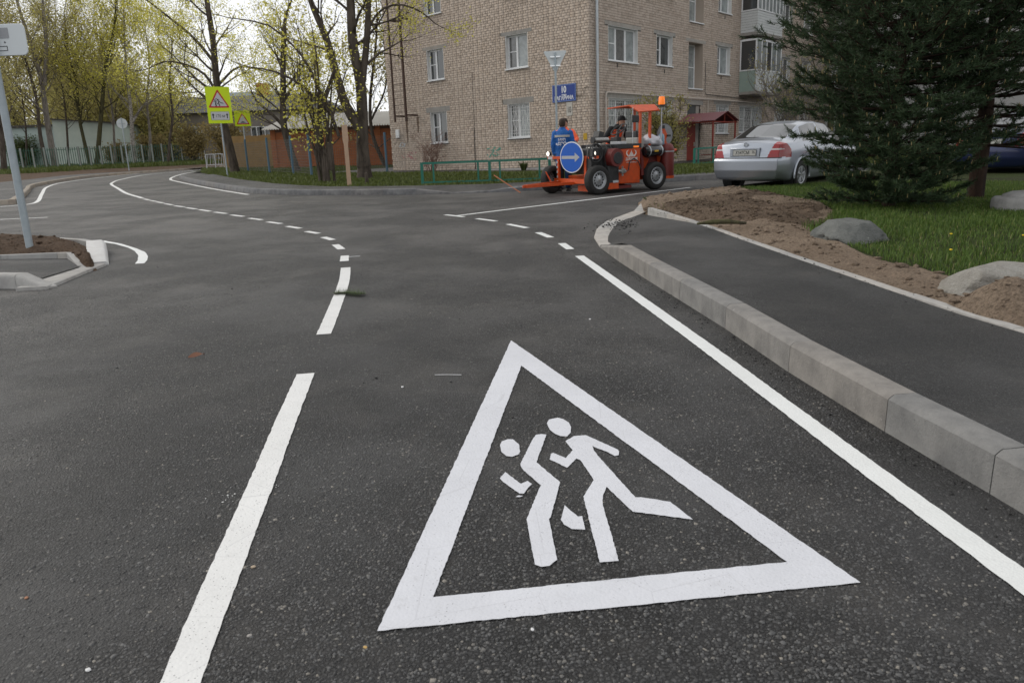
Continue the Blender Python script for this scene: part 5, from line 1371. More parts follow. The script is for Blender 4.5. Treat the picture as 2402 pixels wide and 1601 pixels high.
def rtri(cx_, z0, w, hgt, r):
    P = [(cx_ - w / 2, z0), (cx_ + w / 2, z0), (cx_, z0 + hgt)]; out = []
    c = (cx_, z0 + hgt / 3)
    for i in range(3):
        p, a, b = Vector(P[i]), Vector(P[i - 1]), Vector(P[(i + 1) % 3])
        for t in (0, .5, 1):
            d = (p + (a - p).normalized() * r).lerp(p + (b - p).normalized() * r, t); out.append(tuple(d.lerp(p, 0.35 if t == .5 else 0)))
    return out
# figures of the small children sign, taken from the same pictogram as the road marking
def pict(t, cx_, cz_, s, y):
    allp = [p for nm in ('head_marking', 'body_marking', 'arm_marking', 'foot_marking') for l in FIG[nm] for p in l]
    x0, x1 = min(p[0] for p in allp), max(p[0] for p in allp); y0, y1 = min(p[1] for p in allp), max(p[1] for p in allp)
    for nm in ('head_marking', 'body_marking', 'arm_marking', 'foot_marking'):
        for l in FIG[nm]:
            pl = [((p[0] - (x0 + x1) / 2) / (x1 - x0) * s + cx_, -(p[1] - (y0 + y1) / 2) / (y1 - y0) * s * 0.8 + cz_) for p in l]
            tr = tessellate_polygon([[Vector((a, b, 0)) for a, b in pl]])
            me = bpy.data.meshes.new('figure'); me.from_pydata([(a, y, b) for a, b in pl], [], [tuple(q) for q in tr]); me.update()
            link('figure', me, M_BLACK, t)
# school sign
b = G(534, 412.5, 0.1); rz = math.atan2(b.x, b.y) * -1
t = sign_root('children_warning_sign', b, rz + 0.08, 'fluorescent yellow sign with running children and 170 m plate on a grey post')
MB().tube([(0, 0.03, -0.2), (0, 0.03, 4.0)], 0.038, 12).build('post', M_POLE, t, smooth=True)
flat(rrect(-0.54, 0.54, 2.42, 4.06, 0.03), -0.012, 0.0).build('panel', M_FLUO, t)
flat(rtri(0, 3.12, 0.95, 0.84, 0.06), -0.016, -0.0125).build('red_triangle', M_SRED, t)
flat(rtri(0, 3.19, 0.73, 0.63, 0.03), -0.020, -0.0165).build('white_triangle', M_SGREY, t)
pict(t, 0.0, 3.37, 0.46, -0.0215)
flat(rrect(-0.41, 0.41, 2.56, 2.95, 0.03), -0.015, -0.0125).build('plate_rim', mat('plate_grey_rim', (0.22, 0.22, 0.23), 0.5), t)
flat(rrect(-0.395, 0.395, 2.575, 2.935, 0.02), -0.018, -0.0155).build('distance_plate', M_SGREY, t)
TX = Matrix.Rotation(PI / 2, 4, 'X')
text_mesh('distance_text', '170 м', 0.20, M_BLACK, t, Matrix.Translation((0, -0.019, 2.745)) @ TX, sx=0.85)
for x in (-0.31, 0.31):
    flat([(x - .02, 2.64), (x + .02, 2.64), (x + .02, 2.78), (x + .06, 2.78), (x, 2.88), (x - .06, 2.78), (x - .02, 2.78)], -0.021, -0.0185).build('arrow', M_BLACK, t)
# hump sign
b = G(583, 399, 0.1)
t = sign_root('hump_warning_sign', b, -math.atan2(b.x, b.y) + 0.05, 'smaller yellow sign with a road hump triangle near the wooden fence')
MB().tube([(0, 0.03, -0.2), (0, 0.03, 3.4)], 0.038, 12).build('post', M_POLE, t, smooth=True)
flat(rrect(-0.44, 0.44, 2.50, 3.38, 0.03), -0.012, 0.0).build('panel', M_FLUO, t)
flat(rtri(0, 2.60, 0.74, 0.66, 0.05), -0.016, -0.0125).build('red_triangle', M_SRED, t)
flat(rtri(0, 2.655, 0.57, 0.50, 0.03), -0.020, -0.0165).build('white_triangle', M_SGREY, t)
flat([(-0.17, 2.69), (0.17, 2.69), (0.10, 2.72), (0.05, 2.76), (-0.05, 2.76), (-0.10, 2.72)], -0.023, -0.0205).build('hump_symbol', M_BLACK, t)
# round sign seen from behind
b = G(303, 400, 0.1)
t = sign_root('round_sign', b, -math.atan2(b.x, b.y), 'round sign seen from its grey back near the birch')
MB().tube([(0, -0.03, -0.2), (0, -0.03, 3.75)], 0.038, 12).build('post', M_POLE, t, smooth=True)
disc(MB(), (0, 0, 3.35), 0.36, 0.0, 0.02).build('disc', M_ALU, t, bevel=0.006)
MB().bar((-0.2, -0.02, 3.35), (0.2, -0.02, 3.35), 0.03, 0.03).build('bracket', M_GALV, t)
# give way sign from behind
b = D(1309, 430, 24.6); b.z = float(SLOPE * b.y + 0.13)
ct = D(1305, 150, 24.6); hz = ct.z - b.z
t = sign_root('give_way_sign', b, -math.atan2(b.x, b.y), 'triangular sign seen from its grey back above the worker')
MB().tube([(0, -0.03, -0.1), (0, -0.03, hz + 0.33)], 0.034, 12).build('post', M_POLE, t, smooth=True)
tri = [(-p[0], 2 * hz - p[1]) for p in rtri(0, hz - 0.36, 0.74, 0.68, 0.05)]
flat([(p[0], p[1] + 0.02) for p in tri], 0.0, 0.02).build('triangle_plate', M_ALU, t, bevel=0.005)
for z in (hz + 0.2, hz - 0.06): MB().bar((-0.16, -0.03, z), (0.16, -0.03, z), 0.05, 0.04).build('clamp', mat('bright_zinc', (0.7, 0.72, 0.73), 0.25, metal=0.8), t)
# near sign at the left edge, back side
b = G(71, 585.5, 0.15); y = b.y
z0, z1, xr = D(54, 128, y).z - b.z, D(44, 53, y).z - b.z, D(54, 90, y).x - b.x
t = sign_root('back_of_sign', b, 0, 'white sign panel seen from behind on a grey pole at the left edge', 'road sign')
MB().tube([(0, 0, -0.25), (0, 0, z1 + 0.05)], 0.045, 20).build('pole', M_POLE, t, smooth=True)
flat(rrect(xr - 1.05, xr, z0, z1, 0.06), 0.055, 0.075).build('panel', mat('painted_panel_back', (0.62, 0.66, 0.68), 0.4, noise=(3, 0.3, 4, (0.54, 0.58, 0.60))), t, bevel=0.006)
flat([(xr - .34, z0 + .20), (xr - .20, z0 + .20), (xr - .20, z0 + .32), (xr - .34, z0 + .32)], 0.050, 0.0545).build('sticker', mat('grey_sticker', (0.30, 0.31, 0.33), 0.5), t)
for q in ((xr - .42, z0 + .055, xr - .24, z0 + .062), (xr - .42, z0 + .105, xr - .24, z0 + .112), (xr - .246, z0 + .063, xr - .24, z0 + .104)): flat([(q[0], q[1]), (q[2], q[1]), (q[2], q[3]), (q[0], q[3])], 0.051, 0.0545).build('stamp_line', M_BLACK, t)
MB().bar((xr - .62, 0.03, z0 + .44), (xr - .34, 0.03, z0 + .44), .03, .04).build('bracket', M_GALV, t)
for zz_ in (z0 + .155, z0 + .40): disc(MB(), (xr - .26, 0, zz_), 0.008, 0.047, 0.0545, 10).build('bolt', M_BLACK, t)
# white pedestrian barrier
b = G(486, 396.5, 0.1); e = G(527, 394.5, 0.1)
t = empty('pedestrian_barrier', b, 0, 'low white tube barrier beside the yellow school sign', 'barrier')
v = Vector(e) - Vector(b)
for k in range(3):
    p = v * (k / 2); MB().tube([p + Vector((0, 0, -.1)), p + Vector((0, 0, 0.95))], 0.032, 8).build('post', M_SGREY, t)
for h in (0.95, 0.25): MB().tube([Vector((0, 0, h)), v + Vector((0, 0, h))], 0.025, 8).build('rail', M_SGREY, t)
for k in range(6): MB().tube([v * ((k + .3) / 6.3) + Vector((0, 0, .25)), v * ((k + .75) / 6.3) + Vector((0, 0, .95))], 0.015, 6).build('bar', M_SGREY, t)
# wooden marker board
b = vz(G(820, 436.5, 0.1)); y = b.y
t = empty('wooden_board', b, -math.atan2(b.x, b.y) + 0.1, 'pale upright wooden board with a notched head at the pavement', 'board')
MB().prism([(-.062, -.1), (.062, -.1), (.058, 1.24), (.082, 1.36), (.082, 1.80), (-.082, 1.80), (-.082, 1.36), (-.058, 1.24)], lambda p: (p[0], -0.022, p[1]), lambda p: (p[0], 0.022, p[1])).build('plank', M_WOOD, t, bevel=0.004)
MB().lathe([(0.055, -.05), (0.05, 0.34), (0.02, 0.36)], 8).build('stump', M_BARK, empty('post_stump', vz(G(861, 431, 0.1)), 0, 'short dark stump sticking out of the grass', 'stump'))
# green picket fence on the left
fpx = [(-30, 406), (5, 404), (81.7, 402), (139, 396.5), (197, 390.5), (289, 388.5), (321, 386.5), (402, 384.5), (474, 382)]
t = empty('picket_fence', G(5, 404, 0.1), 0, 'long green metal picket fence below the trees', 'fence')
fA, fB = D(-30, 405, 71.5), D(474, 384, 83.5); fA.z = gz(fA.x, fA.y) + .08; fB.z = gz(fB.x, fB.y) + .08
t.location = fA; F0 = Vector(fA); FP = [(fB - fA) * (k / 20) for k in range(21)]
M_FGREEN = mat('picket_green', (0.035, 0.11, 0.075), 0.6, noise=(2, 0.5, 4, (0.03, 0.08, 0.05)))
M_FPOST = mat('fence_post_grey', (0.30, 0.31, 0.29), 0.7)
for i, p in enumerate(FP):
    MB().bar(p + Vector((0, 0, -.2)), p + Vector((0, 0, 2.1)), 0.12, 0.12).build('post', M_FPOST, t)
for p, q in zip(FP[:-1], FP[1:]):
    n = max(4, int((q - p).length / 0.19)); mb = MB()
    hA = 2.05
    for k in range(n):
        m = p.lerp(q, (k + .5) / n); mb.bar(m + Vector((0, 0, .15)), m + Vector((0, 0, hA)), 0.03, 0.05)
    tag(mb.build('pickets', M_FGREEN, t), kind='stuff')
    for h in (0.35, 1.85): MB().bar(p + Vector((0, .06, h)), q + Vector((0, .06, h)), 0.05, 0.05).build('rail', M_FGREEN, t)
# blue posts with wire net
bpx = [(548, 400), (582.6, 402.5), (633, 405.5), (689, 408.5), (731.5, 413)]
t = empty('wire_fence', G(633, 405.5, 0.1), 0, 'wire net fence on blue posts in front of the orange shed', 'fence'); F0 = Vector(t.location)
BP = [Vector(G(*p, 0.1)) - F0 for p in bpx]; BP.append(Vector(G(908, 399, 0.1)) - F0); BP.append(BP[-1] + (BP[-1] - BP[-2]) * 0.3)
for p in BP[:-1]: MB().tube([p + Vector((0, 0, -.2)), p + Vector((0, 0, 1.72))], 0.055, 10).build('post', M_BLUEP, t, smooth=True)
for p, q in zip(BP[:-1], BP[1:]):
    mb = MB(); L = (q - p).length; n = int(L / 0.12)
    for k in range(n): m = p.lerp(q, k / n); mb.bar(m + Vector((0, 0, .1)), m + Vector((0, 0, 1.55)), .006, .006)
    for k in range(13): h = .1 + 1.45 * k / 12; mb.bar(p + Vector((0, .004, h)), q + Vector((0, .004, h)), .006, .006)
    tag(mb.build('wire_net', M_WIRE, t), kind='stuff')
# ochre plank fence
a, c = G(528, 396, 0.1), G(648, 397.5, 0.1); a = Vector((a.x, 52.5, SLOPE * 52.5 + .1)); c = Vector((-14.9, 50.5, SLOPE * 50.5 + .1)); a.x = D(528, 390, 52.5).x; c.x = D(646, 390, 50.5).x
t = empty('plank_fence', a, 0, 'ochre vertical plank fence left of the orange shed', 'fence'); mb = MB(); v = c - a; n = int(v.length / 0.15)
for k in range(n):
    m = v * ((k + .5) / n); hh = 2.05 + rnd.uniform(-.03, .03); u = v.normalized() * 0.068
    mb.bar(m + Vector((0, rnd.uniform(-.01, .01), -.05)), m + Vector((0, 0, hh)), 0.136, 0.025, up=(0, 1, 0))
tag(mb.build('planks', M_PLANK, t), kind='stuff')
# orange brick shed
def m_brickwall(name, a, b, mort, sc=1.0):
    t = NT(name); mp = t.n('Mapping'); mp.inputs['Rotation'].default_value = (PI / 2, 0, 0); t.l(t.co, mp.inputs['Vector'])
    br = t.n('TexBrick'); br.inputs['Color1'].default_value = (*a, 1); br.inputs['Color2'].default_value = (*b, 1); br.inputs['Mortar'].default_value = (*mort, 1)
    br.inputs['Scale'].default_value = sc; br.inputs['Mortar Size'].default_value = 0.008; br.inputs['Brick Width'].default_value = 0.26; br.inputs['Row Height'].default_value = 0.10
    t.l(mp.outputs[0], br.inputs['Vector'])
    c = t.mix(t.math('MULTIPLY', t.ramp(t.noise(0.8, 5), [(0.4, 0.0), (0.7, 1.0)]), 0.4), br.outputs['Color'], tuple(v * 0.7 for v in a)); t.col(c)
    t.b.inputs['Roughness'].default_value = 0.9; t.b.inputs['Specular IOR Level'].default_value = 0.2
    return t.m
M_OBRICK = m_brickwall('orange_brick', (0.36, 0.125, 0.055), (0.42, 0.155, 0.07), (0.22, 0.10, 0.06))
M_GBRICK = m_brickwall('grey_brick', (0.24, 0.215, 0.195), (0.28, 0.25, 0.225), (0.20, 0.18, 0.165))
A = Vector(G(644, 397.5, 0.08)); A.y = 47.0; A.x = D(644, 397, 47.0).x; A.z = SLOPE * 47 + 0.03
Bx = D(960, 386, 46.0).x; W_ = Bx - A.x
t = empty('brick_shed', A, -0.02, 'low orange brick shed with a white corrugated roof', 'shed')
MB().box(0, W_, 0, 5.5, -0.1, 2.42).build('wall', M_OBRICK, t)
n = 120; vs = []
for k in range(n + 1):
    x = -0.45 + (W_ + 0.9) * k / n; dz = 0.03 * (1 if k % 2 else -1)
    vs += [(x, -0.45, 2.34 + dz), (x, 5.8, 3.55 + dz)]
o = MB().add(vs, [(2 * k, 2 * k + 2, 2 * k + 3, 2 * k + 1) for k in range(n)]).build('roof_sheet', mat('asbestos_sheet', (0.55, 0.53, 0.49), 0.9, noise=(1.5, 0.5, 5, (0.40, 0.38, 0.34))), t)
sd = o.modifiers.new('thick', 'SOLIDIFY'); sd.thickness = 0.015
MB().box(-0.02, 0.28, -0.06, -0.002, -0.1, 2.42).build('pilaster', M_OBRICK, t); MB().box(W_ * 0.76, W_ * 0.76 + 0.3, -0.06, -0.002, -0.1, 2.42).build('pilaster', M_OBRICK, t)
MB().box(0.0, W_, -0.03, -0.004, 2.16, 2.30).build('eave_board', mat('dark_eave', (0.13, 0.07, 0.05), 0.8), t)
# white-green shed far left
A = D(138, 380, 92); A.z = gz(A.x, 92); x1 = D(276, 380, 92).x - A.x
M_SHEDW = mat('pale_green_wall', (0.50, 0.56, 0.51), 0.8, noise=(1.2, 0.6, 5, (0.38, 0.46, 0.42)))
t = empty('pale_shed', A, 0, 'pale green-white shed behind the green picket fence', 'shed')
h1, h2 = D(140, 280, 92).z - A.z, D(274, 289, 92).z - A.z
MB().prism([(0, -.3), (x1, -.3), (x1, h2), (0, h1)], lambda p: (p[0], 0, p[1]), lambda p: (p[0], 8, p[1])).build('wall', M_SHEDW, t)
MB().prism([(-.3, h1 + .002), (x1 + .3, h2 - .02), (x1 + .3, h2 + .13), (-.3, h1 + .15)], lambda p: (p[0], -.4, p[1]), lambda p: (p[0], 8.3, p[1])).build('roof', mat('dark_shed_roof', (0.07, 0.065, 0.06), 0.9), t)
xl = D(-60, 380, 94).x - A.x; h3 = D(60, 300, 94).z - A.z
MB().box(xl, -0.02, 1.5, 8, -.3, h3).build('annex_wall', mat('annex_wall', (0.46, 0.54, 0.52), 0.8, noise=(1.0, 0.6, 5, (0.34, 0.43, 0.41))), t)
MB().box(xl - .3, -0.03, 1.1, 8.4, h3, h3 + .25).build('annex_roof', MATS['dark_shed_roof'], t)
# grey two-storey house behind the trees
yb = 104.0; A = D(355, 370, yb); A.z = gz(A.x, yb); X1 = D(790, 360, yb).x - A.x
t = empty('two_storey_house', A, 0, 'grey two-storey house with a dark slate roof behind the fences', 'building')
ev = D(560, 262, yb).z - A.z
MB().box(0, X1, 0, 11, -.5, ev).build('wall', M_GBRICK, t)
M_SLATE = mat('dark_slate', (0.075, 0.075, 0.08), 0.8, noise=(0.7, 0.5, 5, (0.11, 0.11, 0.115)))
MB().add([(-.6, -.6, ev), (X1 + .6, -.6, ev), (X1 + .6, 11.6, ev), (-.6, 11.6, ev), (3.5, 5.5, ev + 2.5), (X1 - 3.5, 5.5, ev + 2.5)], [(0, 1, 5, 4), (1, 2, 5), (2, 3, 4, 5), (3, 0, 4), (3, 2, 1, 0)]).build('roof', M_SLATE, t)
for fl in (0, 1):
    for px in (370, 414, 461, 508, 551, 603, 622, 665, 708, 750):
        q = D(px, 311, yb); x = q.x - A.x; zc = q.z - A.z - fl * 3.05
        w = MB().box(x - .75, x + .75, -.05, -.002, zc - .78, zc + .78).build('window', M_WHITE, t)
        for s in (-1, 1): MB().box(x + (-.66 if s < 0 else .05), x + (-.05 if s < 0 else .66), -.06, -.052, zc - .68, zc + .68).build('pane', [M_GLASS, M_GLASS_C, M_GLASS_B][(px + fl) % 3], w)
        MB().box(x - .85, x + .85, -.12, -.052, zc - .88, zc - .80).build('sill', M_WHITE, w)
# taller house behind with blue-grey roof and a chimney
yb = 128.0; A = D(440, 360, yb); A.z = gz(A.x, yb); X1 = D(722, 350, yb).x - A.x
t = empty('gabled_house', A, 0, 'taller house behind with blue-grey roof, white eaves and a red chimney', 'building')
ev = D(570, 246, yb).z - A.z; rg = D(640, 206, yb).z - A.z
MB().box(0, X1, 0, 10, -.5, ev).build('wall', mat('pinkish_render', (0.36, 0.29, 0.26), 0.9, noise=(0.5, 0.4, 4)), t)
MB().add([(-.7, -.7, ev), (X1 + .7, -.7, ev), (X1 + .7, 10.7, ev), (-.7, 10.7, ev), (X1 * .25, 5, rg), (X1 * .75, 5, rg)], [(0, 1, 5, 4), (1, 2, 5), (2, 3, 4, 5), (3, 0, 4), (3, 2, 1, 0)]).build('roof', mat('blue_grey_roof', (0.16, 0.20, 0.24), 0.6, noise=(0.5, 0.5, 5, (0.12, 0.15, 0.18))), t)
MB().box(-.75, X1 + .75, -.78, -.705, ev - .35, ev + .02).build('white_eave', M_WHITE, t)
cx_ = D(606, 225, yb).x - A.x
MB().box(cx_ - .9, cx_ + .9, 2.2, 3.6, ev + .8, rg + 1.0).build('chimney', M_OBRICK, t)
for px in (455, 475, 500, 560, 600, 650, 690):
    q = D(px, 262 if px > 520 else 215, yb); x = q.x - A.x; zc = min(q.z - A.z, ev - 1.6)
    w = MB().box(x - .8, x + .8, -.05, -.002, zc - .9, zc + .9).build('window', M_WHITE, t)
    MB().box(x - .7, x + .7, -.06, -.052, zc - .8, zc + .8).build('pane', mat('blue_pane', (0.13, 0.20, 0.30), 0.1, spec=0.8), w)
# house beyond the pines, right
A = Vector((27, 36, gz(27, 36)))
t = empty('panel_house', A, PI / 2 - YAW - 0.1, 'pale panel house glimpsed through the pines on the right', 'building')
MB().box(0, 30, 0, 10, -.5, 13).build('wall', mat('pale_render', (0.42, 0.41, 0.40), 0.9, noise=(0.6, 0.4, 4)), t)
MB().box(-.4, 30.4, -.4, 10.4, 13, 13.3).build('roof', MATS['roof_felt'], t)
for fl in range(4):
    for k in range(8):
        w = MB().box(1.5 + k * 3.5, 3.1 + k * 3.5, -.06, -.002, 1.6 + fl * 2.9, 3.0 + fl * 2.9).build('window', M_WHITE, t)
        MB().box(1.6 + k * 3.5, 3.0 + k * 3.5, -.07, -.062, 1.7 + fl * 2.9, 2.9 + fl * 2.9).build('pane', M_GLASS, w)
# boulders, well ring
def m_rock(name, a, b):
    t = NT(name); c = t.mix(t.ramp(t.noise(5, 8, 0.75), [(0.36, 0.0), (0.64, 1.0)]), a, b)
    c = t.mix(t.ramp(t.noise(14, 5, 0.7), [(0.62, 0.0), (0.72, 0.6)]), c, (0.42, 0.42, 0.40)); t.col(c)
    t.bump(t.math('ADD', t.noise(9, 8, 0.7), t.noise(60, 4)), 0.7, 0.03); t.b.inputs['Roughness'].default_value = 0.9; t.b.inputs['Specular IOR Level'].default_value = 0.25; return t.m
def boulder(base, dims, seed, m, label, rz=0.0, cut=()):
    t = empty('boulder', base, rz, label, 'boulder')
    bm_ = bmesh.new(); bmesh.ops.create_icosphere(bm_, subdivisions=5, radius=1.0)
    for v in bm_.verts:
        p = v.co.normalized(); n1 = mnoise.noise(p * 1.15 + Vector((seed, 0, 0))); n2 = mnoise.noise(p * 2.6 + Vector((0, seed, 0))); n3 = mnoise.noise(p * 7 + Vector((0, 0, seed)))
        r = 1 + 0.30 * n1 + 0.17 * n2 + 0.06 * n3 + 0.02 * mnoise.noise(p * 17)
        q = p * r
        for nx, d in cut:
            k = q.dot(Vector(nx).normalized()) - d
            if k > 0: q = q - Vector(nx).normalized() * k * 0.8
        v.co = Vector((q.x * dims[0], q.y * dims[1], q.z * dims[2]))
    me = bpy.data.meshes.new('stone'); bm_.to_mesh(me); bm_.free()
    o = link('stone', me, m, t, smooth=True); return t
M_ROCK1 = m_rock('dark_boulder', (0.185, 0.19, 0.18), (0.10, 0.105, 0.10)); M_ROCK2 = m_rock('pale_boulder', (0.33, 0.32, 0.295), (0.22, 0.205, 0.18))
b = G(2012, 566, 0.12); boulder((b.x, b.y + 0.20, b.z + 0.03), (0.40, 0.30, 0.22), 5.7, M_ROCK1, 'dark grey boulder on the lawn below the pine', 0.2, cut=[((-.5, -.6, .5), .80), ((.5, -.5, .6), .82), ((0, -.1, 1), .76), ((-.8, -.1, .5), .80), ((.8, -.2, .5), .84), ((.1, -.9, .3), .82)])
b = G(2360, 702, 0.13); boulder((b.x + 0.08, b.y + 0.14, b.z + 0.02), (0.40, 0.30, 0.24), 12.4, M_ROCK2, 'pale boulder half buried in the soil heap at the right edge', -0.25, cut=[((-.9, -.2, .25), .78), ((.3, -.7, .6), .74), ((0, 0, 1), 0.80), ((-.3, -.8, .1), .80), ((.7, .1, .6), .82), ((-.5, .3, .8), .84), ((.1, -.5, .8), .78)])
b = G(2490, 494, 0.12)
t = empty('well_ring', (b.x, b.y + 0.5, b.z - 0.10), 0, 'low concrete well ring with a cracked lid on the lawn', 'manhole')
MB().lathe([(0.54, -0.1), (0.535, 0.20), (0.525, 0.245), (0.50, 0.265), (0.40, 0.27)], 40).build('ring', M_KERB_W, t, smooth=True)
MB().lathe([(0.42, 0.271), (0.40, 0.30), (0.30, 0.335), (0.12, 0.35)], 24).build('cover', M_KERB_W, t, smooth=True)
MB().lathe([(0.22, 0.351), (0.22, 0.40), (0.2, 0.41)], 24, (0.12, 0.05, 0)).build('iron_lid', mat('cast_iron', (0.05, 0.05, 0.05), 0.6), t, smooth=True)
# ================================================================ VEHICLES AND PEOPLE
PN = Vector((0, -SLOPE, 1)).normalized()
def on_plane(o, base, heading):
    x = Vector((*heading, 0)); x = (x - PN * x.dot(PN)).normalized(); y = PN.cross(x)
    o.matrix_world = Matrix(((x.x, y.x, PN.x, base[0]), (x.y, y.y, PN.y, base[1]), (x.z, y.z, PN.z, base[2]), (0, 0, 0, 1)))
M_TYRE = mat('tyre_rubber', (0.018, 0.018, 0.018), 0.85, noise=(12, 0.5, 4, (0.035, 0.033, 0.03)))
M_RIM = mat('steel_rim', (0.42, 0.44, 0.46), 0.4, metal=0.5, noise=(9, 0.4, 4, (0.28, 0.29, 0.30)))
M_DARK = mat('dark_parts', (0.022, 0.023, 0.025), 0.6, noise=(14, 0.5, 4, (0.05, 0.05, 0.05)))
M_ORANGE = mat('orange_paint', (0.64, 0.082, 0.010), 0.48, noise=(7, 0.6, 7, (0.36, 0.055, 0.016)), bump=(30, .25, .01))
M_MAROON = mat('maroon_paint', (0.16, 0.022, 0.018), 0.5, noise=(6, 0.5, 4, (0.10, 0.018, 0.015)))
M_LAMPON = mat('lit_headlamp', (0.9, 0.85, 0.75), 0.3, emit=((1.0, 0.92, 0.78), 2.2))
M_BEACON = mat('orange_beacon', (0.75, 0.16, 0.02), 0.25, emit=((1.0, 0.25, 0.03), 0.5))
M_STEEL = mat('bare_steel', (0.35, 0.35, 0.34), 0.4, metal=0.7, noise=(20, 0.5, 4, (0.15, 0.14, 0.13)))
def wheel(root, c, r, w, side=-1, steel=True, rot=0.0):
    """axis along local y; side = which way the outer face looks"""
    wv = empty('wheel', c); wv.parent = root; wv.rotation_euler = (0, 0, rot)
    s = side; h = w / 2
    prof = [(r * 0.60, -h * .86), (r * 0.70, -h), (r * 0.90, -h), (r * 0.975, -h * .80), (r, -h * .5), (r, h * .5), (r * 0.975, h * .80), (r * 0.90, h), (r * 0.70, h), (r * 0.60, h * .86)]
    ty = MB().lathe(prof, 40, (0, 0, 0), 'y', cap=False).build('tyre', M_TYRE, wv, smooth=True)
    for q in range(4):
        y = -h * .42 + q * h * .28
        MB().lathe([(r * 1.001, y - .004), (r * 1.001, y + .004)], 40, (0, 0, 0), 'y', cap=False).build('tread_groove', mat('groove', (0.006, 0.006, 0.006), 0.9), ty)
    d = s * h
    mb = MB().lathe([(r * 0.62, d * .90), (r * 0.60, d * .98), (r * 0.54, d * .92), (r * 0.50, d * .55), (r * 0.44, d * .42), (r * 0.30, d * .62), (r * 0.20, d * .66), (r * 0.16, d * .80), (r * 0.05, d * .84)], 40, (0, 0, 0), 'y', cap=False)
    rim = mb.build('rim', M_RIM, wv, smooth=True)
    if steel:
        for k in range(12):
            a = 2 * PI * k / 12; disc(MB(), (r * .385 * math.cos(a), 0, r * .385 * math.sin(a)), r * .062, d * .46, d * .60, 10).build('rim_hole', M_DARK, rim)
    else:
        for k in range(5):
            a = 2 * PI * k / 5 + .3; p = (r * .12 * math.cos(a), d * .86, r * .12 * math.sin(a)); q = (r * .55 * math.cos(a), d * .84, r * .55 * math.sin(a))
            MB().bar(p, q, r * .16, r * .08, up=(0, 1, 0)).build('spoke', M_RIM, rim, bevel=0.008)
    MB().lathe([(r * .09, d * .84), (r * .08, d * .95), (r * .03, d * .98)], 12, (0, 0, 0), 'y').build('hub_cap', M_STEEL, wv, smooth=True)
    return wv
# ---------------------------------------------------------------- road-marking machine
W0 = G(1401, 456.5); W1 = G(1534.5, 444)
mach = empty('road_marking_machine', W0, 0, 'orange road-marking machine with blue arrow sign, canopy and beacon', 'road machine')
hd = (W1 - W0); on_plane(mach, W0, (hd.x, hd.y))
R_ = 0.325
wheel(mach, (0, 0, R_), R_, 0.20); wheel(mach, (1.79, 0.0, R_), R_, 0.20); wheel(mach, (-0.22, 1.42, R_), R_, 0.20, side=1, rot=0.2); wheel(mach, (1.79, 1.35, R_), R_, 0.20, side=1)
def mp(mb, name, m, parent=mach, **k): return mb.build(name, m, parent, **k)
body = mp(MB().prism([(0.60, .20), (1.31, .18), (1.31, 1.0), (0.60, .98)], lambda p: (p[0], -0.02, p[1]), lambda p: (p[0], 1.25, p[1])), 'side_tank', M_ORANGE, bevel=0.025)
mp(MB().box(0.56, 1.34, -0.03, 1.26, 0.985, 1.09), 'top_console', M_DARK, bevel=0.01)
mp(MB().box(0.66, .86, -0.033, 0.3, 1.092, 1.15), 'pale_box', M_SGREY, bevel=0.005)
mp(MB().box(0.12, 2.05, 0.18, 1.2, 0.24, 0.40), 'chassis', M_ORANGE)
mp(MB().box(0.28, .60, -0.06, 0.3, 0.10, 0.24), 'lower_step', M_ORANGE); mp(MB().box(0.30, 1.05, 0.0, 0.5, 0.09, 0.16), 'skid_plate', M_MAROON)
mp(MB().box(-0.12, 0.12, 0.2, 0.55, 0.07, 0.20), 'paint_tray', M_ORANGE)
# engine
mp(MB().box(-0.05, 0.58, 0.12, 0.95, 0.45, 1.02), 'engine_block', M_DARK, bevel=0.04)
mp(MB().lathe([(0.20, -0.12), (0.205, -0.10), (0.205, 0.16), (0.15, 0.2)], 28, (0.50, 0.0, 0.80), 'y'), 'fan_housing', M_MAROON, smooth=True)
mp(MB().lathe([(0.125, -0.135), (0.135, -0.121)], 24, (0.52, 0.0, 0.79), 'y'), 'fan_grille', M_DARK, smooth=True)
mp(MB().tube([(0.02, .15, 1.2), (0.45, .15, 1.2)], 0.055, 14), 'muffler', M_STEEL, smooth=True); mp(MB().tube([(-0.005, .15, 1.2), (0.03, .15, 1.2)], 0.075, 14), 'muffler_cap', M_DARK, smooth=True)
for k, (x, z) in enumerate(((.02, .98), (.08, 1.0), (.2, 1.06), (.35, 1.05), (.06, .82))):
    mp(MB().box(x - .08, x + .1, .05 + .1 * k, .30 + .1 * k, z - .14, z + .05), 'engine_part', [M_DARK, M_STEEL][k % 2], bevel=0.015)
for k in range(6):
    x = -.25 + k * .14
    mp(MB().tube([(x, .05, .62), (x - .05, -.02 + .02 * k, .85), (x + .04, .06, 1.0), (x + .12, .2, 1.08)], 0.014, 6), 'hose', M_DARK)
mp(MB().tube([(-.02 + .2 * math.cos(a), .02, .92 + .2 * math.sin(a)) for a in [2 * PI * k / 24 for k in range(24)]], 0.016, 6, closed=True), 'hose_loop', M_DARK)
mp(MB().box(0.30, .62, -0.05, 0.15, 0.2, 0.62), 'pump', M_DARK, bevel=0.02)
vl = mp(MB().tube([(.55, -.10, .50), (.78, -.10, .48)], 0.028, 8), 'spray_valve', M_STEEL, smooth=True)
MB().tube([(.68, -.10, .38), (.68, -.10, .60)], 0.022, 8).build('valve_stem', M_STEEL, vl, smooth=True); MB().box(.62, .74, -.14, -.07, .44, .54).build('valve_body', M_STEEL, vl, bevel=.01)
mp(MB().tube([(.80, -.08, .48), (.90, -.06, .50), (.94, -.05, .68), (1.08, -.05, .76), (1.22, -.05, .68), (1.31, -.05, .50)], 0.013, 6), 'paint_hose', M_DARK)
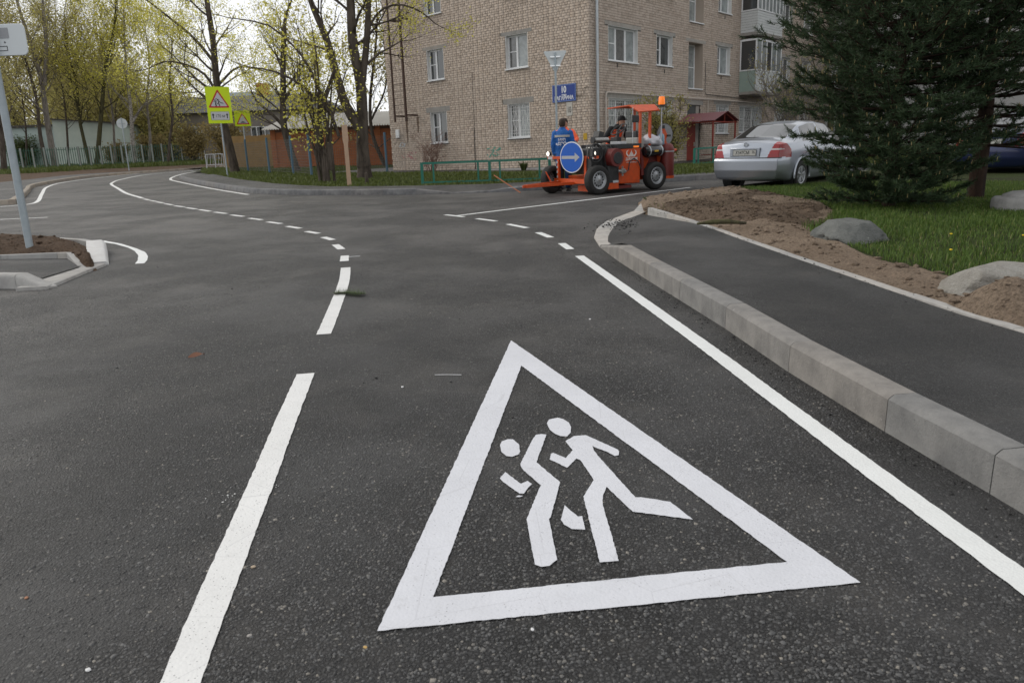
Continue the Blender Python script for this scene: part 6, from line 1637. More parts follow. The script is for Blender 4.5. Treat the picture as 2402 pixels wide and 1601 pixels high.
# emblem and lettering on the side
M_DECAL = mat('white_decal', (0.72, 0.68, 0.64), 0.5)
def em(poly, y=-0.0265): return flat([(1.02 + x * .165, .875 + z * .085) for x, z in poly], y, y + 0.003)
em([(-.12, -.9), (.12, -.9), (.0, 1.0)]).build('emblem_road', M_DECAL, body); em([(-.55, -.9), (-.2, -.9), (-.06, .55), (-.3, -.2)]).build('emblem_peak', M_DECAL, body); em([(.55, -.9), (.2, -.9), (.06, .55), (.3, -.2)]).build('emblem_peak', M_DECAL, body)
for s in (-1, 1): em([(s * .62, -.95), (s * 1.0, -.1), (s * .92, .6), (s * .5, .95), (s * .78, .4), (s * .8, 0), (s * .5, -.6)][::s]).build('emblem_arc', M_DECAL, body)
text_mesh('maker_name', 'ДОРОЖНИК', 0.082, M_DECAL, body, Matrix.Translation((1.03, -0.026, .745)) @ TX, bold=0.002, sx=0.75)
text_mesh('phone_line', 'www.дорожник.рф', 0.042, M_DECAL, body, Matrix.Translation((1.03, -0.026, .675)) @ TX, sx=0.9)
mp(MB().box(1.08, 1.24, -0.04, -0.021, 1.0, 1.04), 'orange_marker', M_BEACON)
mp(MB().box(0.42, 0.58, -0.075, -0.055, 0.24, 0.29), 'type_plate', M_SGREY)
# rear part
tk = mp(MB().lathe([(0.03, 1.44), (0.10, 1.46), (0.13, 1.52), (0.13, 1.98), (0.10, 2.04), (0.03, 2.06)], 24, (0, 0.02, 0.90), 'x'), 'air_tank', mat('gloss_black', (0.012, 0.012, 0.014), 0.2, coat=.5), smooth=True)
for x in (1.55, 1.93): MB().lathe([(0.133, x), (0.133, x + .035)], 24, (0, 0.02, 0.90), 'x', cap=False).build('strap', M_GALV, tk)
MB().box(1.68, 1.80, -.122, -.108, .88, .92).build('yellow_label', mat('yellow_label', (.6, .36, .02), .5), tk)
mp(MB().add([(1.42, .05, .80), (1.66, .05, .72), (1.52, .05, .50), (1.42, .05, .60)], [(0, 1, 2, 3), (3, 2, 1, 0)]), 'tank_bracket', M_ORANGE); mp(MB().add([(1.90, .05, .80), (2.06, .05, .76), (1.96, .05, .55)], [(0, 1, 2), (2, 1, 0)]), 'tank_bracket', M_ORANGE)
mp(MB().tube([(1.33, .06, .95), (1.42, .06, .72), (1.44, .06, .35)], 0.05, 10), 'filler_pipe', M_MAROON, smooth=True)
gc = mp(MB().lathe([(0.16, .24), (.165, .27), (.165, .30)], 26, (2.22, 0, 0)), 'cylinder_foot', M_ORANGE, smooth=True)
gcy = mp(MB().lathe([(0.15, .301), (.155, .34), (.155, .92), (.13, 1.01), (.08, 1.05), (.03, 1.06)], 26, (2.22, 0, 0)), 'gas_cylinder', M_MAROON, smooth=True)
MB().lathe([(.158, .86), (.158, .885)], 26, (2.22, 0, 0), cap=False).build('band', M_GALV, gcy); mp(MB().tube([(2.36, 0, .88), (2.52, .02, .89)], 0.035, 10), 'tail_lamp', M_ORANGE, smooth=True)
mp(MB().box(1.32, 2.12, .1, 1.2, .40, .78), 'rear_deck', M_MAROON); mp(MB().box(1.34, 2.1, .12, 1.18, .781, .82), 'deck_plate', M_ORANGE)
# loads on the deck
ob = mp(MB().box(1.36, 1.6, .15, .55, .821, 1.22), 'grey_canister', mat('grey_canister', (.38, .38, .36), .6), bevel=.02)
bag = MB(); bmb = bmesh.new(); bmesh.ops.create_icosphere(bmb, subdivisions=4, radius=1)
for v in bmb.verts:
    q = v.co.copy(); n1 = mnoise.noise(q * 1.7 + Vector((4, 0, 0))); n2 = mnoise.noise(q * 4.5); r = 1 + .28 * n1 + .12 * n2
    v.co = Vector((q.x * .26 * r, q.y * .22 * r, q.z * .15 * r))
me = bpy.data.meshes.new('white_bag'); bmb.to_mesh(me); bmb.free()
bg = link('sack', me, mat('white_sack', (.60, .60, .64), .75, noise=(7, .4, 5, (.42, .42, .46))), None, smooth=True); bg.location = mach.matrix_world @ Vector((1.86, .18, 1.12)); bg.rotation_euler = (0, .15, .5)
tag(bg, 'crumpled white sack lying on the machine above the black tank', 'sack')
bt = empty('water_bottle', mach.matrix_world @ Vector((2.12, .12, 1.03)), 0, 'pale blue plastic bottle standing beside the white sack', 'bottle')
MB().lathe([(.075, 0), (.08, .02), (.08, .19), (.06, .24), (.025, .27), (.025, .29)], 18).build('bottle_body', mat('blue_plastic', (.30, .46, .58), .15, trans=.4), bt, smooth=True)
MB().lathe([(.028, .29), (.028, .315), (.02, .318)], 12).build('cap', mat('blue_cap', (.08, .22, .42), .4), bt, smooth=True)
gd = mp(disc(MB(), (2.48, 0, 1.25), 0.27, 0.36, 0.366, 44), 'round_guard', mat('perforated_guard', (.34, .35, .37), .6, alpha=.72, noise=(60, .8, 2, (.22, .23, .25))))
mp(MB().tube([(2.48 + .27 * math.cos(a), .363, 1.25 + .27 * math.sin(a)) for a in [2 * PI * k / 36 for k in range(36)]], .006, 5, closed=True), 'guard_rim', M_DARK)
mp(MB().prism([(2.22, 1.06), (2.40, 1.02), (2.36, 1.16), (2.42, 1.24), (2.30, 1.42), (2.26, 1.42)], lambda p: (p[0], .20, p[1]), lambda p: (p[0], .24, p[1])), 'guard_bracket', M_ORANGE); mp(MB().box(2.38, 2.5, .17, .27, 1.21, 1.26), 'knob', M_DARK, bevel=.01); mp(MB().box(2.25, 2.29, .17, .27, 1.40, 1.48), 'knob', M_DARK)
mp(MB().tube([(2.05, .05, 1.0), (2.05, .05, 1.95)], .014, 8), 'beacon_pole', M_SGREY); bc = mp(MB().lathe([(.075, 1.95), (.078, 1.97), (.072, 2.10), (.06, 2.13), (.02, 2.135)], 20, (2.05, .05, 0)), 'beacon', M_BEACON, smooth=True); MB().lathe([(.08, 1.90), (.08, 1.949)], 20, (2.05, .05, 0)).build('beacon_base', M_DARK, bc, smooth=True)
# canopy
mp(MB().add([(1.31, .02, 1.80), (1.97, .02, 1.83), (2.12, .36, 1.975), (1.28, .36, 1.965), (2.25, 1.30, 1.95), (1.50, 1.36, 1.945)], [(0, 1, 2, 3), (3, 2, 4, 5)]), 'canopy', M_ORANGE).modifiers.new('thick', 'SOLIDIFY').thickness = 0.025
for x, y, z0_, z1_ in ((1.37, .06, .95, 1.79), (1.70, .08, .95, 1.81), (2.02, .95, .9, 1.94)): mp(MB().bar((x, y, z0_), (x, y, z1_), .05, .05), 'canopy_post', M_ORANGE)
mp(MB().tube([(1.13, .05, 1.05), (1.13, .05, 1.90)], .010, 6), 'mirror_pole', M_SGREY); mp(MB().box(1.10, 1.31, .02, .05, 1.56, 1.72), 'mirror', M_DARK, bevel=.02)
mp(MB().box(1.62, 1.70, .45, .85, .98, 1.38), 'seat_back', M_DARK, bevel=.03); mp(MB().box(1.35, 1.66, .45, .85, .90, 1.0), 'seat', M_DARK, bevel=.03)
c_ = Vector((1.06, .45, 1.42))
sw = mp(MB().tube([c_ + Vector((math.cos(a) * .17, math.sin(a) * .19, math.cos(a) * .12)) for a in [2 * PI * k / 24 for k in range(24)]], .016, 7, closed=True), 'steering_wheel', M_DARK, smooth=True)
for a in (0.3, 2.4, 4.5): MB().bar(c_, c_ + Vector((math.cos(a) * .17, math.sin(a) * .19, math.cos(a) * .12)), .03, .015).build('wheel_spoke', M_DARK, sw)
mp(MB().tube([c_, (1.0, .45, 1.1)], .03, 8), 'steering_column', M_DARK); mp(MB().box(.94, 1.08, .38, .62, 1.09, 1.25), 'control_box', M_DARK, bevel=.02); mp(MB().prism([(.30, 1.27), (.42, 1.12), (.48, 1.36), (.34, 1.40)], lambda p: (p[0], .3, p[1]), lambda p: (p[0], .5, p[1])), 'gauge_panel', M_DARK)
# front frame, lamps, sign
fb0, fb1 = Vector((0.02, -.02, .83)), Vector((-.27, 1.48, .83))
mp(MB().bar(fb0, fb1, .05, .06), 'lamp_bar', M_ORANGE)
for p in (fb0 + Vector((-.02, .1, .09)), fb1 + Vector((-.02, -.04, .09))):
    lm = mp(MB().lathe([(.04, .07), (.055, .02), (.055, -.01)], 16, p, 'x'), 'headlamp', M_DARK, smooth=True); MB().lathe([(.052, -.012), (.03, -.03)], 16, p, 'x').build('lens', M_LAMPON, lm, smooth=True)
for p in (fb0, fb1): mp(MB().bar(p + Vector((0, .0 if p is fb1 else .04, -.005)) + (fb0 - fb1).normalized() * .02, p + (fb1 - fb0).normalized() * (.16 if p is fb0 else -.16) + Vector((0, 0, -.005)), .055, .062), 'reflector_strip', M_SGREY)
pL, pR = fb0.lerp(fb1, .78), fb0.lerp(fb1, .24)
mp(MB().bar(Vector((pL.x, pL.y, .22)), Vector((pL.x, pL.y, .80)), .06, .05), 'frame_post', M_ORANGE); mp(MB().bar(Vector((pR.x, pR.y, .22)), Vector((pR.x, pR.y, .80)), .07, .05), 'frame_post', M_ORANGE)
for k in range(5): mp(MB().box(pL.x - .040, pL.x - .0305, pL.y + .0, pL.y + .03, .26 + k * .11, .31 + k * .11), 'white_stripe', M_SGREY)
mp(MB().bar((-.2, .1, .30), (-.2, 1.3, .30), .08, .10), 'front_axle', M_ORANGE); mp(MB().tube([(-.05, .1, .33), (-.1, 1.35, .33)], .012, 6), 'tie_rod', M_STEEL)
mp(MB().bar((-.1, 1.12, .27), (-1.45, .82, .255), .05, .06), 'pointer_arm', M_ORANGE); mp(MB().bar((.0, .52, .26), (-1.45, .74, .25), .05, .06), 'pointer_arm', M_ORANGE); mp(MB().bar((-1.40, .78, .252), (-1.52, .785, .25), .045, .055), 'pointer_tip', M_ORANGE); mp(MB().bar((-1.52, .785, .25), (-1.9, .79, .25), .010, .010), 'pointer_rod', M_SGREY)
mp(MB().bar((-.42, 1.18, .28), (-.52, 1.25, .52), .07, .03), 'hitch_plate', M_ORANGE)
sc = fb0.lerp(fb1, .47) + Vector((-.07, 0, 0))
sg = empty('arrow_sign', (sc.x, sc.y, .835), math.atan2((fb1 - fb0).y, (fb1 - fb0).x) - PI); sg.parent = mach
# local x runs to the right as seen from the front, front looks to -y
disc(MB(), (0, 0, 0), .352, 0.0, .012).build('rim', M_SIGNW, sg, smooth=False); disc(MB(), (0, 0, 0), .330, -.003, -.0005).build('blue_disc', mat('arrow_blue', (.003, .10, .50), .4), sg)
flat([(-.30, -.035), (.10, -.035), (.10, -.105), (.245, 0), (.10, .105), (.10, .035), (-.30, .035)], -.006, -.0035).build('arrow', mat('arrow_white', (.42, .44, .46), .4), sg)
# ---------------------------------------------------------------- people
def etube(mb, rings, n=16):
    """rings: (centre, lateral axis vector * radius, depth axis vector * radius)"""
    vs = []
    for c, u, v in rings:
        for k in range(n):
            a = 2 * PI * k / n; vs.append(Vector(c) + Vector(u) * math.cos(a) + Vector(v) * math.sin(a))
    m = len(rings); fs = [(i * n + k, i * n + (k + 1) % n, (i + 1) * n + (k + 1) % n, (i + 1) * n + k) for i in range(m - 1) for k in range(n)]
    fs += [tuple(range(n - 1, -1, -1)), tuple((m - 1) * n + k for k in range(n))]
    return mb.add(vs, fs)
def vr(c, rx, ry): return (c, (rx, 0, 0), (0, ry, 0))
def remesh(mb, name, m, parent, vox=0.014, it=3):
    o = mb.build(name, m, parent, smooth=True)
    bm_ = bmesh.new(); bm_.from_mesh(o.data); bmesh.ops.recalc_face_normals(bm_, faces=bm_.faces); bm_.to_mesh(o.data); bm_.free()
    r = o.modifiers.new('remesh', 'REMESH'); r.mode = 'VOXEL'; r.voxel_size = vox; r.use_smooth_shade = True
    s = o.modifiers.new('smooth', 'SMOOTH'); s.factor = .5; s.iterations = it
    return o
def hand(parent, c, d, m, curl=.5, s=1.0, side=1):
    """glove with palm, four fingers and a thumb; d = direction of the forearm"""
    d = Vector(d).normalized(); lat = d.cross(Vector((0, 1, 0))); lat = lat.normalized() if lat.length > .1 else Vector((1, 0, 0)); nrm = lat.cross(d).normalized(); c = Vector(c); mb = MB()
    etube(mb, [(c + d * a * s, lat * w * s, nrm * t * s) for a, w, t in ((-.02, .026, .02), (.02, .036, .019), (.06, .043, .017), (.09, .042, .015))], 12)
    for k in range(4):
        o = (k - 1.5) * .021 * s; L = (.062, .072, .068, .052)[k] * s; p = c + d * .085 * s + lat * o
        q = p + d * L * .5 + nrm * L * .15 * curl; e = q + d * L * .4 * (1 - curl * .5) + nrm * L * .45 * curl
        mb.tube([p, q, e], [.0105 * s, .0098 * s, .0085 * s], 8)
    p = c + lat * (.034 * s * side) + d * .025 * s; mb.tube([p, p + lat * .022 * s * side + d * .025 * s, p + lat * .026 * s * side + d * .055 * s + nrm * .012], [.013 * s, .012 * s, .010 * s], 8)
    return mb.build('glove', m, parent, smooth=True)
def person(base, rz, label, jacket, trousers, hairm, skin, arms, lean=0.0, turn=0.0, cap=None, hh=1.75, gloves=None, hipz=.93, legs=((-.10, 0, 0), (.10, .06, 0)), tilt=0.0):
    t = empty('person', base, rz, label, 'person'); k = hh / 1.75
    L = lambda x, y, z: Vector((x * k, (y + lean * max(0, z - hipz) * 1.0) * k, (z - max(0, z - hipz) * lean * lean * .45) * k))
    sh = 1.42; hd_c = L(turn * .02, .02, 1.62) + Vector((0, tilt * .05, -tilt * .03))
    body = MB()
    etube(body, [vr(L(0, 0, z), rx * k, ry * k) for z, rx, ry in ((.86, .15, .11), (.95, .165, .12), (1.08, .145, .105), (1.25, .17, .115), (1.38, .185, .105), (1.45, .13, .085), (1.50, .06, .06))])
    body.tube([L(0, .0, 1.45), L(0, .015, 1.56)], .058 * k, 14)
    etube(body, [vr(hd_c + Vector((0, dy, dz)) * k, rx * k, ry * k) for dz, dy, rx, ry in ((-.125, .03, .03, .03), (-.105, .025, .052, .058), (-.06, .012, .068, .086), (0, 0, .076, .098), (.05, -.006, .074, .094), (.09, -.008, .055, .072), (.113, -.008, .02, .03))], 18)
    body.tube([hd_c + Vector((0, .085, .015)) * k, hd_c + Vector((0, .108, -.025)) * k], [.012 * k, .017 * k], 8)
    for s in (-1, 1): etube(body, [(hd_c + Vector((s * (.070 + o), -.005, -.012 + z)) * k, (.006 * k, 0, 0), (0, .018 * k, 0)) for o, z in ((0, -.03), (.008, 0), (.004, .028))], 8)
    jk = MB(); tr = MB()
    etube(jk, [vr(L(0, 0, z), rx * k, ry * k) for z, rx, ry in ((.80, .185, .135), (.84, .19, .14), (.98, .185, .14), (1.12, .185, .138), (1.28, .205, .142), (1.39, .205, .125), (1.455, .14, .10), (1.50, .078, .078), (1.535, .072, .072))])
    for s, (el, wr) in zip((-1, 1), arms):
        a = L(s * .185, 0, 1.405); e = L(*el); w = L(*wr)
        body.tube([a, e, w], [.048 * k, .038 * k, .027 * k], 12); jk.tube([L(s * .15, 0, 1.42), a, a.lerp(e, .5), e, e.lerp(w, .55), e.lerp(w, .92)], [.07 * k, .078 * k, .066 * k, .058 * k, .052 * k, .046 * k], 14)
        hand(t, w, w - e, gloves or skin, .6, k, -s)
    for s, (dx, dy, lift) in zip((-1, 1), legs):
        h = L(s * .09, 0, .90); a = Vector((dx * k, dy * k, .08 * k)); kn = h.lerp(a, .5) + Vector((0, .03 * k, 0))
        body.tube([h, kn, a], [.075 * k, .05 * k, .036 * k], 12); tr.tube([L(s * .085, 0, .95), h, h.lerp(kn, .5), kn, kn.lerp(a, .5), a + Vector((0, 0, .0))], [.10 * k, .105 * k, .09 * k, .074 * k, .07 * k, .066 * k], 14)
        body.tube([a + Vector((0, -.03, -.03)) * k, a + Vector((0, .10, -.045)) * k], [.035 * k, .03 * k], 10)
        sb = MB(); etube(sb, [(a + Vector((0, dy_, -.045)) * k, (rx * k, 0, 0), (0, 0, rz_ * k)) for dy_, rx, rz_ in ((-.075, .028, .032), (-.05, .042, .045), (.05, .048, .042), (.14, .046, .032), (.185, .025, .02))], 12); sb.box(a.x - .043 * k, a.x + .043 * k, a.y - .07 * k, a.y + .17 * k, a.z - .082 * k, a.z - .06 * k); sb.build('shoe', M_DARK, t, smooth=True)
    etube(tr, [vr(L(0, 0, z), rx * k, ry * k) for z, rx, ry in ((.84, .16, .12), (.92, .172, .128), (1.0, .165, .12))])
    remesh(body, 'body', skin, t); remesh(jk, 'jacket', jacket, t); remesh(tr, 'trousers', trousers, t)
    hr = MB()
    etube(hr, [vr(hd_c + Vector((0, dy, dz)) * k, rx * k, ry * k) for dz, dy, rx, ry in ((-.075, -.035, .055, .055), (-.03, -.024, .078, .082), (.03, -.014, .085, .098), (.075, -.010, .079, .092), (.11, -.010, .055, .065), (.128, -.01, .02, .025))], 18)
    remesh(hr, 'hair', hairm, t, .01, 2)
    if cap:
        cp = MB(); etube(cp, [vr(hd_c + Vector((0, dy, dz)) * k, rx * k, ry * k) for dz, dy, rx, ry in ((.02, 0, .092, .112), (.06, 0, .092, .112), (.105, -.005, .078, .092), (.135, -.005, .03, .035))], 18)
        cp.box(hd_c.x - .06 * k, hd_c.x + .06 * k, hd_c.y + .09 * k, hd_c.y + .17 * k, hd_c.z + .03 * k, hd_c.z + .045 * k); remesh(cp, 'cap', cap, t, .01, 2)
    return t, L, hd_c
M_JACKET = mat('blue_workwear', (0.010, 0.115, 0.40), 0.75, noise=(9, 0.35, 5, (0.006, 0.06, 0.24)), bump=(9, 1.0, .06))
M_TROUS = mat('navy_trousers', (0.012, 0.05, 0.14), 0.8, noise=(9, .4, 5), bump=(9, 1.0, .06))
M_VEST = mat('orange_vest', (0.90, 0.13, 0.04), 0.6)
M_BLACKC = mat('black_cloth', (0.014, 0.015, 0.017), 0.85, bump=(18, .5, .02)); M_HAIR = mat('brown_hair', (0.035, 0.022, 0.015), 0.8, bump=(60, .8, .01)); M_SKIN = mat('skin', (0.40, 0.22, 0.15), 0.55); M_GREYG = mat('grey_glove', (0.16, 0.17, 0.18), 0.8)
b = G(1322, 449)
rzw = -math.atan2(b.x, b.y)
t, L, hc = person(b, rzw - .12, 'person in a blue work jacket seen from behind beside the arrow sign', M_JACKET, M_TROUS, M_HAIR, M_SKIN, [((-.235, -.03, 1.13), (-.21, .02, .87)), ((.26, -.02, 1.16), (.16, .22, 1.08))], hh=1.74, gloves=M_GREYG, legs=((-.10, -.02, 0), (.11, .05, 0)))
st = MB(); etube(st, [vr(L(0, 0, z), .213, .149) for z in (1.30, 1.35)], 24); st.build('reflective_band', mat('reflective_grey', (.42, .41, .38), .5), t, smooth=True)
tm = Matrix.Translation(L(0, -.148, 1.235)) @ TX
text_mesh('back_text', 'МУП', .082, M_SIGNW, t, tm, bold=.002, depth=.006); text_mesh('back_text', '«ДЭС»', .092, M_SIGNW, t, Matrix.Translation(L(0, -.148, 1.145)) @ TX, bold=.003, depth=.006)
b2 = b + Vector((.12, .75, 0)); b2.z = SLOPE * b2.y
t, L, hc = person(b2, rzw + PI - .25, 'person in an orange vest almost hidden behind the one in blue', M_VEST, M_BLACKC, M_HAIR, M_SKIN, [((-.32, .06, 1.22), (-.32, .22, 1.16)), ((.22, .0, 1.12), (.16, .04, .9))], hh=1.76, gloves=M_GREYG)
pd = mach.matrix_world @ Vector((1.88, 1.62, 0)); pd.z = SLOPE * pd.y
t, L, hc = person(pd, rzw + PI + .62, 'person in a dark cap and orange vest bent over the machine controls', M_BLACKC, M_BLACKC, M_HAIR, M_SKIN, [((-.37, .06, 1.14), (-.26, .34, 1.05)), ((.37, .06, 1.14), (.26, .34, 1.05))], lean=.42, cap=M_BLACKC, hh=1.84, gloves=M_BLACKC, tilt=1.2)
vs_ = MB(); etube(vs_, [vr(L(0, 0, z), rx * 1.04, ry * 1.06) for z, rx, ry in ((.98, .198, .148), (1.12, .198, .146), (1.28, .216, .15), (1.385, .20, .135))], 22); vs_.build('vest', M_VEST, t, smooth=True)
for x in (-.09, .09): MB().bar(L(x, .158, 1.02), L(x * 1.1, .150, 1.38), .04, .012, up=(0, 1, 0)).build('vest_strap', mat('reflective_grey', (.42, .41, .38), .5), t)
# ---------------------------------------------------------------- cars
def m_carpaint(name, col, metal=.6):
    t = NT(name); t.b.inputs['Base Color'].default_value = (*col, 1); t.b.inputs['Metallic'].default_value = metal; t.b.inputs['Roughness'].default_value = .32
    t.b.inputs['Coat Weight'].default_value = .8; t.b.inputs['Coat Roughness'].default_value = .06
    c = t.mix(t.math('MULTIPLY', t.ramp(t.noise(2.2, 5), [(.4, 0.), (.75, 1.)]), .18), col, tuple(v * .6 for v in col)); t.col(c); return t.m
M_CGLASS = mat('car_glass', (0.010, 0.012, 0.013), 0.03, spec=.9, coat=.8)
M_RLAMP = mat('red_tail_lens', (0.30, 0.005, 0.007), 0.15, coat=.3); M_WLAMP = mat('clear_tail_lens', (0.50, 0.46, 0.46), 0.12, coat=.7)
def smooth1(x, y, xq, s=.05):
    xs = np.linspace(xq[0], xq[-1], 400); v = np.interp(xs, x, y)
    d = xs[1] - xs[0]; w = int(max(1, s / d)); ker = np.hanning(2 * w + 3); ker /= ker.sum(); vp = np.concatenate([np.full(w + 1, v[0]), v, np.full(w + 1, v[-1])]); return np.interp(xq, xs, np.convolve(vp, ker, 'valid'))
def sedan(base, heading, paint, label, plate=None, emblem=True, fine=True):
    t = empty('parked_car', base, 0, label, 'car'); on_plane(t, base, heading)
    LEN = 4.56; xs = np.concatenate([np.linspace(0, .5, 70 if fine else 25)[:-1], np.linspace(.5, LEN, 130)]); N = len(xs)
    zt = smooth1([0, .10, .42, .60, 1.25, 1.7, 2.1, 2.6, 3.35, 3.55, 4.1, 4.4, 4.56], [1.03, 1.07, 1.10, 1.13, 1.40, 1.465, 1.47, 1.42, 1.08, 1.04, .93, .80, .62], xs, .10)
    zb = smooth1([0, .3, 1.2, 2.5, 3.4, 4.0, 4.4, 4.56], [.98, 1.0, .99, .96, .93, .84, .72, .58], xs, .15)
    hb = smooth1([0, .12, .35, .8, 1.6, 3.3, 4.0, 4.35, 4.56], [.735, .80, .845, .87, .88, .875, .84, .74, .56], xs, .10)
    hr = smooth1([0, .42, .62, 1.25, 1.8, 2.5, 3.2, 3.6, 4.2, 4.56], [.66, .68, .64, .575, .56, .57, .66, .72, .66, .46], xs, .10)
    bt_ = smooth1([0, .3, .7, 3.9, 4.3, 4.56], [.25, .22, .19, .19, .20, .26], xs, .1)
    lo = smooth1([0, .4, 4.1, 4.56], [.66, .80, .80, .50], xs, .1)
    M_ = 110 if fine else 50; ring = np.zeros((N, M_, 3)); seg_v = np.zeros(M_)
    for i in range(N):
        zc = max(zb[i], min(zt[i] - .06, zb[i])); ze = max(zt[i] - .045, zc + .012)
        ctl = np.array([(0, bt_[i]), (lo[i], bt_[i]), (hb[i] * .975, bt_[i] + .13), (hb[i], .56), (hb[i] * .995, zc - .16), (hb[i] * .965, zc), (hb[i] * .94 * .35 + hr[i] * .65, zc * .35 + ze * .65), (hr[i], ze), (hr[i] * .6, zt[i] - .010), (0, zt[i])])
        cv = np.array([0, .14, .22, .34, .46, .55, .68, .78, .88, 1.0]); vv = np.linspace(0, 1, M_)
        y = np.interp(vv, cv, ctl[:, 0]); z = np.interp(vv, cv, ctl[:, 1])
        kern = np.array([.25, .5, .25])
        for _ in range(7 if fine else 1):
            y[1:-1] = .25 * y[:-2] + .5 * y[1:-1] + .25 * y[2:]; z[1:-1] = .25 * z[:-2] + .5 * z[1:-1] + .25 * z[2:]
        ring[i, :, 0] = xs[i]; ring[i, :, 1] = y; ring[i, :, 2] = z
    # rear face leans forward above the bumper, bumper stands proud
    def inset(z): return np.interp(z, [.2, .30, .45, .66, .72, .80, 1.06], [.10, .04, .0, .0, .045, .055, .13])
    k = np.clip(1 - ring[..., 0] / .55, 0, 1); ring[..., 0] += inset(ring[..., 2]) * k
    nf = np.clip(1 - (LEN - ring[..., 0]) / .5, 0, 1); ring[..., 0] -= np.interp(ring[..., 2], [.2, .35, .55, .8], [.08, 0, .02, .12]) * nf
    def close(r, sgn):
        out = []
        for f in np.linspace(1, 0, 60 if fine else 20)[1:]:
            q = r.copy(); q[:, 1] *= f; q[:, 0] += sgn * .07 * (1 - f * f); out.append(q)
        return out
    rear = close(ring[0], -1)[::-1]; front = close(ring[-1], 1)
    G3 = np.concatenate([np.array(rear), ring, np.array(front)], 0); R = G3.shape[0]
    half = G3.reshape(-1, 3); mir = half * [1, -1, 1]
    i = np.arange(R * M_).reshape(R, M_)
    q = np.stack([i[:-1, :-1], i[:-1, 1:], i[1:, 1:], i[1:, :-1]], -1).reshape(-1, 4)
    V = np.concatenate([half, mir]); F = np.concatenate([q[:, ::-1], q + len(half)])
    cen = V[F].mean(1); vmid = np.tile(((np.arange(M_ - 1) + .5) / (M_ - 1))[None, :], (R - 1, 1)).ravel(); vmid = np.concatenate([vmid, vmid])
    umid = np.concatenate([np.repeat(np.arange(R - 1), M_ - 1)] * 2); x, y, z = cen.T; ay = np.abs(y)
    cls = np.zeros(len(F), int)
    side_w = (vmid > .565) & (vmid < .765) & (x > .98 + (z - 1.0) * .75) & (x < 3.32 - (z - .93) * 1.55) & (ay > .5); pil = (np.abs(x - 2.05) < .035)
    cls[side_w & ~pil] = 1
    cls[(vmid > .80) & (x > .56) & (x < 1.28) & (z > 1.10) & (ay < .60) & (z > 1.125 - .02 * (ay / .6))] = 2
    cls[(vmid > .80) & (x > 2.72) & (x < 3.36) & (z > 1.06)] = 3
    inner = .50 + .12 * (z - .72) / .3
    lamp = (x < .42 - .9 * np.clip(z - .86, 0, 1)) & (z > .715) & (z < 1.045) & (ay > inner)
    cls[lamp & (y > 0)] = 4; cls[lamp & (y < 0)] = 5
    cls[lamp & (z > .868) & (z < .896) & (x < .2)] = 6
    cls[(x < .25) & (np.abs(z - .705) < .006) & (ay < .9)] = 7                      # seam above the bumper
    arch = np.zeros(len(F), bool)
    for xw in (.92, 3.62): arch |= (ay > .55) & ((x - xw) ** 2 + (z - .31) ** 2 < .362 ** 2) & (vmid < .5)
    cls[arch] = -1
    M_SEAM = mat('panel_seam', (.02, .02, .022), .7)
    parts = {0: ('body', paint), 1: ('side_window', M_CGLASS), 2: ('rear_window', M_CGLASS), 3: ('windscreen', M_CGLASS), 4: ('tail_lamp', M_RLAMP), 5: ('tail_lamp', M_RLAMP), 6: ('reversing_lens', M_WLAMP), 7: ('panel_gap', M_SEAM)}
    objs = {}
    for c, (nm, m_) in parts.items():
        f = F[cls == c]
        if len(f) == 0: continue
        used, inv = np.unique(f, return_inverse=True); o = link(nm, np_mesh(nm, V[used], inv.reshape(-1, 4)), m_, t, smooth=True); objs[c] = o
        if c in (6, 7): tag(o, kind='stuff')
    MB().box(.25, 4.3, -.62, .62, .21, .50).build('underbody', M_DARK, t); MB().box(.5, 3.4, -.66, .66, .50, .92).build('cabin_trim', M_DARK, t)
    for xw in (.92, 3.62):
        for s in (-1, 1):
            wheel(t, (xw, s * .77, .31), .31, .205, side=s, steel=False)
            pts = [(xw + .375 * math.cos(a), s * .872, .31 + .375 * math.sin(a)) for a in np.linspace(-.15, PI + .15, 26)]
            MB().tube(pts, .022, 8).build('arch_lip', paint, t, smooth=True); MB().lathe([(.36, 0), (.36, s * .22)], 30, (xw, s * .62, .31), 'y', cap=False).build('wheel_well', M_DARK, t)
    xf = -.072 + float(inset(np.array(.80)))
    MB().box(xf - .010, xf + .05, -.345, .345, .735, .925).build('plate_recess', paint, t, bevel=.012)
    pl = MB().box(xf - .022, xf - .0105, -.262, .262, .765, .880).build('number_plate', mat('plate_white', (.46, .46, .43), .5), t)
    for a in ((-.268, .268, .880, .888), (-.268, .268, .757, .765), (-.270, -.262, .757, .888), (.262, .270, .757, .888)): MB().box(xf - .024, xf - .0095, a[0], a[1], a[2], a[3]).build('plate_frame', M_DARK, pl)
    if plate:
        # reading direction: left to right for someone behind the car
        pm = Matrix.Translation((xf - .0225, .045, .820)) @ Matrix(((0, 0, -1, 0), (-1, 0, 0, 0), (0, 1, 0, 0), (0, 0, 0, 1)))
        text_mesh('plate_text', plate[0], .105, M_BLACK, pl, pm, sx=.82); text_mesh('region_text', plate[1], .085, M_BLACK, pl, Matrix.Translation((xf - .0225, -.205, .829)) @ Matrix(((0, 0, -1, 0), (-1, 0, 0, 0), (0, 1, 0, 0), (0, 0, 0, 1))), sx=.8)
    if emblem:
        xe = -.072 + float(inset(np.array(.99))); e = MB().tube([(xe - .012, .045 * math.cos(a), .985 + .045 * math.sin(a)) for a in [2 * PI * q_ / 20 for q_ in range(20)]], .007, 6, closed=True); e.box(xe - .02, xe - .004, -.058, .058, .976, .994); e.build('emblem', mat('chrome', (.5, .52, .55), .15, metal=1.0), t, smooth=True)
        MB().tube([(.9, .3, 1.36), (.82, .3, 1.52)], .006, 6).build('aerial', M_DARK, t)
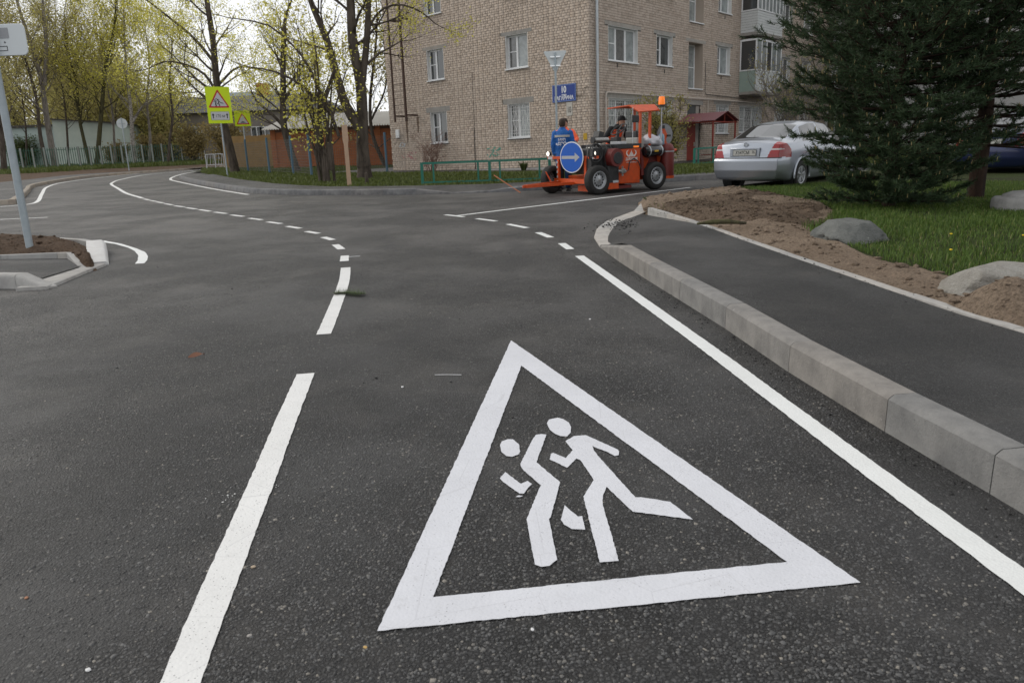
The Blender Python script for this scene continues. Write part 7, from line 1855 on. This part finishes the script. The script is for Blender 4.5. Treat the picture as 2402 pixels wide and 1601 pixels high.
    for s in (-1, 1): MB().box(3.0, 3.12, s * .98 - .09, s * .98 + .09, .98, 1.10).build('door_mirror', paint, t, bevel=.03)
    for xd in (1.30, 2.05, 3.05):
        for s in (-1, 1): MB().box(xd - .003, xd + .003, s * .878 - .006, s * .878 + .006, .30, .86).build('door_gap', M_SEAM, t)
    return t
th = math.radians(45)
c0 = G(1724, 441); rgt = Vector((math.cos(th), -math.sin(th), 0)); fwd = Vector((math.sin(th), math.cos(th), 0))
axle = c0 + rgt * .70; rc = axle - fwd * .92; rc.z = SLOPE * rc.y
sedan(rc, (fwd.x, fwd.y), m_carpaint('silver_paint', (.37, .40, .45), .7), 'silver sedan parked with its rear towards the viewer beside the pine', ('Х347СМ', '76'))
th2 = math.radians(52); f2 = Vector((math.sin(th2), math.cos(th2), 0)); c2 = G(2395, 405); r2 = c2 - f2 * 2.2; r2.z = SLOPE * r2.y
sedan(r2, (f2.x, f2.y), m_carpaint('navy_paint', (.012, .02, .075), .4), 'dark blue car half hidden behind the pines at the right edge', None, False, False)
# ================================================================ SMALL THINGS
def scatter(name, P, sizes, m, seed, label, cat, flatz=0.7, parent=None):
    """irregular crumbs joined into one mass"""
    g = np.random.default_rng(seed); bm_ = bmesh.new(); bmesh.ops.create_icosphere(bm_, subdivisions=1, radius=1.0)
    bv = np.array([v.co for v in bm_.verts]); bf = np.array([[v.index for v in f.verts] for f in bm_.faces]); bm_.free()
    n = len(P); nv = len(bv); a = g.uniform(0, 2 * PI, n); c, s = np.cos(a), np.sin(a)
    jit = 1 + g.normal(0, .22, (n, nv)); B = bv[None] * jit[..., None] * np.stack([g.uniform(.6, 1.4, n), g.uniform(.6, 1.4, n), g.uniform(.4, 1.0, n) * flatz], 1)[:, None, :] * np.asarray(sizes)[:, None, None]
    R = np.stack([B[..., 0] * c[:, None] - B[..., 1] * s[:, None], B[..., 0] * s[:, None] + B[..., 1] * c[:, None], B[..., 2]], -1) + np.asarray(P)[:, None, :]
    F = (np.arange(n)[:, None, None] * nv + bf[None]).reshape(-1, 3)
    return tag(link(name, np_mesh(name, R.reshape(-1, 3), F), m, parent), label, cat, kind='stuff')
def mesh_height(o):
    from mathutils.bvhtree import BVHTree
    me = o.data; bv = BVHTree.FromPolygons([v.co for v in me.vertices], [p.vertices for p in me.polygons])
    def h(x, y):
        r = bv.ray_cast(Vector((x, y, 5)), Vector((0, 0, -1))); return r[0].z if r[0] else None
    return h
gs = np.random.default_rng(91)
soils = [o for o in bpy.data.objects if o.name.startswith('soil') and o.type == 'MESH']
for o, n, m_, lab in ((soils[0], 420, M_EARTH, 'loose clods on the traffic island'), (soils[1], 2100, M_SOIL, 'loose sandy clods on the bare soil'), (soils[2], 1300, MATS['turned_earth'], 'dark clods on the turned-over earth')):
    h = mesh_height(o); xs = np.array([v.co for v in o.data.vertices]); idx = gs.integers(0, len(xs), n); P, S = [], []
    for i in idx:
        x, y = xs[i][0] + gs.uniform(-.03, .03), xs[i][1] + gs.uniform(-.03, .03); z = h(x, y)
        if z is None or z < SLOPE * y + .085: continue
        s = min(.045, .006 + gs.exponential(.009)); P.append((x, y, z + s * .2)); S.append(s)
    scatter('soil_clods', P, S, m_, 92, lab, 'soil clods')
# crumbs of asphalt on the road and along the pavement edge
P, S = [], []
for k in range(520):
    x, y = gs.uniform(-9, 4), gs.uniform(2.2, 17); s = gs.uniform(.002, .0065) * (1 + (gs.random() < .08) * .9)
    P.append((x, y, SLOPE * y + s * .3)); S.append(s)
for k in range(500):
    q = P_near[gs.integers(0, len(P_near))]; s = gs.uniform(.002, .007); P.append((q.x - abs(gs.normal(0, .07)) - .008, q.y + gs.uniform(-.1, .1), SLOPE * q.y + .002)); S.append(s)
for k in range(260):
    q = P_bord[gs.integers(0, len(P_bord))]; s = gs.uniform(.003, .009); P.append((q.x - .03 + gs.normal(0, .05), q.y, SLOPE * q.y + .152)); S.append(s)
for k in range(160):
    q = G(1455, 540); s = gs.uniform(.005, .016); x, y = q.x + gs.normal(0, .22), q.y + gs.normal(0, .35); P.append((x, y, SLOPE * y + .075)); S.append(s)
scatter('asphalt_crumbs', P, S, mat('crumb_black', (.022, .022, .022), .8), 93, 'black crumbs of fresh asphalt scattered over the road', 'crumbs')
# paint splashes left of the triangle
sp_ = []
for cxp, cyp, n in ((530, 1160, 14), (648, 1148, 8)):
    for k in range(n):
        q = G(cxp + gs.normal(0, 16), cyp + gs.normal(0, 9)); sp_.append((q.x, q.y, q.z + .002))
scatter('paint_splashes', sp_, gs.uniform(.0015, .004, len(sp_)), M_LINE, 94, 'tiny white paint splashes beside the lane line', 'paint splashes', .3)
def pebble(px, py, s0, m, label, off=0.0, grp='pebbles on the road'):
    q = G(px, py, off); bm_ = bmesh.new(); bmesh.ops.create_icosphere(bm_, subdivisions=3, radius=1)
    for v in bm_.verts:
        r = 1 + .25 * mnoise.noise(v.co * 1.6 + Vector((px, 0, 0))); s = s0 * .62; v.co = Vector((v.co.x * s * r * 1.3, v.co.y * s * r, v.co.z * s * r * .6))
    me = bpy.data.meshes.new('pebble'); bm_.to_mesh(me); bm_.free(); o = link('pebble', me, m, smooth=True); o.location = (q.x, q.y, q.z + s0 * .2); o.rotation_euler = (0, 0, px)
    tag(o, label, 'pebble', grp)
M_PEB = mat('beige_pebble', (.42, .34, .25), .8); M_PEBG = mat('grey_pebble', (.32, .30, .28), .8); M_PEBW = mat('white_chip', (.66, .66, .66), .7)
pebble(594, 1330, .011, M_PEB, 'largest beige pebble right of the lane line')
pebble(585, 1491, .009, M_PEBG, 'grey pebble near the bottom right of the lane line')
pebble(1249, 1476, .008, M_PEBW, 'white chip below the bottom edge of the triangle')
pebble(207, 1571, .010, M_PEBW, 'pale chip in the bottom left corner')
pebble(62, 1402, .009, mat('red_pebble', (.34, .17, .10), .8), 'reddish pebble at the lower left edge')
pebble(944, 908, .012, M_PEBW, 'pale grey chip left of the top of the triangle')
pebble(1384, 749, .012, M_PEBW, 'white chip beside the solid edge line')
pebble(2166, 904, .010, M_PEBW, 'white chip on the right-hand pavement', .145)
pebble(1978, 826, .010, M_PEBW, 'tiny white chip on the pavement behind the kerb', .145)
pebble(857, 1518, .008, mat('ochre_chip', (.48, .32, .12), .8), 'ochre chip left of the triangle corner')
# pale stick, leaf, pine twig
q = G(1050, 880); t = empty('straw', q, 0, 'thin pale straw lying left of the triangle top', 'straw'); MB().tube([(-.075, .01, .004), (0, 0, .005), (.08, -.012, .004)], .0022, 5).build('stem', M_PEBW, t)
q = G(828, 602.5); t = empty('straw', q, 0, 'small pale stick beside the short lane dash', 'straw'); MB().tube([(-.06, -.01, .004), (.03, 0, .006), (.08, .03, .004)], .005, 5).build('stem', M_PEBW, t)
q = G(461, 838); t = empty('dry_leaf', q, .35, 'curled reddish-brown dry leaf on the left lane', 'leaf')
vs = []
for k in range(9):
    f = k / 8; w = .010 * math.sin(PI * f) + .001; vs += [(-.05 + .10 * f, -w, .004 + .02 * f * f), (-.05 + .10 * f, w, .012 + .022 * math.sin(PI * f))]
MB().add(vs, [(2 * k, 2 * k + 1, 2 * k + 3, 2 * k + 2) for k in range(8)]).build('blade', mat('dry_leaf', (.19, .085, .05), .7), t, smooth=True)
q = G(820, 691); t = empty('pine_twig', q, -.1, 'broken pine twig with green needles lying on the lane line', 'twig')
pts = [Vector((-.14 + .30 * k / 10, .035 * math.sin(k * .55), .012)) for k in range(11)]
MB().tube(pts, [.006 - .0003 * k for k in range(11)], 6).build('stem', M_BARKP, t)
V, F = [], []
for k in range(620):
    f = gs.random(); b_ = pts[0].lerp(pts[-1], f) + Vector((0, .035 * math.sin(f * 5.5), 0)); a = gs.uniform(-1.3, 1.3) + (PI if gs.random() < .15 else 0); l = gs.uniform(.05, .10); d_ = Vector((math.cos(a) * .6 - .55, math.sin(a), gs.uniform(-.05, .35))).normalized()
    s_ = Vector((-d_.y, d_.x, 0)) * .0016; i = len(V); V += [tuple(b_ - s_), tuple(b_ + s_), tuple(b_ + d_ * l)]; F.append((i, i + 1, i + 2))
link('needles', np_mesh('needles', np.array(V), np.array(F)), m_leaf('cut_needle', (.11, .15, .06), (.07, .10, .045), .2), t)
# sticks by the far kerb and bark on the soil
q = G(1195, 447, .15); t = empty('orange_stick', q, 0, 'thin orange stick leaning over the far kerb at the machine', 'stick'); MB().tube([(-.35, .5, .35), (.25, -.15, -.05)], .012, 6).build('stem', mat('rusty_stick', (.36, .12, .05), .7), t)
q = G(1690, 526, .2); t = empty('green_branch', q, -.25, 'grey-green branch piece lying on the soil near the edging', 'branch'); MB().tube([(-.28, .02, .01), (-.1, 0, .03), (.1, .02, .03), (.3, -.03, .01)], [.012, .03, .03, .014], 8).build('stem', M_BARKM, t, smooth=True)
# dandelions
for k, (px, py, lab) in enumerate(((2228, 611, 'yellow dandelion on the lawn right of the dark boulder'), (2229, 571, 'yellow dandelion further up the lawn'), (2398, 575, 'yellow dandelion at the right edge of the lawn'))):
    q = G(px, py, .12); t = empty('dandelion', q, 0, lab, 'flower', 'dandelions on the lawn'); MB().tube([(0, 0, 0), (.005, 0, .09)], .002, 5).build('stem', M_GRASS, t); MB().lathe([(.004, .088), (.012, .094), (.013, .099), (.008, .103)], 12).build('flower_head', mat('dandelion_yellow', (.75, .55, .02), .7), t)

# coarse aggregate standing out of the newly laid asphalt of the near lanes
def aggregate():
    gq = np.random.default_rng(123); n = 105000
    y = 1.25 + gq.random(n) ** 1.7 * 6.5; half = 0.74 * (y + 0.25) + 0.35; x = gq.uniform(-1, 1, n) * half
    keep = gq.random(n) < np.clip((vnoise(x + 3, y, 0.8) * 0.6 + vnoise(x, y + 9, 2.3) * 0.4 - 0.25) * 2.4, 0.10, 1.0)
    kx = np.interp(y, [p.y for p in P_near], [p.x for p in P_near]); keep &= x < kx - 0.02
    x, y = x[keep], y[keep]; n = len(x); r = gq.uniform(0.0028, 0.0070, n) * (1 + 0.5 * (gq.random(n) < 0.06)); z = SLOPE * y
    a = gq.uniform(0, 2 * PI, n)[:, None] + np.arange(4)[None] * (2 * PI / 4) + gq.normal(0, 0.3, (n, 4)); rr = r[:, None] * gq.uniform(0.7, 1.3, (n, 4))
    top = np.minimum(0.0034, r * gq.uniform(0.3, 0.6, n))
    base = np.stack([x[:, None] + rr * np.cos(a), y[:, None] + rr * np.sin(a), np.broadcast_to(z[:, None] - 0.0005, (n, 4))], -1)
    mid = np.stack([x[:, None] + rr * .62 * np.cos(a + .1), y[:, None] + rr * .62 * np.sin(a + .1), z[:, None] + top[:, None] * gq.uniform(0.75, 1.0, (n, 4))], -1)
    V = np.concatenate([base, mid], 1).reshape(-1, 3); i = np.arange(n)[:, None] * 8
    F = []
    for k in range(4):
        j = (k + 1) % 4; F += [i + [k, j, 4 + j], i + [k, 4 + j, 4 + k]]
    F += [i + [4, 5, 6], i + [4, 6, 7]]
    t = NT('aggregate_stone'); gm = t.n('NewGeometry')
    t.col(t.ramp(gm.outputs['Random Per Island'], [(0.0, 0.028), (0.5, 0.060), (0.85, 0.105), (0.97, (0.16, 0.15, 0.135)), (1.0, (0.24, 0.22, 0.19))])); t.b.inputs['Roughness'].default_value = 0.6
    return tag(link('aggregate', np_mesh('aggregate', V, np.concatenate(F, 0)), t.m, road), kind='stuff')
aggregate()
